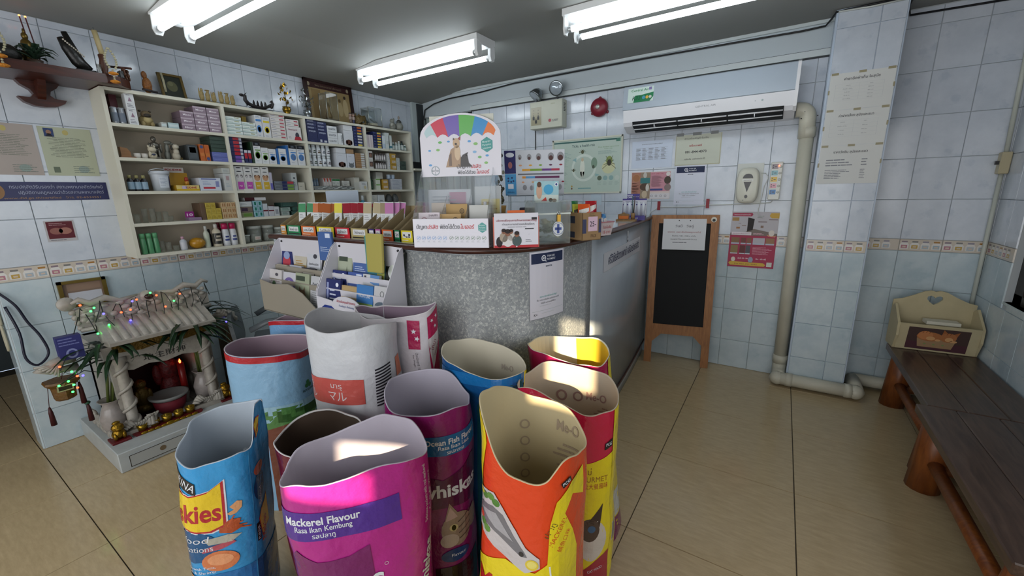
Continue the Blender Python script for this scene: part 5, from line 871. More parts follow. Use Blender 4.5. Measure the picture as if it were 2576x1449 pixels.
class Bag:
    def __init__(s, key, amp=.010, ph0=0):
        s.P, s.B, s.h = BAG[key]; k = SCL.get(key, 1); s.k = k; s.P = (s.P[0] * k, s.P[1] * k, s.P[2], s.P[3] * k, s.P[4] * k * (.85 if key in ('white', 'stars') else 1), s.P[5]); s.h = [1.3875 - (1.3875 - x) * k for x in s.h]; n = len(s.h); s.h = [(s.h[i - 1] + 2 * s.h[i] + s.h[(i + 1) % n]) / 4 for i in range(n)]; s.amp = amp; s.seed = len(key) * 3.7 + ph0; s.key = key
        N = 360; pts = [s.foot(90 + i, 1) for i in range(N + 1)]; L = [0]
        for i in range(N): L.append(L[-1] + math.hypot(pts[i + 1][0] - pts[i][0], pts[i + 1][1] - pts[i][1]))
        s.L = [x - L[180] for x in L]
    def foot(s, ph, t):
        cx, cy, th, a, b, n = s.P; dx, dy, sa, sb = s.B; w = max(0, 1 - t) ** 1.3; p = R(ph); c, q = math.cos(p), math.sin(p)
        ex = a * (1 + (sa - 1) * w) * math.copysign(abs(c) ** (2 / n), c) + dx * w; ey = b * (1 + (sb - 1) * w) * math.copysign(abs(q) ** (2 / n), q) + dy * w
        C, Q = math.cos(R(th)), math.sin(R(th)); return cx + C * ex - Q * ey, cy + Q * ex + C * ey
    def rim(s, ph):
        x = (ph % 360) / 12; i = int(x); f = x - i; h = s.h; n = len(h); a, b, c, d = h[(i - 1) % n], h[i % n], h[(i + 1) % n], h[(i + 2) % n]
        return .5 * (2 * b + (c - a) * f + (2 * a - 5 * b + 4 * c - d) * f * f + (3 * b - a - 3 * c + d) * f ** 3) + .0007 * math.sin(R(ph) * 7 + s.seed)
    def at(s, ph, t, off=0):
        x, y = s.foot(ph, t); z = s.rim(ph) * t; cx, cy = s.P[0], s.P[1]; nx, ny = x - cx, y - cy; l = math.hypot(nx, ny) or 1; nx /= l; ny /= l
        v = Vector((x * 5 + s.seed, y * 5, z * 4)); k = noise.noise(v) * s.amp + noise.noise(Vector((x * 16, y * 16 + s.seed, z * 9))) * s.amp * .45 - abs(noise.noise(Vector((x * 9 + 7, y * 9, z * 5 + s.seed)))) * s.amp * .5
        k *= min(1, t * 6); return Vector((x + nx * (k + off), y + ny * (k + off), z))
    def phi(s, a):
        L = s.L; a = max(L[0], min(L[-1], a)); lo, hi = 0, len(L) - 1
        while hi - lo > 1:
            m = (lo + hi) // 2
            if L[m] <= a: lo = m
            else: hi = m
        return 90 + lo + (a - L[lo]) / max(1e-9, L[hi] - L[lo])
    def fn(s, a, z, q): a *= s.k; z = 1.3875 - (1.3875 - z) * s.k; ph = s.phi(a); h = s.rim(ph); return s.at(ph, min(.9995, max(0, z / h)), .0014 + q)
    def fin(s, a, z, q): a *= s.k; z = 1.3875 - (1.3875 - z) * s.k; ph = s.phi(a); h = s.rim(ph); return s.at(ph, min(.9995, max(0, z / h)), -.0034 - q)
    def make(s, label, m_out, m_in, floor_z=.3, m_floor=None, group='open pet food sacks', rim_m=None):
        t = thing('pet_food_sack', label, 'sack', (0, 0, 0), 0, group); s.t = t; n, k = 120, 44
        g = G(); g.grid(lambda u, v: s.at(360 * u, v), n, k, m_out, True)
        g.add([s.at(360 * i / n, 0) for i in range(n)], [tuple(range(n))[::-1]], m_out); g.build('body', t)
        g = G(); lo = floor_z
        def inn(u, v): ph = 360 * u; h = s.rim(ph); return s.at(ph, (lo + (h - lo) * v) / h, -.0022)
        g.grid(inn, n, 20, m_in, True, flip=True); g.add([inn(i / n, 0) for i in range(n)], [tuple(range(n))], m_floor or m_in); g.build('lining', t)
        g = G(); rows = [[s.at(360 * i / n, 1, o) + Vector((0, 0, z)) for i in range(n)] for o, z in ((.0006, -.0012), (.0005, .0008), (-.0026, .0008), (-.003, -.004))]
        g.add([v for r_ in rows for v in r_], [(j * n + i, j * n + (i + 1) % n, j * n + n + (i + 1) % n, j * n + n + i) for j in range(3) for i in range(n)], rim_m or m_in, True); g.build('rim', t); return t
    def draw(s, d, name='print', step=.018, inner=False): return d.build(name, s.t, s.fin if inner else s.fn, step, .0003, inner)
    def heap(s, z, m, n=190, name='kibble'):
        g = G(); rr = random.Random(n); cx, cy, th, a, b, _ = s.P; C, Q = math.cos(R(th)), math.sin(R(th))
        for i in range(n):
            r_ = math.sqrt(rr.random()); q = rr.uniform(0, 6.283); ex, ey = a * .86 * r_ * math.cos(q), b * .86 * r_ * math.sin(q); g.ball((cx + C * ex - Q * ey, cy + Q * ex + C * ey, z + .03 * (1 - r_ * r_) + rr.uniform(0, .012)), (rr.uniform(.008, .013), rr.uniform(.008, .013), .008), m, 6)
        o = g.build(name, s.t); o['kind'] = 'stuff'; return o
def film(c, rough=.2): return mat(c, rough, name='printed_film_' + c.strip('#'), bump=(22, .7), coat=.25)
kib = mat('#4a3326', .8, name='brown_kibble', vary=.2)
# --- front row
b = Bag('friskies'); b.make('light blue dry cat food sack, leftmost of the front row', film('#2f8fc8'), mat('#a9b3bd', .55, name='grey_white_lining', bump=(20, .2)), .5)
b.heap(.52, kib, 120); o = G().ball((-1.33, .5, .575), (.055, .04, .035), mat('#c6ccd0', .05, name='clear_film', trans=.7, alpha=.5, bump=(30, .8)), 12).ball((-1.32, .5, .615), (.012, .012, .02), mat('#c6ccd0', .05, name='clear_film', trans=.7, alpha=.5, bump=(30, .8)), 8).build('inner_bag', b.t)
ye, rdd, nv = film('#d9bb22'), film('#a81f2c'), film('#14507f'); wh = film('#cfd3d8')
d = D(); d.rect(-.2, .12, .26, .3, film('#1c6aa8'), 0); d.poly([(-.155, .665), (-.05, .605), (-.05, .567), (-.155, .62)], film('#16181c'), 1); d.text('PURINA', -.056, .578, .024, wh, al='R', w=.1, rot=-29)
sh = [(-.17, .615), (-.12, .585), (-.07, .566), (-.02, .575), (.018, .6), (.016, .46), (-.02, .448), (-.06, .452), (-.12, .47), (-.17, .49)]
mid = (-.075, .52); sc = lambda P, f: [(mid[0] + (x - mid[0]) * f, mid[1] + (y - mid[1]) * f) for x, y in P]
d.poly(sc(sh, 1.08), wh, 1); d.poly(sc(sh, 1.03), rdd, 2); d.poly(sc(sh, .95), ye, 3); d.text('Friskies', .008, .482, .058, rdd, al='R', w=.19, bold=.025, L=4, rot=-2)
d.ell(-.08, .4, .075, .055, nv, 1); d.text('Seafood', -.03, .415, .022, wh, al='R', w=.13, L=3, shear=.2); d.text('Sensations', -.02, .385, .02, wh, al='R', w=.11, L=3); d.text('Made with Tuna,', -.02, .322, .009, wh, al='R', w=.1, L=3); d.text('Crab & Shrimp', -.02, .308, .009, wh, al='R', w=.1, L=3)
pr_ = film('#c8834a'); d.poly([(.03, .515), (.05, .53), (.062, .525), (.06, .505), (.045, .49), (.03, .487), (.022, .495), (.04, .503)], film('#d09a6a'), 2); d.poly([(.0, .46), (.03, .475), (.055, .47), (.05, .45), (.06, .44), (.03, .43), (0, .44)], film('#a84c26'), 2)
for k in range(5): d.line(.02, .455, .04 + .01 * k, .485 - .014 * k, .004, film('#b8562c'), 2)
d.poly([(-.04, .425), (.02, .43), (.055, .42), (.03, .405), (-.03, .405)], film('#a8a89a'), 2); d.poly([(-.045, .395), (.03, .41), (.04, .4), (.0, .385), (-.05, .38)], film('#a84a58'), 2); d.ell(-.005, .345, .05, .035, film('#c8764a'), 2); d.ell(-.005, .35, .035, .02, film('#d8966a'), 3); d.ell(-.1, .27, .05, .03, film('#b8835a'), 2)
d.line(.086, .0, .09, .7, .003, film('#3f9fd4'), 1)
s2 = [(.105, .43), (.12, .455), (.15, .46), (.175, .475), (.165, .38), (.14, .375), (.115, .36)]; d.poly(s2, rdd, 1); mid = (.14, .42); d.poly(sc(s2, .9), ye, 2); d.text('Friskies', .14, .38, .024, rdd, w=.075, rot=80, bold=.02, L=3); d.rect(.095, .36, .108, .42, film('#16181c'), 1); d.text('PURINA', .106, .365, .009, wh, al='L', w=.045, rot=90, L=3); d.ell(.13, .53, .035, .045, nv, 1); d.text('Seafood', .13, .5, .016, wh, w=.055, rot=85, L=3); d.ell(.13, .59, .028, .02, film('#b86a52'), 2); d.rect(.09, .18, .24, .3, nv, 1)
d.poly([(.12, .735), (.14, .75), (.165, .745), (.15, .7), (.125, .69)], rdd, 1); mid = (.143, .722); d.poly(sc([(.12, .735), (.14, .75), (.165, .745), (.15, .7), (.125, .69)], .86), ye, 2); d.text('Friskies', .143, .708, .012, rdd, w=.034, rot=30, bold=.02, L=3); d.rect(.108, .7, .117, .735, film('#16181c'), 2)
b.draw(d)
b = Bag('mackerel'); b.make('bright magenta cat food sack with a purple band, front middle', film('#a82480'), mat('#b0a9b6', .6, name='lilac_white_lining', bump=(18, .25)), .35)
pu, dp = film('#4a2a86'), film('#70205e'); d = D(); d.rect(-.245, .575, .095, .652, pu, 1)
d.text('Mackerel Flavour', -.172, .618, .021, wh, al='L', w=.172, bold=.025, rot=1); d.text('Rasa Ikan Kembung', -.148, .6, .015, wh, al='L', w=.128, bold=.012, rot=1); d.text('รสปลาทู', -.085, .583, .012, wh, w=.05, bold=.012)
d.poly([(-.235, .2), (-.2, .5), (-.16, .54), (-.11, .512), (-.037, .514), (.012, .535), (.03, .2)], dp, 1); d.text('whiskas', .04, .405, .055, wh, al='R', w=.25, bold=.03, L=3); d.ring(.048, .462, .005, .001, wh, 3, 12); d.text('New improved', -.2, .57, .006, wh, w=.03)
d.text('Delicious pockets with real mackerel', .172, .52, .012, wh, al='L', w=.17, rot=88); d.text('Adult 1+ years', .19, .54, .008, wh, al='L', w=.12, rot=88); d.text('whiskas', .16, .3, .03, wh, al='L', w=.16, rot=80, bold=.03); b.draw(d)
b = Bag('orange'); b.make('orange and yellow cat food sack with a fish plate, front right', film('#cf3f17'), mat('#c3b48e', .55, name='backlit_tint_lining', bump=(14, .2)), .3)  # beige lining tint paints in light coming through the coloured film
yl_ = film('#d8c41c'); d = D(); d.poly([(-.385, 0), (-.155, 0), (-.135, .35), (-.118, .52), (-.115, .578), (-.105, .7), (-.075, .84), (-.09, .96), (-.385, .96)], yl_, 1)
d.poly([(-.16, 0), (-.16, .50), (-.1, .525), (-.02, .56), (.052, .552), (.08, .575), (.086, .672), (.1, .73), (.143, .766), (.2, .775), (.2, .70), (.15, .73), (.125, .692), (.15, .64), (.17, .58), (.18, .4), (.2, 0)], yl_, 2)
d.poly([(-.122, .678), (-.1, .715), (-.055, .72), (-.03, .69), (.03, .61), (.062, .588), (.063, .565), (.03, .548), (-.05, .578), (-.115, .61), (-.13, .64)], film('#b9b4b4'), 3)
d.poly([(-.128, .655), (-.1, .675), (-.06, .682), (-.03, .672), (.0, .63), (.028, .598), (.034, .588), (.02, .586), (-.04, .615), (-.09, .632), (-.12, .64)], film('#6d6c70'), 4); d.poly([(-.1, .66), (-.05, .668), (.0, .615), (-.05, .63)], film('#9a999c'), 5); d.ell(.02, .593, .006, .006, film('#2b2a2c'), 6)
for x, y, c in ((-.085, .7, '#4a7a34'), (-.065, .705, '#5a8a3c'), (-.05, .695, '#4a7a34'), (-.09, .625, '#4f7f38'), (-.075, .615, '#5a8a3c'), (-.1, .64, '#c0483a')): d.ell(x, y, .012, .01, film(c), 5, 8)
d.ell(-.1, .705, .012, .009, film('#d0c040'), 5); d.ell(.045, .572, .015, .013, film('#cfb83c'), 5); d.ell(.045, .573, .011, .009, film('#d8ca6a'), 6)
d.text('ปลาทู', .092, .655, .014, film('#5a4a20'), w=.04, rot=60); d.text('MACKEREL', .112, .648, .013, film('#c03a1c'), w=.075, rot=58); d.text('鯖魚口味', .128, .62, .012, film('#c03a1c'), w=.055, rot=58); d.poly([(.108, .775), (.135, .785), (.142, .772), (.115, .762)], film('#1c1c22'), 5); d.text('PCG', .125, .77, .008, wh, w=.022, rot=14, L=6, bold=.02)
d.text('Me-O', -.02, .44, .06, film('#a81f1c'), w=.16, bold=.04, L=4); d.line(.085, .57, .1, .43, .004, film('#d8d8d0'), 4); d.text('Me-O', -.16, .6, .03, film('#a81f1c'), w=.1, bold=.04, rot=88, L=4); b.draw(d)
gh = mat('#a3917a', .6); gh2 = mat('#a8957e', .6); d = D(); d.text('Me-O', .33, .78, .03, gh, w=.07, bold=.02, mirror=True)
for k in range(4): d.ring(-.31, .78 - .05 * k, .014, .004, gh, 1, 16)
d.bars(.28, .5, .38, .75, 16, gh2, .4); b.draw(d, 'show_through_print', inner=True)
# --- second row
b = Bag('dark'); b.make('maroon sack with a brown paper lining behind the magenta one', film('#5a1526'), mat('#3f3226', .7, name='brown_paper_lining', bump=(16, .3)), .3, rim_m=mat('#c6c6c4', .5))
d = D(); d.text('F', -.03, .6, .04, wh, w=.03, bold=.03); d.rect(-.08, .3, .12, .45, film('#7a6a5e'), 1); b.draw(d)
b = Bag('ocean'); b.make('purple cat food sack with a blue band, holding brown kibble', film('#7a1c5c'), mat('#a9a4b2', .6, name='grey_lilac_lining', bump=(18, .25)), .6)
b.heap(.625, kib, 220); d = D(); d.rect(-.02, .605, .215, .672, film('#1c5f92'), 1); d.text('Ocean Fish Flavour', .2, .642, .019, wh, al='R', w=.19, bold=.025); d.text('Rasa Ikan Laut', .16, .626, .013, wh, al='R', w=.11, bold=.012); d.text('รสปลาทะเล', .135, .61, .011, wh, al='R', w=.06, bold=.012)
d.poly([(-.03, .42), (0, .54), (.06, .52), (.12, .545), (.17, .57), (.21, .56), (.215, .4), (.1, .42)], film('#4e123c'), 1); d.text('whiskas', .195, .462, .045, wh, al='R', w=.21, bold=.03, L=3)
fur = film('#8f7a68'); d.ell(.1, .335, .055, .06, fur, 2); d.poly([(.055, .36), (.075, .435), (.11, .38)], fur, 2); d.poly([(.06, .37), (.077, .42), (.1, .38)], film('#b0938a'), 3); d.ell(.085, .345, .014, .012, film('#b8a878'), 3); d.ell(.085, .345, .007, .01, film('#15130f'), 4); d.ell(.07, .3, .03, .025, film('#a8978a'), 3); d.ell(.17, .34, .04, .035, fur, 2)
for k in range(4): d.line(.1, .3 + .02 * k, .15, .31 + .024 * k, .004, film('#5f4f44'), 4)
d.ell(.09, .24, .05, .025, film('#16386a'), 2); d.text('Flavour', .1, .235, .012, wh, w=.05, L=3); d.rect(.02, .0, .2, .2, film('#23141c'), 1); b.draw(d)
b = Bag('gourmet'); b.make('pink and yellow cat food sack standing behind the orange one', film('#b8203f'), mat('#b5a794', .55, name='buff_lining', bump=(14, .2)), .3)  # lining colour includes the glow through its printed film
d = D(); d.poly([(-.02, 0), (0, .54), (.04, .585), (.1, .6), (.17, .625), (.19, .62), (.19, 0)], yl_, 1); d.poly([(.165, 0), (.17, .8), (.24, .8), (.25, 0)], yl_, 1); d.text('กูร์เม่', .075, .56, .02, film('#7a5a18'), w=.045); d.text('GOURMET', .1, .535, .018, film('#8a5a20'), w=.1); d.text('海陸大餐風味', .105, .512, .015, film('#a83a2a'), w=.09)
d.poly([(.135, .66), (.165, .67), (.165, .645), (.135, .638)], film('#1c1c22'), 2); d.text('PCG', .15, .65, .01, wh, w=.022, L=3, bold=.02); d.ell(.105, .33, .045, .075, film('#c3bbb0'), 2); d.ell(.095, .37, .03, .04, film('#4a3a32'), 3); d.poly([(.09, .4), (.135, .46), (.125, .38)], film('#3a2c26'), 3); d.ell(.1, .375, .012, .012, film('#3a5a7a'), 4); d.poly([(.05, .0), (.05, .2), (.12, .255), (.165, .28), (.17, 0)], film('#98182c'), 3); d.text('CAT FOOD', .12, .215, .01, wh, w=.05, rot=14, L=4); d.rect(.175, .3, .215, .37, film('#c9ccd0'), 2)
for k in range(6): d.rect(.178 + .006 * k, .305, .181 + .006 * k, .365, film('#3a3a44'), 3)
b.draw(d); d = D(); d.text('Me-O', .345, .705, .028, mat('#8f6f68', .6), w=.07, bold=.02, mirror=True); d.ring(-.4, .71, .02, .007, mat('#8f6f68', .6), 1); d.ring(.41, .71, .018, .006, mat('#8f6f68', .6), 1); d.bars(.26, .6, .36, .69, 7, mat('#94766e', .6)); b.draw(d, 'show_through_print', inner=True)
b = Bag('blue'); b.make('dark blue cat food sack with folded rim against the counter', film('#0f4a80'), mat('#bcb6a4', .55, name='white_lining', bump=(14, .2)), .3)  # lining painted warmer for light passing through the sack
d = D(); d.rect(-.4, 0, -.2, .9, yl_, 1); d.rect(.2, 0, .4, .9, yl_, 1); d.poly([(.0, .0), (.02, .7), (.1, .77), (.19, .79), (.19, 0)], film('#0e4a58'), 1); d.rect(-.2, .77, .2, .81, film('#1763a0'), 1); b.draw(d); d = D(); d.text('Me-O', .345, .76, .022, mat('#a0968a', .6), w=.055, bold=.02, mirror=True); b.draw(d, 'show_through_print', inner=True)
b = Bag('pink'); b.make('pink fronted cat food sack with a yellow lining, farthest right at the counter', film('#a81c50'), mat('#cfae2e', .5, name='yellow_lining', bump=(14, .2)), .3, rim_m=mat('#d0cdb8', .5))  # lining yellow holds backlight through the yellow film
d = D(); d.poly([(-.42, 0), (-.19, 0), (-.165, .8), (-.18, .9), (-.42, .9)], yl_, 1); d.poly([(.2, 0), (.2, .2), (.215, .9), (.43, .9), (.43, 0)], yl_, 1); d.poly([(.1, 0), (.12, .11), (.3, .06), (.3, 0)], film('#7a1c5a'), 2); d.poly([(.16, .1), (.2, .22), (.26, .2), (.28, .08)], film('#c6cac6'), 2); b.draw(d); d = D(); d.poly([(-.42, .55), (-.2, .6), (-.16, .9), (-.42, .9)], mat('#d3cdb4', .5), 1); b.draw(d, 'lining_gusset', inner=True)
# --- back row
wv = lambda c: mat(c, .38, name='woven_sack_' + c.strip('#'), bump=(24, .6))
b = Bag('white', .011); b.make('large crumpled white woven sack with red panel in the back row', wv('#bdc0c4'), mat('#b3b3b6', .6, name='white_woven_lining', bump=(24, .5)), .35)
cor = wv('#b8524a'); d = D(); d.rect(-.215, .607, .089, .712, cor, 1); d.text('มารุ', -.02, .675, .022, wv('#cfc8c8'), w=.05); d.text('マル', -.02, .625, .034, wv('#cfc8c8'), w=.08); d.text('มารุ', -.16, .675, .022, wv('#cfc8c8'), w=.05); d.text('マル', -.16, .625, .034, wv('#cfc8c8'), w=.08)
for k in range(13): d.poly([(.13 + .0, .59 + .0125 * k), (.2, .6 + .0125 * k), (.2, .6065 + .0125 * k), (.13, .5965 + .0125 * k)], wv('#26262c'), 1)
d.rect(.235, .68, .285, .76, wv('#c8704e'), 1); b.draw(d)
b = Bag('stars', .005); b.make('white sack with crimson starred panels by the counter front', wv('#bfbabf'), mat('#8f7a8c', .6, name='mauve_lining', bump=(20, .3)), .35, rim_m=mat('#c9c5c8', .5))
cr_ = wv('#a0164a'); d = D(); d.rect(.105, .79, .155, .91, cr_, 1); d.star(.13, .865, .012, wh, 2); d.star(.142, .835, .012, wh, 2, 20); d.poly([(.185, .92), (.3, .99), (.36, .99), (.36, .6), (.19, .68)], cr_, 1)
for x, y in ((.205, .905), (.23, .92), (.25, .9), (.222, .88), (.275, .93), (.29, .9)): d.star(x, y, .009, wh, 2, x * 900)
d.poly([(.262, .87), (.185, .83), (.2, .70)], wv('#b9b2b4'), 2); d.text('โกมา', .215, .8, .016, wv('#7a1538'), w=.045, rot=62, L=3); d.text('อาหารสุนัข รสเนื้อ', .228, .785, .008, wv('#7a1538'), w=.06, rot=62, L=3); d.text('น้ำหนักสุทธิ 15', .135, .74, .01, wv('#5a5258'), w=.07, rot=-85, L=2); d.text('Net Weight', .122, .74, .007, wv('#5a5258'), w=.05, rot=-85, L=2); b.draw(d)
lb = film('#7fa8c6', .35); red = film('#a81826', .35)
b = Bag('trim', .007); b.make('pale blue sack with a red trimmed rim beside the shrine', lb, mat('#a08a98', .6, name='pinkish_lining', bump=(12, .3)), .3, rim_m=mat('#b8aeb6', .5))
d = D()
for i in range(50):
    s0, s1 = b.L[0] + (b.L[-1] - b.L[0]) * i / 50, b.L[0] + (b.L[-1] - b.L[0]) * (i + 1) / 50; d.poly([(s0, b.rim(b.phi(s0)) - .03), (s1, b.rim(b.phi(s1)) - .03), (s1, b.rim(b.phi(s1)) - .003), (s0, b.rim(b.phi(s0)) - .003)], red, 2)
d.poly([(-.2, .5), (.28, .52), (.28, .44), (-.2, .40)], film('#8fb4c4', .35), 1); d.poly([(-.02, .48), (.06, .50), (.28, .5), (.28, .38), (-.02, .38)], film('#4a7a3c', .35), 1); d.poly([(0, .0), (0, .4), (.12, .43), (.28, .42), (.28, 0)], film('#6a3420', .35), 2); d.poly([(-.5, 0), (-.5, .7), (-.22, .7), (-.21, 0)], film('#b3bcc2', .35), 1); d.line(-.205, 0, -.205, .72, .006, red, 2)
for a_ in (90, 210, 330): d.ell(.2 + .01 * math.cos(R(a_)), .575 + .01 * math.sin(R(a_)), .01, .01, film('#1f6a34', .35), 2)
d.text('BETAGRO', .2, .545, .01, film('#1f3a28', .35), w=.062, bold=.01); d.rect(-.24, .56, -.21, .62, film('#a88a3a', .35), 2); b.draw(d)
b = Bag('trim2', .004); b.make('second pale blue red trimmed sack, mostly hidden behind the white one', film('#6c9cc8', .35), mat('#a08a98', .6, name='pinkish_lining', bump=(12, .3)), .4, rim_m=mat('#b8aeb6', .5)); d = D()
for i in range(40):
    s0, s1 = b.L[0] + (b.L[-1] - b.L[0]) * i / 40, b.L[0] + (b.L[-1] - b.L[0]) * (i + 1) / 40; d.poly([(s0, b.rim(b.phi(s0)) - .022), (s1, b.rim(b.phi(s1)) - .022), (s1, b.rim(b.phi(s1)) - .002), (s0, b.rim(b.phi(s0)) - .002)], red, 2)
b.draw(d)
# ================================================================ white wall shelf
SF = -3.24; SZ = (1.817, 1.63, 1.44, 1.25, 1.063); sw = mat('#c3c1b2', .45, name='cream_white_shelf_paint', bump=(12, .05)); sb = mat('#b5aa98', .6, name='shelf_back_board', vary=.04)
t = thing('wall_shelf', 'wide cream white open shelf unit fixed along the left wall', 'shelf')
G().box(XL + .006, .86, 1.045, XL + .012, 3.14, 2.0, sb).build('back_board', t)
for z in (2.005,) + SZ: G().box(XL + .012, .86, z - .018, -3.225, 3.14, z, sw).build('shelf_board', t)
for y in (.842, 1.436, 2.01, 2.584, 3.135): G().box(XL + .006, y, 1.045, -3.224, y + .018, 2.003, sw).build('upright', t)
G().box(-3.2245, 1.50, 1.421, -3.2235, 1.56, 1.452, mat('#c6c6be', .5)).build('shelf_label', t)
_CM = {}
ROWN = ('top', 'second', 'third', 'fourth', 'bottom'); COLN = ('first', 'second', 'third', 'last')
def ops(d, w, h, sp):
    for o in sp:
        k = o[0]
        if k == 'r': d.rect(o[1] * w, o[2] * h, o[3] * w, o[4] * h, gloss(o[5]), o[6] if len(o) > 6 else 1)
        elif k == 'e': d.ell(o[1] * w, o[2] * h, o[3] * w, o[4] * w if len(o) < 7 else o[6] * h, gloss(o[5]), 2, 14)
        elif k == 't': d.text(o[1], o[2] * w, o[3] * h, o[4], gloss(o[6]), w=o[5] * w, L=3, bold=.015, rot=o[7] if len(o) > 7 else 0)
        elif k == 'b': d.bars(o[1] * w, o[2] * h, o[3] * w, o[4] * h, o[5], gloss(o[6]), L=2)
        elif k == 'p': d.poly([(x * w, y * h) for x, y in o[1]], gloss(o[2]), o[3] if len(o) > 3 else 2)
def carton(label, y0, z, w, h, col, sp=(), group='medicine cartons on the wall shelf', x=SF, dep=.13, name='carton', cat='box', rz=0):
    key = (round(w, 4), round(h, 4), col, str(sp), dep)
    if key not in _CM:
        a = G().box(-dep, 0.0004, 0, 0, w - .0004, h - .0004, mat(col, .45), bev=.0008).mesh('carton'); b_ = None
        if sp:
            d = D(); ops(d, w, h, sp); g_ = d.build('print', None, on_x(0), eps=.0003); b_ = g_.data; bpy.data.objects.remove(g_)
        _CM[key] = (a, b_)
    a, b_ = _CM[key]; o = link(bpy.data.objects.new(name, a)); o.location = (x, y0, z); o.rotation_euler = (0, 0, rz); tag(o, label, cat, group)
    if b_: link(bpy.data.objects.new('print', b_), o)
    return o
def stack(what, where, y0, z, w, hs, col, sps, x=SF, dep=.13, **k):
    n = len(hs)
    for i, h in enumerate(hs):
        sp = sps[i % len(sps)] if sps and isinstance(sps[0], list) else sps
        carton('%s, %s up %s' % (what, ORD[i], where) if n > 1 else what + ' ' + where, y0, z, w, h, col if isinstance(col, str) else col[i], sp, x=x, dep=dep, **k); z += h + .0006
def bottle(label, y, z, r, h, body, cap, lab=None, x=None, neck=.5, group='bottles on the wall shelf', capc=.2, m=None, name='bottle', lab2=None):
    t_ = thing(name, label, 'bottle', (x if x else SF - r - .012, y, z), 0, group); bm_ = m or mat(body, .25); hb = h * (1 - capc)
    G().lathe([(r * .96, 0), (r, r * .1), (r, hb * .82), (r * neck, hb), (r * neck, hb + .001)], bm_, 14).build('body', t_); G().lathe([(r * (neck + .1), hb), (r * (neck + .1), h * .97), (r * neck * .9, h)], mat(cap, .35), 12).build('cap', t_)
    if lab:
        l_ = G().lathe([(r * 1.012, hb * .14), (r * 1.012, hb * .72)], mat(lab, .4), 16, cap=False).build('label', t_)
        if lab2: D().rect(-r * .7, hb * .3, r * .7, hb * .42, gloss(lab2), 1).rect(-r * .5, hb * .5, r * .5, hb * .6, gloss(lab2), 1).build('label_print', l_, lambda a, b, q: Vector((r * 1.016 * math.cos(a / r) + q, r * 1.016 * math.sin(a / r), b)), .006)
    return t_
W_, NV, DG = '#c6c8ca', '#1c2450', '#26352e'
tri = [('p', ((.3, .5), (.7, .5), (.5, .8)), '#8a7080'), ('b', .15, .1, .85, .38, 3, '#6a6a74'), ('b', .2, .85, .8, .95, 1, '#4a4a54')]
# top row, first bay
for y, l in ((.893, 'left'), (.925, 'right')): bottle('silver can, %s one of a pair at the top left of the shelf' % l, y, SZ[0], .016, .09, '#8b8f96', '#9aa0a8', '#6a7482', capc=.06, neck=.9, m=mat('#9a9ea4', .25, .7))
carton('dark red carton standing behind two silver cans', .90, SZ[0] + .0, .035, .175, '#5a1420', x=-3.33, dep=.06)
stack('white carton with a grey triangle', 'beside the silver cans', .946, SZ[0], .043, (.085, .085), W_, tri, dep=.05)
for i, (y, w, h) in enumerate(((1.095, .03, .032), (1.13, .056, .035))): carton(('small clear', 'small silver')[i] + ' box lying beside the dog figurine', y, SZ[0], w, h, ('#a9aca8', '#9fb3b6')[i], [('r', .1, .3, .9, .7, '#bcc9ca')])
mn = [('r', .0, .0, 1, 1, '#7d6a78', 0), ('r', .0, .75, 1, 1, '#a3949e', 1), ('t', 'Minor', .52, .3, .012, .62, '#d5ccd2')]
for c, (y, n) in enumerate(((1.203, 3), (1.278, 4), (1.354, 4))): stack('mauve carton with white script', 'in the %s column of its block' % ORD[c], y, SZ[0], .072, (.0375,) * n, '#6d5c68', mn)
# top row, second bay
g1 = [('r', 0, .55, 1, .95, '#cfd8d4', 1), ('b', .05, .3, .7, .5, 1, '#5a8a6a'), ('r', .55, .6, .85, .8, '#8a8f58', 2), ('r', .0, 0, 1, .2, '#9fb3b0', 1)]
stack('flat white and green carton', 'in the taller flat stack', 1.46, SZ[0], .1, (.023,) * 5, '#c3cdca', g1); stack('flat white and green carton', 'in the shorter flat stack', 1.563, SZ[0], .09, (.0225,) * 4, '#c3cdca', g1)
stack('yellow carton', 'at the back of the second bay', 1.60, SZ[0], .03, (.14,), '#8f7626', [], x=-3.31, dep=.06)
cp = lambda c, k: [('r', .1, .72, .9, .82, c, 1), ('e', .5, .38, .34, 0, c, .17), ('e', .5, .36, .22, 0, k, .12), ('b', .1, .86, .9, .96, 2, '#6a7a90'), ('b', .2, .05, .8, .12, 1, '#8a94a4')]
carton('upright white carton with a blue disc', 1.656, SZ[0], .046, .15, W_, cp('#3f7cba', '#8a6a58'), x=SF - .005); carton('upright white carton with a yellow disc', 1.704, SZ[0], .054, .143, W_, cp('#c9b52c', '#3a2a24'))
rl = [('b', .06, .3, .5, .7, 1, '#8a8fa0'), ('r', .62, .3, .92, .7, '#a8525c')]; stack('flat white carton with a red tab', 'in the stack of seven', 1.763, SZ[0], .108, (.0245,) * 7, '#c6c2bf', rl)
carton('white carton with a penguin shaped dog in a red bowl', 1.877, SZ[0], .115, .1, '#c8c5c4', [('t', 'NexGard', .42, .72, .012, .6, '#8a5a6a'), ('e', .7, .35, .14, 0, '#3a3c48', .25), ('p', ((.45, 0), (1, 0), (.9, .28), (.55, .28)), '#a32c38', 3), ('b', .08, .1, .35, .3, 2, '#8a8a94')]); stack('flat white carton with a red tab', 'above the dog carton', 1.88, SZ[0] + .101, .1, (.025, .025), '#c6c2c0', rl)
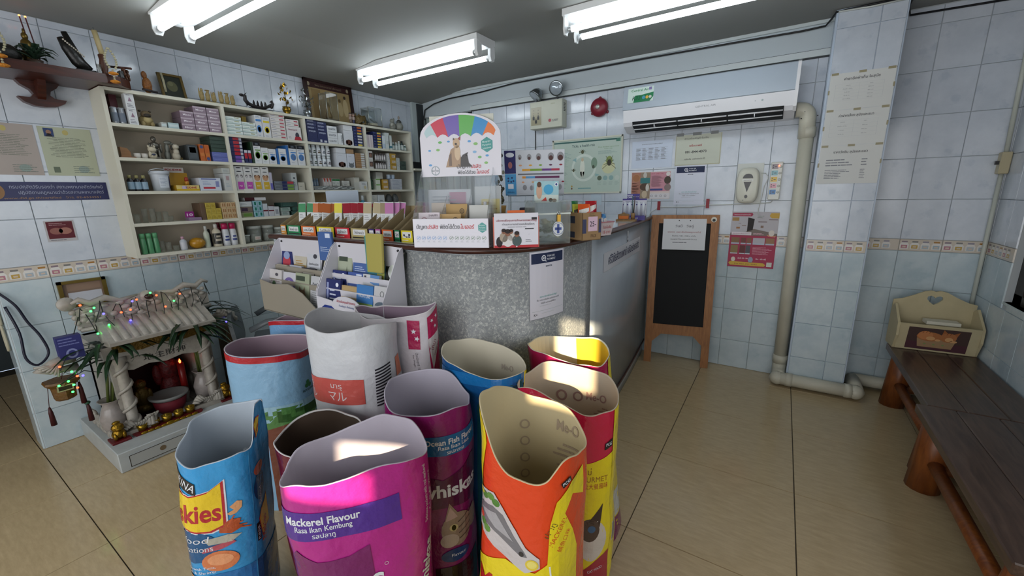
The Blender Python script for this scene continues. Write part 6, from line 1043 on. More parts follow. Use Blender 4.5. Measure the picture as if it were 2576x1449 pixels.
# top row, third bay
nvp = [('t', 'SYNOQUIN', .4, .35, .011, .6, '#b9bfd4')]; nvt = [('t', 'SYNOQUIN', .5, .82, .012, .66, '#b9bfd4'), ('b', .3, .06, .8, .12, 1, '#6a74a0')]
for c, (y, n, z1) in enumerate(((2.044, 3, .096), (2.133, 3, .088))):
    carton('tall navy carton, %s of two' % ('left', 'right')[c], y, SZ[0], .087, z1, NV, nvt + ([('r', .2, .08, .4, .3, '#b9bcc4', 2), ('r', .6, .06, .9, .24, '#b9bcc4', 2)] if c else [])); stack('flat navy carton', 'above the %s tall navy one' % ('left', 'right')[c], y, SZ[0] + z1 + .001, .087, (.025,) * n, NV, nvp)
cx = [('t', 'COATEX', .5, .36, .014, .74, '#3a4450')]; stack('white carton with dark capitals', 'in the stack of three', 2.223, SZ[0], .091, (.047,) * 3, '#c9ccce', cx); carton('white carton with capitals turned upright beside the stack of three', 2.317, SZ[0], .046, .094, '#c9ccce', [('t', 'COATEX', .68, .5, .012, 1.3, '#3a4450', -90)])
dg = [('e', .5, .2, .3, 0, '#4a2a20', .2), ('e', .25, .2, .1, 0, '#3a201a', .15), ('e', .75, .2, .1, 0, '#3a201a', .15), ('b', .2, .78, .8, .86, 1, '#b0b4ba'), ('e', .5, .06, .1, 0, '#c9c2ba', .06)]
carton('tall white carton with a brown dog face in the top row', 2.378, SZ[0], .094, .125, '#c2c4c8', dg); carton('white carton lying on the dog face carton in the top row', 2.38, SZ[0] + .126, .09, .042, '#c6c8ca')
stack('flat navy carton with a coloured tab', 'beside the dog face carton', 2.478, SZ[0], .094, (.0238,) * 7, NV, [[('r', .42, .2, .9, .8, c), ('b', .05, .35, .38, .65, 1, '#6a78a8')] for c in ('#c6b04a', '#b9bcc0', '#c0b8b0', '#b9bcc0', '#c6b04a', '#b8622c', '#b8622c')])
# top row, last bay
for i in range(3): carton('slim pale pink carton standing, %s of three' % ORD[i], 2.612 + .025 * i, SZ[0], .023, .112, '#bcb2b4')
stack('flat navy and yellow carton', 'in the last bay of the top row', 2.69, SZ[0], .1, (.0238,) * 6, NV, [[('r', .45, .2, .88, .8, c), ('b', .05, .35, .4, .65, 1, '#6a78a8')] for c in ('#c6b04a', '#c6b04a', '#c6b04a', '#c6b04a', '#b8622c', '#c6b04a')])
carton('small white carton beside the navy stack', 2.794, SZ[0], .034, .12, '#bcc3c6', [('r', .1, .05, .9, .4, '#a3b4c4')]); carton('tall white carton in front of pale bottles', 2.83, SZ[0], .05, .15, '#b9c0be', [('r', .2, .3, .8, .5, '#a9b0b0')]); carton('white carton with a teal band in the last bay', 2.87, SZ[0], .04, .13, '#b3bbb8', [('r', 0, .1, 1, .25, '#3a6a78')])
for i, (y, h, c) in enumerate(((2.945, .075, '#3a5a58'), (2.985, .075, '#8a9494'), (3.02, .09, '#9aa4a2'), (3.06, .095, '#20302e'), (3.095, .06, '#2e4a48'))): bottle('small bottle, %s of five at the right end of the top row' % ORD[i], y, SZ[0], .017, h, c, '#c0c4c2' if i != 3 else '#1a2220', '#a9b2ae')
# second row
t = thing('wooden_holder', 'small brown wooden block holder at the left of the second row', 'holder', (SF - .05, .905, SZ[1]))
G().box(-.03, -.025, 0, .03, .045, .008, _wd('#6a3e22', '#8a5a34')).build('base', t); G().prism([(-.02, .008), (.025, .008), (.025, .035), (.012, .055), (-.02, .062)], -.015, .02, _wd('#7a5230', '#946a40'), 'x').build('block', t)
for i, y in enumerate((.958, .992)): tag(G().lathe([(.012, 0), (.016, .012), (.0165, .03), (.0145, .03), (.012, .006), (0, .006)], mat('#c0bcb4', .3), 14).build('ceramic_cup', None, (SF - .03, y, SZ[1])), 'small white ceramic cup, %s of two on the second row' % ('left', 'right')[i], 'cup', 'small cups')
carton('dark glass case in the second row', 1.207, SZ[1], .058, .098, '#33393c', [('r', .1, .1, .9, .9, '#4a5054'), ('r', .2, .5, .8, .85, '#5a6064')])
for i in range(2): carton('orange carton, %s of a pair' % ('left', 'right')[i], 1.274 + .03 * i, SZ[1], .028, .105, '#a8551f', [('e', .5, .85 if i == 0 else .15, .35, 0, '#3a4a78', .1), ('r', .1, .3, .9, .5, '#b8703a')])
stack('dark green carton', 'in the tall block of the second row', 1.345, SZ[1] + .0635, .092, (.0245,) * 4, '#2c3d34', [('b', .1, .3, .8, .6, 1, '#4a5f52')], dep=.15); stack('blue carton', 'under the dark green ones', 1.345, SZ[1], .092, (.031, .031), '#5a64a0', [('b', .1, .3, .8, .6, 1, '#7a84b8')], dep=.15)
stack('flat navy carton with a bright tab', 'in the stack of seven, second row', 1.458, SZ[1], .084, (.0238,) * 7, NV, [[('r', .32, .12, .76, .88, '#6a4a9a' if i < 2 else '#a3242e'), ('r', .78, .12, .97, .88, '#a9aab4')] for i in range(7)])
for i in range(2): carton('small carton standing upright, red and navy, %s of two' % ('left', 'right')[i], 1.546 + .025 * i, SZ[1], .022, .09, NV, [('r', .05, .35, .95, .75, '#a3242e'), ('r', .05, .78, .95, .97, '#b3b4bc')])
def dogbox(c, hd, f): return ([('r', 0, .82, 1, 1, '#15171c', 1), ('r', .3, .86, .7, .95, '#4a5058', 2)] if hd else []) + [('b', .1, .7, .9, .78, 1, '#8a92a4'), ('r', .2, .6, .9, .65, c, 1), ('e', .5, .4, .36, 0, c, .17), ('e', .5, .38, .28, 0, f, .14), ('b', .2, .1, .8, .16, 1, '#8a92a4')]
for i, (y, w, h, c, hd, f, col) in enumerate(((1.613, .05, .15, '#5a8a3c', 1, '#7a4a30', W_), (1.665, .05, .115, '#6a9a44', 0, '#7a4a30', W_), (1.717, .054, .11, '#3a78b8', 0, '#5a5a64', W_), (1.792, .058, .117, '#3a78b8', 0, '#5a5a64', W_), (1.872, .061, .15, '#3a78b8', 1, '#5a5a64', W_), (1.937, .061, .15, '#3a78b8', 1, '#5a5a64', W_))): carton('upright pet carton with a round photo, %s from the left, second row' % ORD[i], y, SZ[1], w, h, col, dogbox(c, hd, f))
carton('blue sided carton behind the round photo cartons', 1.775, SZ[1], .016, .115, '#1f5a9a'); carton('blue sided carton between the tall round photo cartons', 1.852, SZ[1], .018, .145, '#1f5a9a'); carton('dark green sided carton in the second row', 1.597, SZ[1], .015, .15, '#1c3420')
for r_ in range(2):
    for i in range(5): bottle('white supplement bottle, %s from the left in the %s tier' % (ORD[i], ('lower', 'upper')[r_]), 2.055 + .042 * i, SZ[1] + .086 * r_, .0185, .085, '#bcc3c8', '#c3c9cc', '#c6cacd', lab2=('#3a2c24', '#2c3a2c', '#4a3a28', '#2a3244', '#3a2a38')[i], neck=.75)
carton('tall white carton with a brown dog face in the second row', 2.282, SZ[1], .1, .118, '#bfc2c8', dg); carton('white carton on top of the dog face carton, second row', 2.285, SZ[1] + .119, .094, .042, '#c3c6ca'); carton('white carton with a grey cat face', 2.385, SZ[1], .08, .118, '#bcc0c8', [('e', .5, .16, .34, 0, '#5f6468', .16), ('p', ((.2, .25), (.18, .42), (.36, .3)), '#5f6468'), ('p', ((.8, .25), (.82, .42), (.64, .3)), '#5f6468'), ('b', .2, .78, .8, .86, 1, '#a9aeb4')]); carton('tan carton on top of the cat face carton', 2.386, SZ[1] + .119, .075, .038, '#96795a')
stack('flat tan carton with a white end', 'in the stack of seven, third bay', 2.473, SZ[1], .098, (.0182,) * 7, '#8f6f4c', [('r', .6, .15, 1, .9, '#b9bcbc')])
for i in range(2): carton('white carton with brown photos, %s of two stacked' % ('lower', 'upper')[i], 2.602, SZ[1] + .079 * i, .062, .078, '#bcbab6', [('r', .35, .25, .95, .8, '#4a342c'), ('e', .62, .5, .2, 0, '#7a5a48', .2)], dep=.1)
for r_ in range(2):
    for i in range(5): bottle('tiny vial, %s from the left in the %s vial tray' % (ORD[i], ('lower', 'upper')[r_]), 2.715 + .026 * i, SZ[1] + .078 * r_ + .004, .01, .065, '#8a8686', '#3a2f30', '#b3b0b0', group='vials')
    carton('white card tray under the %s row of vials' % ('lower', 'upper')[r_], 2.69, SZ[1] + .078 * r_, .15, .0035, '#b3b3b0', x=SF, dep=.06) if r_ else carton('white card tray under the lower row of vials', 2.69, SZ[1], .15, .0035, '#b3b3b0', dep=.06)
stack('white slim carton', 'right of the vials', 2.845, SZ[1], .02, (.075, .075), '#b9bbba', [('b', .2, .1, .8, .9, 4, '#8a8c90')]); stack('mustard yellow carton', 'in the last bay of the second row', 2.87, SZ[1], .072, (.05,) * 3, '#a3802c', [('r', .3, .25, .9, .7, '#b9b0a0'), ('b', .35, .4, .85, .55, 1, '#8a3a34')]); stack('small white carton', 'right of the mustard stack', 2.948, SZ[1], .042, (.028,) * 4, '#aab0ae', [('b', .15, .4, .85, .6, 1, '#7a8080')]); stack('dark green carton', 'at the right end of the second row', 3.0, SZ[1], .07, (.045, .04), '#33423a', [('b', .2, .3, .8, .7, 1, '#5a6a60')])
# third row
for i, y in enumerate((.898, .93, .962)): bottle('dark medicine bottle with a blue label, %s of three' % ORD[i], y, SZ[2], .0165, .093, '#14151a', '#8a8558', '#7f98aa', neck=.45)
t = thing('white_bucket', 'white plastic bucket with a lid in the third row', 'bucket', (SF - .055, 1.052, SZ[2])); wb_ = mat('#b3bac2', .35)
G().lathe([(.042, 0), (.048, .1), (.048, .102)], wb_, 22).build('body', t); G().lathe([(.052, .1), (.052, .118), (.049, .121), (0, .121)], wb_, 22).build('lid', t); G().tube([(.0, -.05, .108), (.03, -.052, .125), (.04, -.02, .135), (.03, .02, .13)], .0025, wb_, 6).build('handle', t); D().rect(-.02, .02, .03, .085, gloss('#bcc3cc'), 1).bars(-.015, .03, .02, .08, 6, gloss('#8f98a6'), L=2).rect(.034, .015, .041, .09, gloss('#20285a'), 2).build('label', t, lambda a, b, q: Vector(((.0425 + b * .06 + .001 + q) * math.cos(a / .045), (.0425 + b * .06 + .001 + q) * math.sin(a / .045), b)), .008)
t = thing('counter_display', 'yellow display box with a red lettered header in the third row', 'display box', (SF, 1.11, SZ[2])); yb = mat('#a8801c', .4)
G().box(-.09, 0, 0, 0, .125, .035, yb).build('tray', t); G().box(-.09, 0, .035, -.085, .1, .115, yb).build('back_card', t); G().box(-.09, -.02, .115, -.086, .085, .148, mat('#c0bcb8', .4)).build('header_card', t)
D().text('POLIDINE', .03, .128, .012, gloss('#9a1f28'), w=.09, bold=.02).build('header_lettering', t, on_x(-.0855)); D().rect(.0, .0, .125, .035, gloss('#c4b070'), 1).rect(0, 0, .125, .012, gloss('#b89a28'), 2).text('IODINE', .08, .015, .012, gloss('#9a1f28'), w=.06, bold=.02, L=3).rect(.03, .012, .055, .03, gloss('#b0a0b8'), 3).build('tray_print', t, on_x(0)); G().lathe([(.012, .035), (.012, .06), (.006, .065)], mat('#a8741c', .3), 12, (-.04, .075, 0)).build('jar', t); G().lathe([(.012, .06), (.009, .085), (0, .088)], mat('#8a2a1c', .4), 12, (-.04, .075, 0)).build('red_cap', t)
carton('white carton with a blue edge and red panel in the third row', 1.24, SZ[2], .127, .083, '#b9bfca', [('r', .1, .88, .8, .94, '#3a4a8a'), ('b', .15, .45, .55, .75, 3, '#8a98b8'), ('r', .15, .15, .7, .3, '#a83a44'), ('r', .74, .3, .9, .75, '#7a80a8')]); carton('tall grey white carton beside the divider in the third row', 1.388, SZ[2], .048, .115, '#b0b3b2', [('r', .3, .6, .7, .85, '#a08a8c'), ('b', .2, .2, .8, .45, 3, '#9aa8b0')]); carton('grey carton lying on the tall grey white one', 1.385, SZ[2] + .116, .05, .035, '#a9aca8', [('b', .15, .3, .85, .7, 2, '#8a9494')])
for i, (c, f1, f2) in enumerate((('#a8479a', '#c3c0c0', '#4a4446'), ('#a8479a', '#c3c0c0', '#4a4446'), ('#b8992c', '#b08a6a', '#5a3a28'), ('#b8992c', '#b08a6a', '#5a3a28'))):
    carton('hanging pack with a %s bottle and a %s photo, %s of four' % ('pink' if i < 2 else 'yellow', 'cat' if i < 2 else 'dog', ORD[i]), 1.462 + .059 * i, SZ[2], .057, .168, '#b9b7b4', [('r', .03, .86, .97, .99, '#c3c3c2', 1), ('e', .5, .925, .3, 0, '#23252c', .02), ('r', .03, .72, .97, .84, '#c3c3c2', 1), ('e', .5, .78, .3, 0, '#23252c', .02), ('e', .5, .52, .36, 0, f1, .12), ('e', .3, .58, .16, 0, f2, .07), ('e', .72, .58, .16, 0, f2, .07), ('r', .2, .05, .9, .36, c, 3), ('t', 'PET', .55, .16, .012, .4, '#d8d0c8')], dep=.05)
carton('hanging pack with a violet bottle behind the four others', 1.697, SZ[2], .02, .13, '#a3a0b0', [('r', .1, .05, .9, .4, '#5a58a0')], dep=.05)
stack('flat grey and navy carton with a bright end', 'in the third row', 1.727, SZ[2], .155, (.0225,) * 3, '#5a6068', [[('r', .38, .1, .62, .9, NV), ('r', .64, .15, .95, .85, c), ('b', .05, .35, .35, .65, 1, '#8a9098')] for c in ('#6a8a3a', '#6a8a3a', '#a32c34')]); carton('white carton standing behind the flat ones in the third row', 1.886, SZ[2], .045, .135, '#b3b8b8', [('e', .5, .7, .2, 0, '#4a4e54', .05), ('b', .15, .2, .85, .5, 3, '#8a9094')], x=-3.28); carton('small cream carton at the end of the second bay, third row', 1.937, SZ[2], .055, .062, '#b6b3a6', [('b', .15, .4, .8, .6, 1, '#8a8a80')], x=-3.28)
# instrument tray with blister strips, bottles and cartons on it
t = thing('steel_tray', 'shallow steel tray with pale strips in the third bay', 'tray', (-3.30, 2.25, SZ[2])); st = mat('#8b8f8e', .3, .7)
G().box(-.055, -.2, 0, .055, .16, .004, st).build('base', t); G().prism([(-.2, .0), (.16, 0), (.165, .03), (-.205, .03)], .053, .056, st, 'x').build('front_lip', t)
rr = random.Random(8)
for k in range(14): o = G().box(-.014, -.022, 0, .014, .022, .0025, mat(rr.choice(('#a9adac', '#b9bcba', '#8f9695')), .35, .3), bev=.0008).build('blister_strip', None, (SF - .008, 2.1 + .0235 * k, SZ[2] + .012 + .006 * (k % 3)), (rr.uniform(-.5, .5), R(25), rr.uniform(-.6, .6))); tag(o, 'silver blister strip, %s from the left on the steel tray' % (ORD[k] if k < 12 else ('thirteenth', 'fourteenth')[k - 12]), 'blister strip', 'blister strips on the steel tray')
for i in range(5): bottle('small blue bottle, %s of five behind the steel tray' % ORD[i], 2.05 + .022 * i, SZ[2] + .036, .0095, .062, '#6a86a0', '#8aa0b4', '#8f9fae', x=-3.335)
carton('low card box behind the steel tray carrying cartons', 2.04, SZ[2], .52, .035, '#8f8a80', x=-3.30, dep=.1)
for i in range(3): carton('red and white carton, %s of three above the steel tray' % ORD[i], 2.175 + .027 * i, SZ[2] + .036, .026, .066, '#c0bab6', [('p', ((.1, .95), (.9, .95), (.7, .45), (.5, .5)), '#a8483c')], x=-3.305, dep=.06)
for i in range(2): carton('green topped white carton, %s of two above the steel tray' % ORD[i], 2.262 + .037 * i, SZ[2] + .036, .036, .06, '#bcc0ba', [('r', 0, .7, 1, .96, '#2a6a38'), ('b', .2, .2, .8, .5, 2, '#8a908a')], x=-3.305, dep=.06)
stack('small white carton', 'right end above the steel tray', 2.36, SZ[2] + .036, .075, (.022, .022), '#b9bab4', [('b', .2, .4, .8, .6, 1, '#5a5a58')], x=-3.305, dep=.06)
carton('grey sided white carton at the right of the third bay', 2.455, SZ[2], .06, .11, '#a9a9a0', [('r', .1, .6, .9, .9, '#b6b4a8')], x=-3.27); carton('white carton with small print at the right of the third bay', 2.505, SZ[2], .07, .075, '#b6b9b8', [('b', .15, .6, .85, .85, 2, '#7a8084'), ('e', .6, .3, .2, 0, '#b0a684', .2)])
bottle('dark green bottle in the last bay of the third row', 2.64, SZ[2], .022, .13, '#1f3a24', '#26302a', '#2e4a30'); stack('white and green small carton', 'in the last bay, third row', 2.675, SZ[2], .05, (.05, .05), '#b9bfae', [('r', 0, .8, 1, 1, '#6a9a4a')]); carton('square white carton on top in the last bay, third row', 2.715, SZ[2] + .102, .08, .062, '#bcbcb4', x=-3.28); stack('orange yellow carton', 'in the last bay, third row', 2.752, SZ[2], .07, (.048, .048), '#a3802c', [('r', .15, .3, .85, .75, '#b9a898')]); stack('white carton with grey labels', 'at the right of the third row', 2.862, SZ[2], .135, (.034,) * 3, '#a9adb4', [('b', .1, .3, .9, .7, 2, '#858a98')])
for i in range(2): bottle('white jar lying in the last bay, %s of two' % ('left', 'right')[i], 2.86 + .05 * i, SZ[2] + .104, .021, .04, '#93a3b4', '#a9b4c0', neck=.9)
# fourth row
cl = mat('#b9bdb2', .08, name='clear_plastic_cup', trans=.8, alpha=.35)
for i, (y, h) in enumerate(((.89, .055), (.935, .085), (.968, .085), (1.003, .065), (1.032, .065), (1.062, .035))): tag(G().lathe([(.012, 0), (.015, h), (.0142, h), (.011, .003), (0, .003)], cl, 14).build('clear_cup', None, (SF - .02 - .02 * (i % 2), y, SZ[3])), 'clear plastic cup, %s from the left in the fourth row' % ORD[i], 'cup', 'clear cups on the shelf')
t = thing('number_card', 'small magenta card with a white 10 in the fourth row', 'card', (SF, 1.145, SZ[3])); G().box(-.06, 0, 0, 0, .07, .02, mat('#7d6a82', .5)).build('card_stack', t); G().box(-.05, .0, .02, -.046, .048, .058, mat('#8a1f78', .4)).build('card', t); D().text('10', .024, .028, .018, gloss('#d8c8d6'), w=.034, bold=.03).build('lettering', t, on_x(-.046))
carton('brown wooden sided box in the fourth row', 1.222, SZ[3], .027, .11, '#5a4636', x=-3.245)
for r_ in range(3):
    for c in range(3 if r_ < 2 else 2): carton('small yellow carton, %s of row %s in its block' % (ORD[c], ('one', 'two', 'three')[r_]), 1.25 + .03 * c, SZ[3] + .0372 * r_, .0295, .037, '#a8953c', [('b', .15, .2, .85, .8, 3, '#8a7428')], dep=.09)
    for c in range(3): carton('small peach carton, %s of row %s in its block' % (ORD[c], ('one', 'two', 'three')[r_]), 1.344 + .03 * c, SZ[3] + .0372 * r_, .0295, .037, '#b39a74', [('r', .2, .2, .45, .8, '#8f6a48'), ('r', .6, .2, .85, .8, '#8f6a48')], dep=.09)
for i, (c, sp) in enumerate((('#7a7a60', [('r', .2, .2, .9, .8, '#5a7a3a')]), ('#6a6058', [('r', .1, .2, .6, .8, '#3a2c3c')]), ('#b0b4b4', [('b', .1, .3, .7, .7, 2, '#8a9094')]))): carton('carton of the %s tier in the left stack, fourth row' % ('lowest', 'middle', 'top')[i], 1.46, SZ[3] + .038 * i, .084, .037, c, sp)
for r_ in range(3):
    for c in range(2): carton('pale blue carton with green marks, %s column, %s tier, fourth row' % (('left', 'right')[c], ('lowest', 'middle', 'top')[r_]), 1.55 + .033 * c, SZ[3] + .039 * r_, .032, .038, '#7fa3ae', [('r', .3, .2, .7, .8, '#1f6a58')], dep=.09)
carton('dark red and white carton lying on the pale blue ones', 1.50, SZ[3] + .118, .148, .022, '#b0b0b0', [('r', 0, 0, .45, 1, '#3a1218')]); carton('white carton with a dark red stripe, narrow, fourth row', 1.618, SZ[3], .034, .095, '#aab0b6', [('r', 0, .4, 1, .5, '#5a2028')]); carton('white carton with an open red flap in the fourth row', 1.656, SZ[3], .04, .075, '#aaacb2', [('r', 0, .5, 1, .6, '#5a2028')]); carton('white carton with a grey panel, fourth row', 1.697, SZ[3], .038, .07, '#b3b6b8', [('r', .2, .2, .8, .7, '#8a8f96')]); tag(G().box(-.04, 0, 0, 0, .035, .002, mat('#4a141c', .4)).build('carton_flap', None, (SF, 1.665, SZ[3] + .078), (0, R(-50), 0)), 'dark red card flap standing on a white carton, fourth row', 'card')
for i, (y, z, w, h) in enumerate(((1.752, .0, .06, .03), (1.75, .031, .09, .03), (1.755, .063, .13, .035), (1.82, .031, .06, .03), (1.83, .0, .06, .03))): carton('dark green blister carton, %s in the pile, fourth row' % ORD[i], y, SZ[3] + z, w, h, ('#8a9490', '#7f8f88', '#1f3a34', '#23443c', '#1f3a34')[i], [('b', .1, .2, .9, .8, 2, '#4a6a60')], dep=.1)
carton('tan wooden panel leaning at the back of the fourth row', 2.03, SZ[3], .3, .17, '#a3875a', x=-3.395, dep=.01)
carton('white carton with blue print at the right of the third bay, fourth row', 2.374, SZ[3], .135, .068, '#b3bac4', [('r', .1, .4, .2, .55, '#23304a'), ('b', .25, .5, .6, .8, 2, '#6a86b8'), ('p', ((.65, .2), (.75, .9), (.8, .9), (.72, .2)), '#4a6a9a'), ('p', ((.82, .2), (.9, .9), (.95, .9), (.9, .2)), '#4a6a9a')]); bottle('blue spray bottle with a white top in the fourth row', 2.535, SZ[3], .025, .14, '#2a7086', '#b3bcc0', '#24647c', neck=.4, capc=.3); carton('brown tinted carton on the back of the fourth row', 2.34, SZ[3] + .07, .07, .07, '#7d6a60', [('b', .2, .3, .8, .7, 2, '#5a4a42')], x=-3.30, dep=.07); carton('white narrow carton beside the brown tinted one', 2.415, SZ[3] + .07, .04, .085, '#b0aaaa', [('r', .1, .3, .9, .4, '#5a4a50')], x=-3.30, dep=.07)
stack('white square carton', 'in the last bay of the fourth row', 2.612, SZ[3], .062, (.028,) * 5, '#b3b4ae', [('b', .2, .4, .8, .6, 1, '#9a9b98')]); carton('grey silver carton, last bay of the fourth row', 2.68, SZ[3], .115, .077, '#a3a6ac', [('r', .4, .1, .95, .9, '#adb0b8')]); carton('white carton on the grey silver one', 2.68, SZ[3] + .078, .08, .065, '#b6babb', [('r', .3, .1, .7, .25, '#7a8080')])
for i, y in enumerate((2.81, 2.89)):
    t = thing('plastic_tub', '%s grey clear tub with a yellow label in the last bay' % ('left', 'right')[i], 'tub', (SF - .04, y + .035, SZ[3])); G().lathe([(.03, 0), (.036, .08), (.036, .1), (.028, .13), (.012, .15)], mat('#5a6064', .15, name='smoky_plastic', trans=.5, alpha=.75, bump=(14, .6)), 14).build('body', t); D().rect(-.018, .01, .018, .04, gloss('#b3a33c' if i else '#b9b89a'), 1).build('label', t, lambda a, b, q: Vector(((.0325 + b * .06 + q) * math.cos(a / .034), (.0325 + b * .06 + q) * math.sin(a / .034), b)), .008)
# bottom row
for i, y in enumerate((.892, .925, .958)): bottle('mint green bottle, %s of three in the bottom row' % ORD[i], y, SZ[4], .0155, .125, '#4f8a62', '#5a9a6e', neck=.85, capc=.25, x=SF - .02 - .006 * i)
for i, (y, r_, h) in enumerate(((.988, .013, .07), (1.018, .016, .06), (1.056, .018, .035))): tag(G().lathe([(r_ * .8, 0), (r_, h), (r_ * .93, h), (r_ * .75, .003), (0, .003)], cl, 14).build('clear_glass', None, (SF - .03, y, SZ[4])), 'small clear glass, %s of three in the bottom row' % ORD[i], 'glass', 'small glasses on the shelf')
bottle('clear bottle with a pink cap in the bottom row', 1.098, SZ[4], .019, .088, '#a9adb4', '#b08a9a', '#b3b4ba', neck=.4); tag(G().ball((SF - .045, 1.18, SZ[4] + .036), (.045, .048, .037), mat('#a3751c', .25, name='amber_film', bump=(30, .7)), 14).build('amber_bag'), 'shiny amber plastic bag in the bottom row', 'bag')
bottle('white pump bottle in the bottom row', 1.243, SZ[4], .017, .145, '#b6bcae', '#c0c4c2', '#aeb8a6', neck=.4, capc=.2, x=-3.29); bottle('black labelled bottle with a white pump in the bottom row', 1.30, SZ[4], .026, .155, '#b3ab98', '#c3c2bc', '#23221f', lab2='#a39a88', neck=.35, capc=.18); bottle('black slim bottle behind the pump bottles', 1.268, SZ[4], .012, .12, '#15151a', '#1a1a20', x=-3.31)
for i, y in enumerate((1.354, 1.402)): bottle('white spray can with a crimson cap, %s of two' % ('left', 'right')[i], y, SZ[4], .0225, .155, '#b9bbc0', '#a8184e', '#bcbfc4', lab2='#3a4478', neck=.8, capc=.26)
bottle('dark red capped bottle behind the spray cans', 1.335, SZ[4], .02, .16, '#7a2030', '#6a1424', x=-3.32)
for i, (y, r_, h) in enumerate(((1.487, .03, .06), (1.56, .048, .12), (1.655, .04, .12), (1.74, .04, .1))):
    t = thing('clear_tub', 'clear lidded tub, %s from the left in the bottom row' % ORD[i], 'tub', (SF - r_ - .02, y, SZ[4]), 0, 'clear tubs'); G().lathe([(r_ * .9, 0), (r_, h * .85), (r_ * .97, h * .85), (r_ * .86, .004), (0, .004)], mat('#b3b9b2', .12, name='hazy_plastic', trans=.6, alpha=.6), 20).build('body', t); G().lathe([(r_ * 1.04, h * .83), (r_ * 1.04, h), (0, h)], mat('#b6bbb6', .2, name='hazy_lid', alpha=.8), 20).build('lid', t); G().lathe([(r_ * .86, .006), (r_ * .9, h * .45), (0, h * .45)], mat('#b9bdb9', .7), 18).build('cotton', t)
    if i == 1: D().rect(-.02, .02, .024, .045, gloss('#c3bcb4'), 1).text('STERILE', .002, .028, .008, gloss('#a8483a'), w=.034, L=3).build('label', t, lambda a, b, q: Vector((r_ * (.92 + b) * math.cos(a / r_) + q, r_ * (.92 + b) * math.sin(a / r_), b)), .008)
# grey document holders standing on the counter's rear edge in front of the shelf
t = thing('document_holder', 'grey clear document holder standing behind the treat trays', 'holder', (-2.36, 1.56, CT), R(32)); ghm = mat('#8a97a6', .3, name='grey_acrylic')
G().box(0, 0, .0, .2, .004, .235, ghm).build('back_panel', t); G().box(.2, 0, 0, .36, .004, .085, ghm).build('low_panel', t); G().box(0, 0, 0, .36, .07, .004, ghm).build('base', t); D().text('FELINE IQ SERIES', .27, .012, .009, gloss('#2b3038'), w=.11, bold=.01).build('lettering', t, on_y(0)); G().box(.362, .0, 0, .45, .004, .082, mat('#7d736c', .4)).build('photo_panel', t); D().ell(.4, .04, .025, .03, gloss('#4a4440'), 1).rect(.365, .0, .385, .08, gloss('#23262a'), 1).build('photo_print', t, on_y(0))
# black appliance and counter end by the doorway
tag(G().box(XL + .02, 3.16, 1.655, -3.25, 3.40, 1.72, mat('#121417', .4), bev=.004).build('black_device'), 'black flat device on a ledge at the right end of the shelf', 'device')
tag(G().box(XL + .01, 3.155, 1.63, -3.2, 3.42, 1.65, sw).build('side_ledge'), 'short pale ledge right of the wall shelf', 'ledge')
# ================================================================ things on top of the wall shelf
TZ = 2.006
def figure(name, label, cat, loc, rz, parts, m, group=None):
    """small ornament: one mesh of rounded masses; parts = (x,y,z,rx,ry,rz)"""
    g = G()
    for p in parts: g.ball(p[:3], p[3:6], m if len(p) < 7 else p[6], 12)
    o = g.build(name); o.location = loc; o.rotation_euler = (0, 0, rz); return tag(o, label, cat, group)
gf = mat('#6f5c34', .4, .5, name='old_gold'); r = sheet('picture_frame', 'small gold framed old photograph with a garland on the shelf top', 'picture frame', (-3.33, 1.17, TZ), (0, 1, 0), (-.25, 0, 1), .115, .15, '#20261c', lambda d, w, h: (d.ell(w * .5, h * .55, w * .25, h * .22, '#57573c', 1), d.ell(w * .45, h * .65, w * .12, h * .1, '#6d6a4c', 2)), th=.006)
g = G()
for b in ((-.008, -.012, -.008, .123, 0, .006), (-.008, -.012, .144, .123, 0, .158), (-.008, -.012, -.008, .006, 0, .158), (.109, -.012, -.008, .123, 0, .158)): g.box(*b, gf)
g.build('frame', r)
fig = mat('#8f7d50', .55, name='tan_carved_resin', bump=(60, .5)); fnm = ['robed old man', 'robed man with a wide hat', 'robed man with a fan', 'bald robed man', 'robed figure under a hat', 'robed woman']
for b in range(2):
    tag(G().box(-.02, -.0, 0, .02, .105, .008, fig, bev=.002).build('figurine_base', None, (-3.27, 1.335 + .115 * b, TZ)), 'tan plinth under the %s three small deity figurines' % ('left', 'right')[b], 'plinth')
    for k in range(3):
        i = b * 3 + k; hh = (.075, .07, .062)[k]; figure('deity_figurine', 'small tan figurine, %s from the left, %s' % (ORD[i], fnm[i]), 'figurine', (-3.27, 1.355 + .035 * k + .115 * b, TZ + .009), 0, [(0, 0, hh * .3, .011, .015, hh * .3), (0, 0, hh * .55, .01, .014, hh * .28), (0, .003, hh * .88, .008, .008, .01)] + ([(0, 0, hh * .97, .014, .014, .003)] if k == 1 else [(0, -.012, hh * .6, .004, .004, hh * .45)]), fig, 'row of deity figurines')
dk_ = mat('#1d1a1c', .45, name='dark_bronze', bump=(50, .4)); t = thing('dragon_boat', 'dark bronze dragon boat ornament on the shelf top', 'ornament', (-3.28, 1.64, TZ))
g = G(); g.grid(lambda u, v: (.022 * math.cos(math.pi * v) * math.sin(math.pi * min(1, .12 + u * .8)), u * .17, .006 + .03 * (2 * u - .9) ** 2 + .022 * (1 - math.sin(math.pi * v))), 14, 8, dk_); g.box(-.015, .01, 0, .015, .17, .012, dk_); g.build('hull', t)
G().tube([(0, .01, .03), (0, -.012, .06), (0, -.01, .085), (0, -.03, .09)], [.014, .013, .012, .006], dk_, 8).ball((0, -.03, .088), (.01, .02, .01), dk_, 8).tube([(0, -.01, .095), (0, .005, .11)], [.004, .001], dk_, 6).build('dragon_head', t); G().tube([(0, .165, .03), (0, .182, .06), (0, .175, .08), (0, .162, .07)], [.01, .01, .008, .004], dk_, 8).build('tail', t)
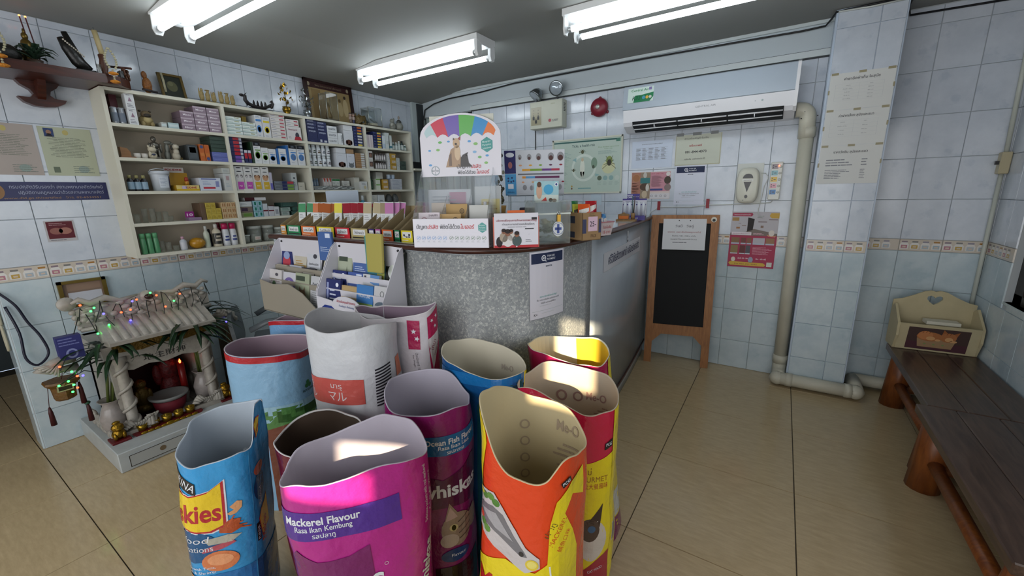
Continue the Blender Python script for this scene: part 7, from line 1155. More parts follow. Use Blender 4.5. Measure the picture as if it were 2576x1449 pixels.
for k in range(4): G().lathe([(.01, .03), (.008, .05), (.003, .066), (0, .07)], dk_, 8, (0, .045 + .027 * k, 0)).build('rider', t)
def money_tree(label, y, col, potc, seed):
    t = thing('metal_tree', label, 'ornament', (-3.30, y, TZ), 0, 'metal leaf trees'); m = mat(col, .18, 1, name='polished_leaf_' + col.strip('#')); p = mat(potc, .25, .9)
    G().lathe([(.018, 0), (.02, .006), (.016, .012), (.028, .03), (.032, .045), (.026, .052), (.03, .06), (.024, .058), (0, .05)], p, 16).build('pot', t); rr = random.Random(seed); G().tube([(0, 0, .05), (.002, .003, .1), (0, -.002, .17)], .003, mat('#4a4030', .5), 6).build('stem', t)
    for k in range(34):
        z = rr.uniform(.085, .22); q = rr.uniform(0, 6.28); R0 = .055 * math.sin(math.pi * min(.95, (z - .05) / .19)) * rr.uniform(.4, 1); M = Matrix.Translation((R0 * math.cos(q), R0 * math.sin(q), z)) @ Matrix.Rotation(q, 4, 'Z') @ Matrix.Rotation(rr.uniform(-.9, .9), 4, 'Y') @ Matrix.Rotation(rr.uniform(-.6, .6), 4, 'X'); w = .013
        g = G(); g.add([M @ Vector(v) for v in ((0, 0, -w), (w * .3, w * .75, 0), (0, 0, w * 1.2), (w * .3, -w * .75, 0), (-.0012, 0, 0))], [(0, 1, 2, 3), (4, 1, 0), (4, 2, 1), (4, 3, 2), (4, 0, 3)], m); g.build('leaf', t)
money_tree('gold leafed miniature tree in a gold pot', 1.935, '#b3902e', '#8a6c24', 2); money_tree('silver leafed miniature tree in a silver pot', 2.105, '#a9b0b3', '#8d9396', 4)
r = sheet('framed_picture', 'large brown framed sepia picture of standing figures leaning on the wall', 'picture', (-3.39, 2.18, TZ), (0, 1, 0), (-.07, 0, 1), .42, .325, '#a08a5e', lambda d, w, h: (d.rect(0, h * .83, w, h, '#3a1a1a', 1), d.text('พระบรมฉายาลักษณ์', w * .5, h * .88, .016, '#8f7f6a', w=w * .6), d.ell(w * .06, h * .91, .012, .016, '#a89c84', 2), d.ell(w * .94, h * .91, .012, .016, '#a89c84', 2), d.rect(w * .1, h * .05, w * .3, h * .8, '#8a7248', 1), d.ell(w * .72, h * .4, .026, .06, '#b8a47a', 2), d.ell(w * .72, h * .62, .012, .016, '#6a5636', 3), d.ell(w * .85, h * .45, .026, .075, '#c0ac82', 2), d.ell(w * .85, h * .72, .012, .014, '#3a2c20', 3)), th=.01)
g = G(); fm_ = mat('#2a1412', .35)
for b in ((-.018, -.02, -.0, .438, 0, .02), (-.018, -.02, .315, .438, 0, .34), (-.018, -.02, 0, .012, 0, .34), (.408, -.02, 0, .438, 0, .34)): g.box(*b, fm_)
g.build('frame', r)
def case(label, y, w, h, inside, group='glass display cases'):
    t = thing('glass_case', label, 'display case', (-3.29, y, TZ), 0, group); gl = mat('#cfd8d6', .02, name='case_glass', trans=.95, alpha=.25); ed = mat('#b3b6ae', .15, .8)
    G().box(-.05, 0, 0, .05, w, .012, mat('#4a4436', .5)).build('plinth', t)
    for a in ((.0485, 0, .012, .05, w, h), (-.05, 0, .012, -.0485, w, h), (-.05, 0, .012, .05, .0015, h), (-.05, w - .0015, .012, .05, w, h), (-.05, 0, h - .0015, .05, w, h)): G().box(*a, gl).build('pane', t)
    for x in (-.049, .049):
        for q in (.001, w - .001): G().tube([(x, q, .012), (x, q, h)], .0025, ed, 6).build('edge_strip', t)
        G().tube([(x, 0, h), (x, w, h)], .0022, ed, 6).build('edge_strip', t)
    inside(t, w, h)
case('narrow tall glass display case with a gold figure', 2.245, .105, .215, lambda t, w, h: G().lathe([(.025, .012), (.03, .04), (.015, .08), (.018, .12), (.006, .15)], mat('#6a5426', .35, .7, bump=(60, .5)), 12, (-.01, w / 2, 0)).build('gold_figure', t))
case('square mirrored glass display case full of glitter', 2.66, .15, .165, lambda t, w, h: (G().box(-.046, .004, .012, -.044, w - .004, h - .01, mat('#a9b3b6', .05, 1)).build('mirror', t), G().box(-.02, .04, .012, .03, .11, .035, mat('#b3ab92', .5)).build('name_block', t), G().tube([(0, .03, .1), (0, .07, .07), (0, .13, .04)], [.012, .016, .01], mat('#93a3ac', .2, .8, bump=(60, .8)), 8).build('carp_ornament', t)))
sk, cl2 = mat('#9a7f72', .5), mat('#2c2c48', .5)
for i, (y, c) in enumerate(((2.475, '#6a5a52'), (2.505, '#2c2c48'))): figure('doll_figurine', 'small child doll figurine, %s of two between the cases' % ('left', 'right')[i], 'figurine', (-3.255, y, TZ), 0, [(0, 0, .02, .01, .012, .02, mat(c, .5)), (0, 0, .045, .011, .013, .018, mat('#8f8078', .5)), (0, 0, .073, .012, .013, .014, sk), (0, 0, .08, .0125, .0135, .01, mat('#4a4038', .6)), (0, -.014, .045, .004, .004, .015, sk), (0, .014, .045, .004, .004, .015, sk)], sk, 'child dolls')
g = G(); rr = random.Random(6); bw_ = mat('#5a4a26', .4, name='gilded_root_wood', bump=(40, .5))
for k in range(16): q = rr.uniform(0, 6.28); g.tube([(.02 * math.cos(q + j * .9) , .055 * math.sin(q + j * .8) + .06, .01 + .018 * j + .01 * math.sin(k + j)) for j in range(5)], [.009, .01, .009, .008, .005], bw_, 6)
tag(g.build('root_carving', None, (-3.27, 2.53, TZ)), 'tangled gilded brown root carving beside the square case', 'ornament')
cg = mat('#7f8078', .5, name='grey_ceramic', bump=(30, .3)); figure('animal_figurine', 'grey ceramic animal figurine, left one at the right end of the shelf top', 'figurine', (-3.29, 2.98, TZ), 0, [(0, 0, .04, .03, .035, .04), (.005, -.01, .085, .02, .022, .022), (.015, -.02, .05, .02, .02, .02, mat('#8f8f86', .5)), (.01, .01, .1, .008, .008, .014)], cg); figure('gourd_figurine', 'grey round gourd shaped ceramic, right one at the shelf end', 'figurine', (-3.285, 3.06, TZ), 0, [(0, 0, .042, .036, .042, .042), (0, 0, .085, .022, .026, .022, mat('#3f423f', .5)), (0, 0, .125, .01, .01, .018, mat('#8a7f76', .5))], cg)
# ---- small statues on the second row
figure('bulldog_figurine', 'tan and black sitting bulldog figurine in the top row', 'figurine', (SF - .045, 1.04, SZ[0]), 0, [(-.005, 0, .035, .03, .036, .035), (.016, -.022, .016, .014, .012, .016), (.016, .022, .016, .014, .012, .016), (.012, 0, .07, .022, .026, .022, mat('#5f5038', .6)), (.028, 0, .063, .012, .018, .012, mat('#2b251d', .6)), (.0, -.024, .09, .008, .008, .006, mat('#3a3224', .6)), (.0, .024, .09, .008, .008, .006, mat('#3a3224', .6)), (.02, 0, .04, .014, .022, .02, mat('#a39468', .6))], mat('#8a7a52', .6, name='painted_plaster_tan'))
sv = mat('#6b6860', .3, .6, name='tarnished_silver'); figure('seated_statue', 'silver statue of a seated person in the second row', 'statue', (SF - .07, 1.062, SZ[1]), 0, [(0, 0, .01, .03, .035, .012), (-.004, 0, .05, .016, .02, .035), (.002, 0, .085, .016, .026, .022), (.0, 0, .122, .013, .014, .018), (.008, -.028, .07, .007, .007, .03), (.008, .028, .07, .007, .007, .03), (.02, -.012, .035, .01, .008, .03), (.02, .012, .035, .01, .008, .03)], sv)
figure('cat_figurine', 'white painted lucky cat figurine in front of the silver statue', 'figurine', (SF - .03, 1.032, SZ[1]), 0, [(0, 0, .022, .02, .024, .022), (.004, 0, .056, .018, .022, .018), (.002, -.014, .074, .005, .006, .008), (.002, .014, .074, .005, .006, .008), (.02, 0, .026, .006, .01, .006, mat('#26304a', .4)), (.016, -.016, .03, .007, .007, .016)], mat('#b0a894', .4))
figure('grey_dog_statue', 'slim grey dog statue sitting upright in the second row', 'statue', (SF - .08, 1.125, SZ[1]), 0, [(0, 0, .03, .018, .018, .035), (.006, 0, .07, .013, .013, .035), (.008, .008, .108, .012, .022, .013), (.01, .03, .1, .007, .014, .006)], mat('#74766f', .4, .3)); figure('spotted_dog_figurine', 'black and white spotted dog figurine in the second row', 'figurine', (SF - .035, 1.155, SZ[1]), 0, [(0, 0, .025, .02, .022, .028), (.008, 0, .05, .014, .016, .022), (.01, 0, .08, .016, .018, .017), (.02, 0, .076, .01, .01, .008), (.004, -.02, .075, .008, .005, .014, mat('#1c1a18', .5)), (.004, .02, .075, .008, .005, .014, mat('#1c1a18', .5)), (-.012, .02, .012, .01, .018, .01, mat('#6a5a34', .5))], mat('#a39c8c', .5))
# ================================================================ altar board
mah = _wd('#2e130c', '#4a2014', (8, 1.2, 8), .3); t = thing('altar_board', 'dark mahogany altar board with a carved bracket high on the left wall', 'wall shelf')
pts = [(.25, -3.42), (1.0, -3.42), (1.005, -3.33), (.98, -3.22), (.92, -3.15), (.86, -3.135), (.25, -3.135)]
G().prism([(y, x) for y, x in pts][::-1] and [(x, y) for y, x in pts], 2.007, 2.052, mah, 'z').build('board', t)
G().prism([(.56, 2.007), (.575, 1.985), (.605, 1.965), (.615, 1.945), (.6, 1.925), (.555, 1.925), (.575, 1.9), (.61, 1.885), (.65, 1.883), (.69, 1.89), (.725, 1.91), (.735, 1.928), (.69, 1.93), (.675, 1.945), (.68, 1.965), (.705, 1.985), (.72, 2.007)], XL + .006, XL + .05, mah, 'x').build('bracket', t); G().prism([(XL + .006, 2.007), (XL + .006, 1.9), (XL + .07, 1.93), (XL + .12, 1.98), (XL + .13, 2.007)], .625, .655, mah, 'y').build('bracket_fin', t)
AZ = 2.053; A = lambda y, x=-3.2: (x, y, AZ)
t = thing('bromeliad', 'dark green spiky plant in a pot on the altar board', 'plant', A(.625, -3.24)); lf = mat('#1f3524', .5, name='dark_green_leaf', vary=.2)
G().lathe([(.02, 0), (.03, .03), (.027, .03), (0, .026)], mat('#3a2c22', .5), 12).build('pot', t)
for k in range(22):
    a = k * 2.399; l = .07 + .035 * ((k * 7) % 5) / 5; c, s_ = math.cos(a), math.sin(a); up_ = .02 + .05 * (k / 22); g = G(); g.blade([(c * l * u, s_ * l * u, .03 + up_ * math.sin(u * 2.4)) for u in (.08, .3, .55, .8, 1)], [.006, .012, .013, .008, .001], lf); g.build('leaf', t)
figure('gold_buddha', 'small gold seated statue behind the spiky plant', 'statue', A(.62, -3.30), 0, [(0, 0, .05, .025, .03, .05), (0, 0, .11, .018, .022, .03), (0, 0, .15, .013, .013, .018), (0, 0, .172, .005, .005, .014)], mat('#6a5626', .35, .7))
for k, y in enumerate((.628, .648)):
    t = thing('incense_stick', 'lit incense stick, %s one of two on the altar' % ('left', 'right')[k], 'incense stick', A(y + .01, -3.30), 0, 'burning incense'); G().tube([(0, 0, 0), (0, -.018, .24)], .0028, mat('#4a2024', .6), 6).build('stick', t); G().ball((0, -.018, .243), .0045, mat('#ff7a3a', .5, emit=7, name='glowing_ember'), 8).build('ember', t)
blk = mat('#121312', .35, name='black_carved_wood', bump=(40, .3)); t = thing('carved_horn', 'black carved horn shaped ornament with a pale bead string', 'ornament', A(.775, -3.2))
G().tube([(0, .035, .01), (0, .0, .05), (0, -.028, .11), (0, -.05, .155)], [.026, .03, .026, .012], blk, 10).build('horn', t); G().tube([(-.02, .03, .02), (-.02, .0, .1), (-.02, -.025, .19)], [.02, .018, .012], blk, 10).build('back_horn', t); G().box(-.03, -.02, 0, .03, .06, .014, blk, bev=.004).build('foot', t)
for k in range(11): G().ball((.03 - .002 * k, -.045 + .007 * k, .14 - .006 * k), .0045, mat('#b3ada0', .5), 6).build('bead', t)
t = thing('votive_candle', 'thick cream candle in a carved brown holder on the altar', 'candle', A(.875, -3.2)); G().tube([(0, .005, .1), (0, -.008, .225)], .012, mat('#a89a72', .5), 12).build('candle', t); G().lathe([(.018, 0), (.012, .02), (.02, .05), (.014, .08), (.016, .105), (.012, .11)], mat('#4a2a1c', .4, bump=(40, .5)), 12).build('holder', t); G().tube([(0, -.008, .225), (0, -.01, .24)], .001, blk, 4).build('wick', t)
def garland(label, y, x, z):
    t = thing('flower_garland', label, 'garland', (x, y, z), 0, 'jasmine garlands'); jw = mat('#a39f84', .7); mg = mat('#b8741c', .7, name='marigold', bump=(80, .8))
    for s in (-1, 1):
        for k in range(9): G().ball((.004 * k * .3, s * .022 * math.sin(.35 + math.pi * .85 * (1 - k / 9)), .12 - .012 * k), .0062, jw, 6).build('jasmine_bud', t)
    for z0 in (-.004, -.045): G().ball((.008, 0, z0), (.02, .022, .009), mg, 10).build('marigold', t)
    for k in range(4): G().ball((.006, 0, .012 - .012 * k - (.008 if k > 1 else 0)), .0055, jw, 6).build('jasmine_bud', t)
garland('jasmine garland with two marigolds hanging from the candle', .885, -3.12, 2.06); garland('jasmine and marigold garland at the far left of the altar board', .493, -3.12, 2.055)
g = G(); bt = mat('#14130f', .5, bump=(30, .5)); g.ball((0, 0, .045), (.05, .06, .045), bt, 12).ball((-.02, -.06, .1), (.02, .03, .05), mat('#2b1a14', .5), 10); tag(g.build('dark_statue', None, A(.53, -3.26)), 'dark lumpy statue at the far left of the altar board', 'statue')
br = mat('#4f2c18', .4, name='brown_resin')
for i, y in enumerate((.955, .978)): figure('elephant_figurine', 'small brown elephant figurine, %s of two on the altar end' % ('left', 'right')[i], 'figurine', A(y, -3.2 - .03 * i), 0, [(0, 0, .028, .014, .011, .014), (0, 0, .05, .011, .01, .011), (.012, 0, .04, .004, .004, .014), (.006, -.005, .01, .005, .004, .011), (.006, .005, .01, .005, .004, .011), (-.008, 0, .01, .005, .008, .011)], br, 'elephant figurines')
tag(G().tube([A(.9, -3.3)[:2] + (AZ + .075,), A(.99, -3.19)[:2] + (AZ + .062,)], .006, mah, 8).build('wooden_rod'), 'dark wooden rod lying across the elephant figurines', 'rod'); tag(G().box(-3.22, .93, AZ, -3.18, .95, AZ + .04, blk, bev=.003).build('black_box'), 'small glossy black box on the altar board', 'box'); tag(G().lathe([(.008, 0), (.011, .045), (.01, .045), (0, .003)], cl, 12).build('offering_glass', None, A(.84, -3.15)), 'small clear offering glass on the altar board', 'glass')
figure('chick_figurine', 'amber speckled chick figurine right of the altar board', 'figurine', (-3.25, 1.068, TZ), 0, [(0, 0, .045, .02, .024, .045), (0, -.006, .1, .013, .014, .022)], mat('#7a4a1a', .4, name='amber_speckle', bump=(70, .9), vary=.4)); tag(G().tube([(-3.21, 1.03, TZ + .012), (-3.215, 1.06, TZ + .01), (-3.215, 1.1, TZ + .006)], .007, mat('#1a1216', .5), 6).build('bead_bracelet'), 'dark bead bracelet lying on the shelf top', 'bracelet')
tag(G().tube([(-3.3, 1.165, TZ + .14), (-3.285, 1.165, TZ + .1), (-3.275, 1.165, TZ + .03)], .006, mat('#a39f84', .7, bump=(90, 1)), 8).build('small_garland'), 'short white garland over the corner of the gold frame', 'garland')
# ================================================================ papers on the left wall
def on_left(name, label, cat, y0, z0, y1, z1, col, draw=None, **k): return sheet(name, label, cat, (XL + .007, y0, z0), (0, 1, 0), UP, y1 - y0, z1 - z0, col, draw, **k)
def cert(photo):
    def f(d, w, h):
        d.ell(w * .5, h * .9, .012, .014, '#b0a468', 1); d.bars(w * .12, h * .38, w * .88, h * .8, 13, '#6f7568', .3, al='C', seed=3 + photo)
        if photo: d.rect(w * .1, h * .8, w * .28, h * .97, '#2e3f6a', 2); d.ell(w * .19, h * .89, w * .05, h * .045, '#8a6a58', 3); d.poly([(w * .12, h * .8), (w * .26, h * .8), (w * .22, h * .86), (w * .16, h * .86)], '#1c1c2c', 3); d.rect(w * .12, h * .06, w * .24, h * .18, '#5f6a5a', 1)
        d.ell(w * .7, h * .14, .022, .02, '#8a9a94', 1); d.bars(w * .5, h * .05, w * .92, h * .22, 4, '#6a746c', .25, seed=9, L=2)
    return f
on_left('certificate', 'pale green certificate with a small blue portrait photo', 'certificate', .6, 1.53, .808, 1.788, '#aab09a', cert(1)); on_left('certificate', 'pinkish certificate at the left edge, beside the one with a portrait', 'certificate', .37, 1.53, .585, 1.79, '#a39a94', cert(0))
on_left('lettered_banner', 'dark blue banner strip with white lettering under the certificates', 'banner', .36, 1.395, .825, 1.494, '#1b2150', lambda d, w, h: (d.ell(.03, h * .5, .035, .042, '#8a6a4a', 1), d.text('กรมปศุสัตว์รับรองว่า สถานพยาบาลสัตว์แห่งนี้', w * .57, h * .66, .017, '#8f94ac', w=w * .78, bold=.01), d.text('ปฏิบัติตามกฎหมายว่าด้วยสถานพยาบาลสัตว์', w * .6, h * .36, .016, '#8f94ac', w=w * .72, bold=.01), d.text('www.dld.go.th/certified   โทร. 02-6534551', w * .52, h * .1, .011, '#9a7a5a', w=w * .8)), m=mat('#1b2150', .25))
on_left('kittens_sticker', 'small white framed red sticker below the banner', 'sticker', .53, 1.168, .648, 1.284, '#b0aeb0', lambda d, w, h: (d.rect(w * .06, h * .14, w * .94, h * .95, '#5a1c26', 1), d.ell(w * .35, h * .5, w * .22, h * .16, '#8a5a52', 2), d.ell(w * .65, h * .5, w * .22, h * .16, '#9a6a5e', 2), d.bars(w * .15, h * .75, w * .85, h * .9, 2, '#a8888a', L=2), d.bars(w * .1, h * .03, w * .9, h * .11, 1, '#6a6a70', L=2)))
r = on_left('picture_frame', 'gold and black framed photo hung low behind the shrine roof', 'picture frame', .52, .79, .712, .935, '#7a6658', lambda d, w, h: (d.rect(w * .16, h * .05, w * .9, h * .55, '#b9bcc4', 1), d.rect(w * .16, h * .62, w * .9, h * .9, '#8a7260', 1)), th=.006)
g = G()
for b in ((-.006, -.02, -.006, .198, 0, .01), (-.006, -.02, .135, .198, 0, .151), (-.006, -.02, -.006, .012, 0, .151), (.18, -.02, -.006, .198, 0, .151)): g.box(*b, mat('#7d6a34', .3, .7))
g.build('frame', r)
# ================================================================ spirit shrine
mb = mat('#a9aeae', .35, name='white_marble_base', bump=(14, .1), vary=.08); cer = mat('#98938a', .4, name='white_glazed_ceramic', bump=(40, .25), vary=.1); BZ = .112
t = thing('spirit_shrine', 'white ceramic spirit house shrine on a low marble base by the left wall', 'shrine')
G().box(-3.42, .46, 0, -2.74, 1.14, BZ, mb, bev=.004).build('base', t); dr_ = G().box(-2.741, .5, .02, -2.732, 1.1, .085, mat('#9fa2a0', .4), bev=.003).build('drawer', t); g = G(); ol = mat('#2e2a26', .5)
for a in ((.5, .02, 1.1, .023), (.5, .082, 1.1, .085), (.5, .02, .503, .085), (1.097, .02, 1.1, .085)): g.box(-2.7325, a[0], a[1], -2.7315, a[2], a[3], ol)
g.build('inlay_line', dr_)
for y in (.64, .82): D().ell(0, 0, .014, .014, '#6a5a44', 1).build('flower_print', dr_, on_x(-2.731, y, .055))
G().box(-3.41, .56, BZ, -2.98, .62, .60, cer).build('side_wall', t); G().box(-3.41, .98, BZ, -2.98, 1.04, .60, cer).build('side_wall', t); G().box(-3.41, .56, BZ, -3.36, 1.04, .62, mat('#3a1418', .6)).build('back_wall', t); G().box(-3.41, .54, .55, -2.96, 1.06, .62, cer).build('lintel', t)
for y in (.6, 1.0):
    g = G().lathe([(.034, 0), (.034, .02), (.026, .03), (.025, .4), (.034, .42), (.034, .44)], cer, 14, (-2.97, y, BZ)); g.tube([(-2.97 + .03 * math.cos(k * .6), y + .03 * math.sin(k * .6), BZ + .04 + .0105 * k) for k in range(35)], .009, cer, 6); g.build('dragon_column', t)
G().prism([(.56, .55), (1.04, .55), (1.04, .49), (.95, .46), (.88, .475), (.8, .46), (.72, .475), (.65, .46), (.56, .49)], -2.985, -2.965, cer, 'x').build('carved_valance', t); D().text('地主財神', .8, .495, .03, '#23201e', w=.2).build('lettering', t, on_x(-2.964)); gd = mat('#6b5220', .4, .6, name='dull_gilding', bump=(60, .8)); G().prism([(.58, .63), (1.02, .63), (1.02, .585), (.9, .57), (.8, .585), (.7, .57), (.58, .585)], -2.955, -2.94, gd, 'x').build('gilded_fringe', t)
# roof: tiled lower slope, carved upper panel with ridge ornaments
for k in range(11): y = .6 + .04 * k; G().tube([(-3.04, y, .735), (-2.88, y, .655)], .019, cer, 8).build('roof_tile', t)
G().prism([(-3.06, .73), (-3.04, .75), (-2.865, .66), (-2.87, .64), (-3.0, .625), (-3.06, .66)], .56, 1.05, cer, 'y').build('lower_roof', t)
g = G(); g.prism([(.5, .72), (1.1, .72), (1.1, .80), (1.04, .84), (.95, .83), (.86, .85), (.8, .87), (.74, .85), (.65, .84), (.56, .85), (.5, .83)], -3.09, -3.05, cer, 'x'); rr = random.Random(12)
for k in range(46): y, z = rr.uniform(.52, 1.08), rr.uniform(.735, .84); g.ball((-3.045, y, z), (.012, rr.uniform(.012, .03), rr.uniform(.008, .018)), cer, 8)
g.build('carved_roof_panel', t); G().tube([(-3.035, .5, .722), (-3.035, 1.1, .722)], .011, cer, 8).build('roof_moulding', t)
for s in (0, 1):
    y0, q = (.56, 1) if s == 0 else (1.04, -1); G().tube([(-3.06, y0 + q * .2, .86), (-3.05, y0 + q * .12, .845), (-3.045, y0 + q * .06, .875), (-3.05, y0, .855), (-3.05, y0 - q * .04, .885), (-3.05, y0 - q * .07, .87)], [.006, .014, .018, .018, .014, .008], cer, 8).build('ridge_dragon', t)
G().ball((-3.045, .8, .85), (.02, .035, .03), cer, 12).build('ridge_pearl_mount', t); G().ball((-3.02, .8, .845), (.012, .022, .016), mat('#2a1512', .3), 10).build('dark_jewel', t); G().lathe([(.036, 0), (.036, .014), (0, .016)], cer, 18, M=Matrix.Translation((-3.06, .475, .87)) @ Matrix.Rotation(R(90), 4, 'Y')).build('coin_disc', t)
for k in range(4): G().ball((-3.06, .49 + .006 * k, .82 - .03 * k), .016, cer, 8).build('cloud_knob', t)
g = G(); g.tube([(-3.02, .44, .6), (-2.99, .36, .595), (-3.0, .31, .57), (-3.0, .35, .555), (-3.02, .45, .545)], [.03, .022, .016, .014, .02], cer, 8)
for k in range(7): g.tube([(-2.98, .38, .59), (-2.975, .3 + .012 * k, .6 - .012 * k)], .006, cer, 6)
g.build('eave_dragon', t); g = G(); g.tube([(-3.02, 1.08, .62), (-3.0, 1.15, .66), (-3.0, 1.19, .64), (-3.0, 1.2, .59)], [.03, .032, .026, .012], cer, 8)
for k in range(8): g.ball((-2.985, 1.12 + .012 * k, .68 - .01 * k), .018, cer, 8)
g.build('eave_dragon', t)
for s in (0, 1):
    g = G(); y0 = .53 if s == 0 else .87
    for k in range(14): a = k / 13; g.tube([(-2.93 - .05 * math.sin(a * 5), y0 + .14 * a, BZ + .03), (-2.92, y0 + .14 * a + .01, BZ + .05 + .03 * math.sin(a * 9)), (-2.9, y0 + .14 * a + .025, BZ + .045 + .045 * a)], [.012, .013, .006], cer, 6)
    g.box(-2.96, y0 - .01, BZ, -2.9, y0 + .16, BZ + .03, cer); g.build('dragon_balustrade', t)
g = G(); rr = random.Random(9)
for k in range(40): g.ball((rr.uniform(-3.35, -2.95), .5, BZ + rr.uniform(.01, .07)), (.03, .014, .022), cer, 6)
g.build('rock_border', t)
# deities, candles, bowls, cups, vases
red = mat('#5a0f14', .45, name='red_lacquer'); dred = mat('#3a0a10', .5)
figure('gold_lion', 'gold guardian lion on a red stand, left of the shrine', 'figurine', (-2.90, .515, BZ + .014), 0, [(0, 0, .028, .028, .03, .03), (.008, 0, .068, .024, .028, .024), (.022, 0, .062, .012, .016, .01), (.018, -.018, .02, .012, .01, .02), (.018, .018, .02, .012, .01, .02), (-.005, 0, .09, .012, .018, .01)], mat('#8a6a1e', .25, .85, name='bright_gold_paint', bump=(60, .7)), 'gold lions'); figure('gold_lion', 'gold guardian lion on a red stand, right of the shrine', 'figurine', (-2.92, 1.045, BZ + .014), 0, [(0, 0, .028, .028, .03, .03), (.008, 0, .068, .024, .028, .024), (.022, 0, .062, .012, .016, .01), (.018, -.018, .02, .012, .01, .02), (.018, .018, .02, .012, .01, .02), (-.005, 0, .09, .012, .018, .01)], mat('#8a6a1e', .25, .85, name='bright_gold_paint', bump=(60, .7)), 'gold lions')
for i, y in enumerate((.515, 1.045)): tag(G().box(-2.95 - .02 * i, y - .04, BZ, -2.86 - .02 * i, y + .04, BZ + .013, red, bev=.002).build('lion_stand'), 'dark red stand under the %s gold lion' % ('left', 'right')[i], 'stand')
t2 = thing('offering_tray', 'red paper tray with a gold strip in front of the shrine', 'tray', (-2.90, .73, BZ)); G().prism([(-.155, 0), (.155, 0), (.165, .012), (-.165, .012)], -.035, .035, red, 'x').build('tray', t2); g = G()
for k in range(9): g.ball((.037, -.12 + .03 * k, .008), (.004, .018 if k != 4 else .025, .008 if k != 4 else .014), mat('#96761c', .3, .8), 8)
g.build('gold_strip', t2)
for k in range(5): tag(G().lathe([(.022, 0), (.025, .034), (.021, .034), (.018, .005), (0, .005)], mat('#8f7322', .25, .8, name='gold_cup'), 14).build('gold_cup', None, (-2.905, .615 + .057 * k, BZ + .013)), 'small gold offering cup, %s from the left on the red tray' % ORD[k], 'cup', 'gold offering cups')
t2 = thing('incense_bowl', 'pale stone incense bowl wrapped in red cloth', 'bowl', (-3.06, .80, BZ)); G().lathe([(.055, 0), (.075, .03), (.085, .085), (.08, .085)], mat('#6a1222', .7, name='red_cloth', bump=(18, .5)), 20).build('cloth', t2); G().lathe([(.07, .08), (.098, .1), (.1, .112), (.088, .113), (.075, .1), (0, .098)], mat('#7d7f7d', .5), 24).build('bowl', t2)
figure('deity_statue', 'gold deity statue deep inside the shrine', 'statue', (-3.14, .70, BZ + .012), 0, [(0, 0, .03, .04, .05, .03), (0, 0, .1, .035, .045, .07), (0, 0, .18, .028, .03, .035), (.02, -.03, .11, .012, .014, .04), (.02, .03, .11, .012, .014, .04)], mat('#6a5526', .35, .6, name='aged_gold', bump=(50, .7))); tag(G().box(-3.16, .64, BZ, -3.08, .76, BZ + .012, dred).build('deity_plinth'), 'dark red plinth under the gold deity statue', 'plinth')
figure('red_deity', 'red robed deity statue inside the shrine', 'statue', (-3.2, .86, BZ), 0, [(0, 0, .1, .05, .06, .1), (0, 0, .22, .045, .055, .09), (0, 0, .33, .03, .032, .04), (.01, -.06, .2, .02, .025, .07), (.01, .06, .2, .02, .025, .07)], mat('#5a1014', .5, name='red_gold_brocade', bump=(60, .6), vary=.5))
for i, (y, x) in enumerate(((.625, -3.06), (.905, -3.12))):
    t2 = thing('electric_candle', 'red electric candle with a glowing tip, %s one of two' % ('left', 'right')[i], 'candle', (x, y, BZ), 0, 'electric candles'); G().lathe([(.03, 0), (.012, .02), (.02, .06), (.022, .065)], cer, 14).build('holder', t2); G().tube([(0, 0, .06), (0, 0, .26)], .019, mat('#7a1210', .35, name='red_wax'), 14).build('candle', t2); G().lathe([(.004, .26), (.007, .272), (0, .29)], mat('#ff4a22', .4, emit=10, name='orange_candle_bulb'), 10).build('flame_bulb', t2)
def vase(label, x, y, seed, n, hgt, spread, lean):
    t2 = thing('bamboo_vase', label, 'potted plant', (x, y, BZ), 0, 'bamboo vases'); vm = mat('#8f8884', .22, name='speckled_vase', vary=.1, bump=(40, .1)); G().lathe([(.035, 0), (.055, .05), (.06, .1), (.045, .15), (.033, .18), (.05, .2), (.053, .204), (.046, .202), (.03, .18), (0, .17)], vm, 22).build('vase', t2); rr = random.Random(seed); cane = mat('#4a5526', .45, name='bamboo_cane', vary=.2); lf2 = mat('#173019', .4, name='bamboo_leaf', vary=.3)
    for k in range(n):
        bx, by = rr.uniform(-.018, .018), rr.uniform(-.018, .018); tx_, ty_ = bx + rr.uniform(-.02, .03), by + rr.uniform(-.03, .03) + lean; h0 = hgt * rr.uniform(.75, 1); G().tube([(bx, by, .15), ((bx + tx_) / 2, (by + ty_) / 2, .15 + h0 * .5), (tx_, ty_, .15 + h0)], .007, cane, 8).build('cane', t2)
        for q in range(15):
            a = rr.uniform(0, 6.28); l = spread * rr.uniform(.7, 1.25); c, s_ = math.cos(a), math.sin(a); z0 = .15 + h0 * rr.uniform(.72, 1); g = G(); g.blade([(tx_ + c * l * u, ty_ + s_ * l * u, z0 + l * (.75 * u - .85 * u * u)) for u in (0, .2, .45, .7, .9, 1)], [.003, .009, .013, .011, .005, .0006], lf2); g.build('leaf', t2)
vase('white vase of lucky bamboo at the left of the shrine', -3.02, .535, 3, 4, .37, .23, .06); vase('white vase of lucky bamboo at the right of the shrine', -3.04, .985, 11, 5, .45, .26, -.01)
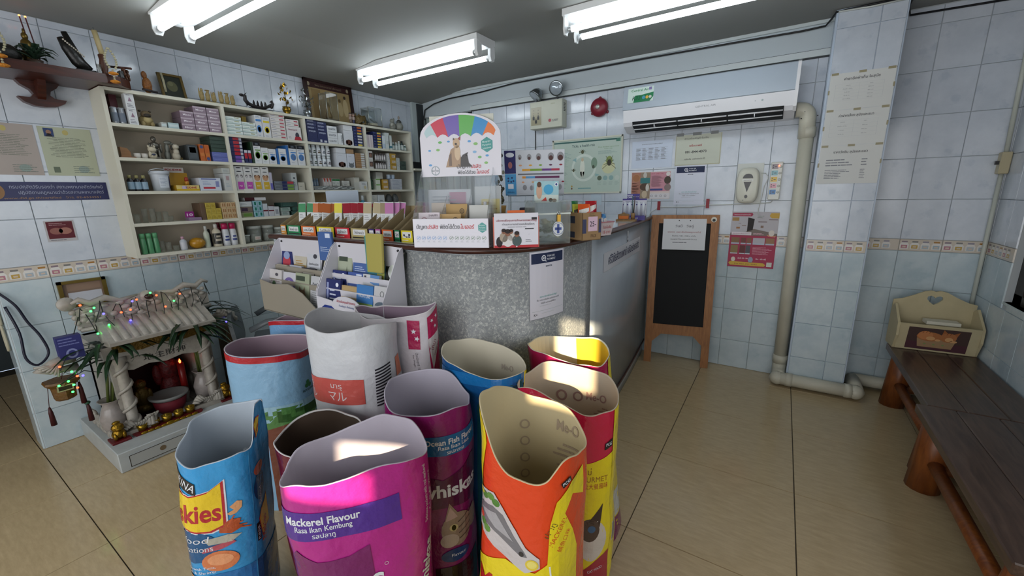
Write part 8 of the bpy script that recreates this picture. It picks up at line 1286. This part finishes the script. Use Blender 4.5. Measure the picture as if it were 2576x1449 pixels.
# lantern, talisman, bulbs, cables
t2 = thing('hanging_lantern', 'gold fabric lantern with red tassels hanging left of the shrine', 'lantern', (-3.05, .385, .41)); lg = mat('#5f4014', .5, name='gold_brocade', bump=(50, .6), vary=.3)
G().lathe([(.07, .08), (.075, .07), (.05, .045), (.045, -.02), (.03, -.03), (0, -.03)], lg, 6, smooth=False).build('body', t2); D().rect(-.03, .0, .03, .035, '#a39a7a', 1).rect(-.024, .006, .024, .029, '#2a2016', 2).build('plaque', t2, lambda a, b, q: Vector((.055 + q + b * .3, a, b + .03)))
for y, z, l in ((-.065, -.1, .1), (.06, -.02, .12), (.07, -.14, .1)): G().lathe([(.004, l), (.009, l * .7), (.012, 0)], dred, 8, (.0, y, z - l * .5)).build('tassel', t2); G().tube([(0, y, z + l * .5), (0, y * .8, .05)], .0015, dred, 5).build('tassel_cord', t2)
G().ball((0, .07, -.085), (.014, .014, .01), mat('#1c4a34', .4), 8).build('jade_bead', t2); G().tube([(0, 0, .07), (0, .03, .18)], .0015, dred, 5).build('hanging_cord', t2)
t2 = thing('blue_box', 'white carton with blue flower print hung beside the shrine roof', 'box', (-3.0, .44, .60)); G().box(-.03, -.045, 0, .02, .045, .12, mat('#2c2f6a', .5)).build('body', t2); D().ell(.0, .03, .022, .025, '#7f86b4', 1).ell(0, .03, .014, .016, '#2c2f6a', 2).bars(-.04, .07, .04, .115, 3, '#6a70a4').build('print', t2, on_x(.02))
t2 = thing('light_string', 'string of tiny coloured lights draped over the shrine roof', 'light string'); wire = mat('#1d2320', .5); rr = random.Random(21); path = []
for k in range(60): u = k / 59; path.append((-3.02 + .03 * math.sin(k * 1.7), .5 + .6 * u, .78 + .07 * math.sin(k * .9) + .02 * math.sin(k * 2.3)))
G().tube(path, .0022, wire, 5).build('wire', t2); G().tube([(-3.02, .5, .8), (-2.99, .44, .66), (-2.96, .38, .56), (-2.96, .42, .52), (-2.95, .36, .49), (-2.96, .46, .53), (-2.94, .52, .5)], .0022, wire, 5).build('wire', t2); G().tube([(-3.0, 1.1, .75), (-2.97, 1.16, .68), (-2.97, 1.15, .56), (-2.97, 1.12, .48)], .0022, wire, 5).build('wire', t2)
em = {'r': mat('#ff3a1e', .4, emit=8, name='red_led'), 'g': mat('#2cff4a', .4, emit=8, name='green_led'), 'b': mat('#3a34ff', .4, emit=9, name='blue_led')}
LED = [(.512, .865, 'r'), (.56, .84, 'g'), (.545, .825, 'g'), (.59, .80, 'b'), (.66, .79, 'r'), (.70, .795, 'r'), (.715, .84, 'b'), (.735, .845, 'r'), (.80, .87, 'g'), (.825, .85, 'r'), (.69, .735, 'b'), (.60, .735, 'g'), (.64, .71, 'r'), (.855, .775, 'r'), (.9, .8, 'g'), (.935, .835, 'r'), (.645, .665, 'g'), (.38, .585, 'r'), (.395, .50, 'g'), (.43, .515, 'r'), (.45, .51, 'b'), (.415, .545, 'g'), (.41, .475, 'g'), (.36, .49, 'g'), (.4, .44, 'g'), (.42, .455, 'r'), (1.12, .68, 'b'), (1.15, .6, 'b'), (.55, .7, 'g')]
for y, z, c in LED: G().ball((-2.985 + .04 * (z < .6), y, z), .0055, em[c], 8).build('bulb', t2)
for z, pth, m, nm, lb in ((0, [(XL + .02, .3, .93), (XL + .03, .345, .85), (XL + .03, .37, .75), (XL + .04, .40, .66), (XL + .05, .41, .56), (XL + .06, .36, .51), (XL + .05, .325, .56), (XL + .04, .33, .7), (XL + .02, .31, .85)], mat('#12142a', .35), 'blue_cable', 'dark blue cable looping down the left wall end'), (1, [(XL - .06, .287, .95), (XL - .05, .287, .8), (XL - .03, .285, .75), (XL - .02, .284, .82), (XL - .05, .284, .86), (XL - .06, .284, .78), (XL - .04, .284, .72), (XL - .02, .284, .64), (XL - .04, .284, .6), (XL - .06, .284, .66), (XL - .05, .284, .74)], mat('#a9a48e', .5), 'white_cord_bundle', 'bundled white cord hanging on the narrow wall end')): tag(G().tube([p_ for p_ in spline(pth, 5)], .006, m, 8).build(nm), lb, 'cable')
tag(G().box(XL - .1, .27, .86, XL - .02, .29, .98, mat('#b3aa8c', .5), bev=.004).build('junction_box'), 'yellowed junction box on the narrow wall end', 'junction box')
# ================================================================ chair and boxes behind the sacks
t = thing('grey_chair', 'grey plastic armchair with an oval back between shrine and counter', 'chair', (-2.9, 1.49, 0), R(150)); gp = mat('#4f5559', .4, name='grey_plastic')
pts = [(.2 * abs(math.cos(a)) ** .55 * math.copysign(1, math.cos(a)), .56 + .125 * abs(math.sin(a)) ** .6 * math.copysign(1, math.sin(a))) for a in [2 * math.pi * k / 24 for k in range(24)]]
G().prism(pts, .2, .222, gp, 'y', Matrix.Translation((0, .03, 0)) @ Matrix.Rotation(R(-6), 4, 'X')).build('backrest', t); D().ring(0, .57, .1, .006, gp, 1, 24).ell(0, .57, .016, .012, '#6a6862', 2).build('back_emblem', t, lambda a, b, q: Matrix.Translation((0, .03, 0)) @ Matrix.Rotation(R(-6), 4, 'X') @ Vector((-a, .222 + q, b)), inv=False)
G().box(-.22, -.2, .40, .22, .22, .425, gp, bev=.01).build('seat', t)
for s in (-1, 1): G().tube([(s * .21, .2, .55), (s * .24, .1, .6), (s * .24, -.12, .6), (s * .225, -.2, .56)], .022, gp, 8, flat=.6).build('armrest', t)
for s in (-1, 1):
    for q in (-1, 1): G().tube([(s * .2, q * .18, .4), (s * .23, q * .22, 0)], [.024, .018], gp, 8).build('leg', t)
for nm, lb, a, c in (('cardboard_box', 'tall brown cardboard box right of the shrine', (-3.0, 1.155, 0, -2.8, 1.215, .42), '#5f4a34'), ('cardboard_box', 'flattened pale cardboard sheet beside the pale blue sack', (-2.72, 1.10, 0, -2.70, 1.22, .5), '#6f5f4a'), ('brown_carton', 'small brown carton with a yellow flap behind the shrine', (-3.35, 1.22, 0, -3.2, 1.3, .5), '#5a4426')):
    o = G().box(*a, mat(c, .7, bump=(20, .1)), bev=.003).build(nm); tag(o, lb, 'box'); G().box(a[0] + .01, a[1] + .01, a[5], a[3] - .01, (a[1] + a[4]) / 2, a[5] + .004, mat('#6a5030', .7)).build('flap', o)
t = thing('side_table', 'small dark side table with a clear box behind the sacks', 'table', (-2.62, 1.98, 0)); G().box(-.16, -.2, .56, .16, .2, .585, mat('#3a3c38', .5), bev=.004).build('top', t)
for s in (-1, 1):
    for q in (-1, 1): G().box(s * .14 - .018, q * .18 - .018, 0, s * .14 + .018, q * .18 + .018, .56, mat('#34362f', .5)).build('leg', t)
t = thing('clear_storage_box', 'clear plastic storage box with a pale lid on the side table', 'storage box', (-2.63, 1.97, .586)); G().box(-.12, -.15, 0, .12, .15, .06, mat('#8fa3a4', .1, name='clear_tub_plastic', trans=.6, alpha=.6), bev=.008).build('body', t); G().box(-.13, -.16, .06, .13, .16, .072, mat('#8fa6a8', .3), bev=.004).build('lid', t)
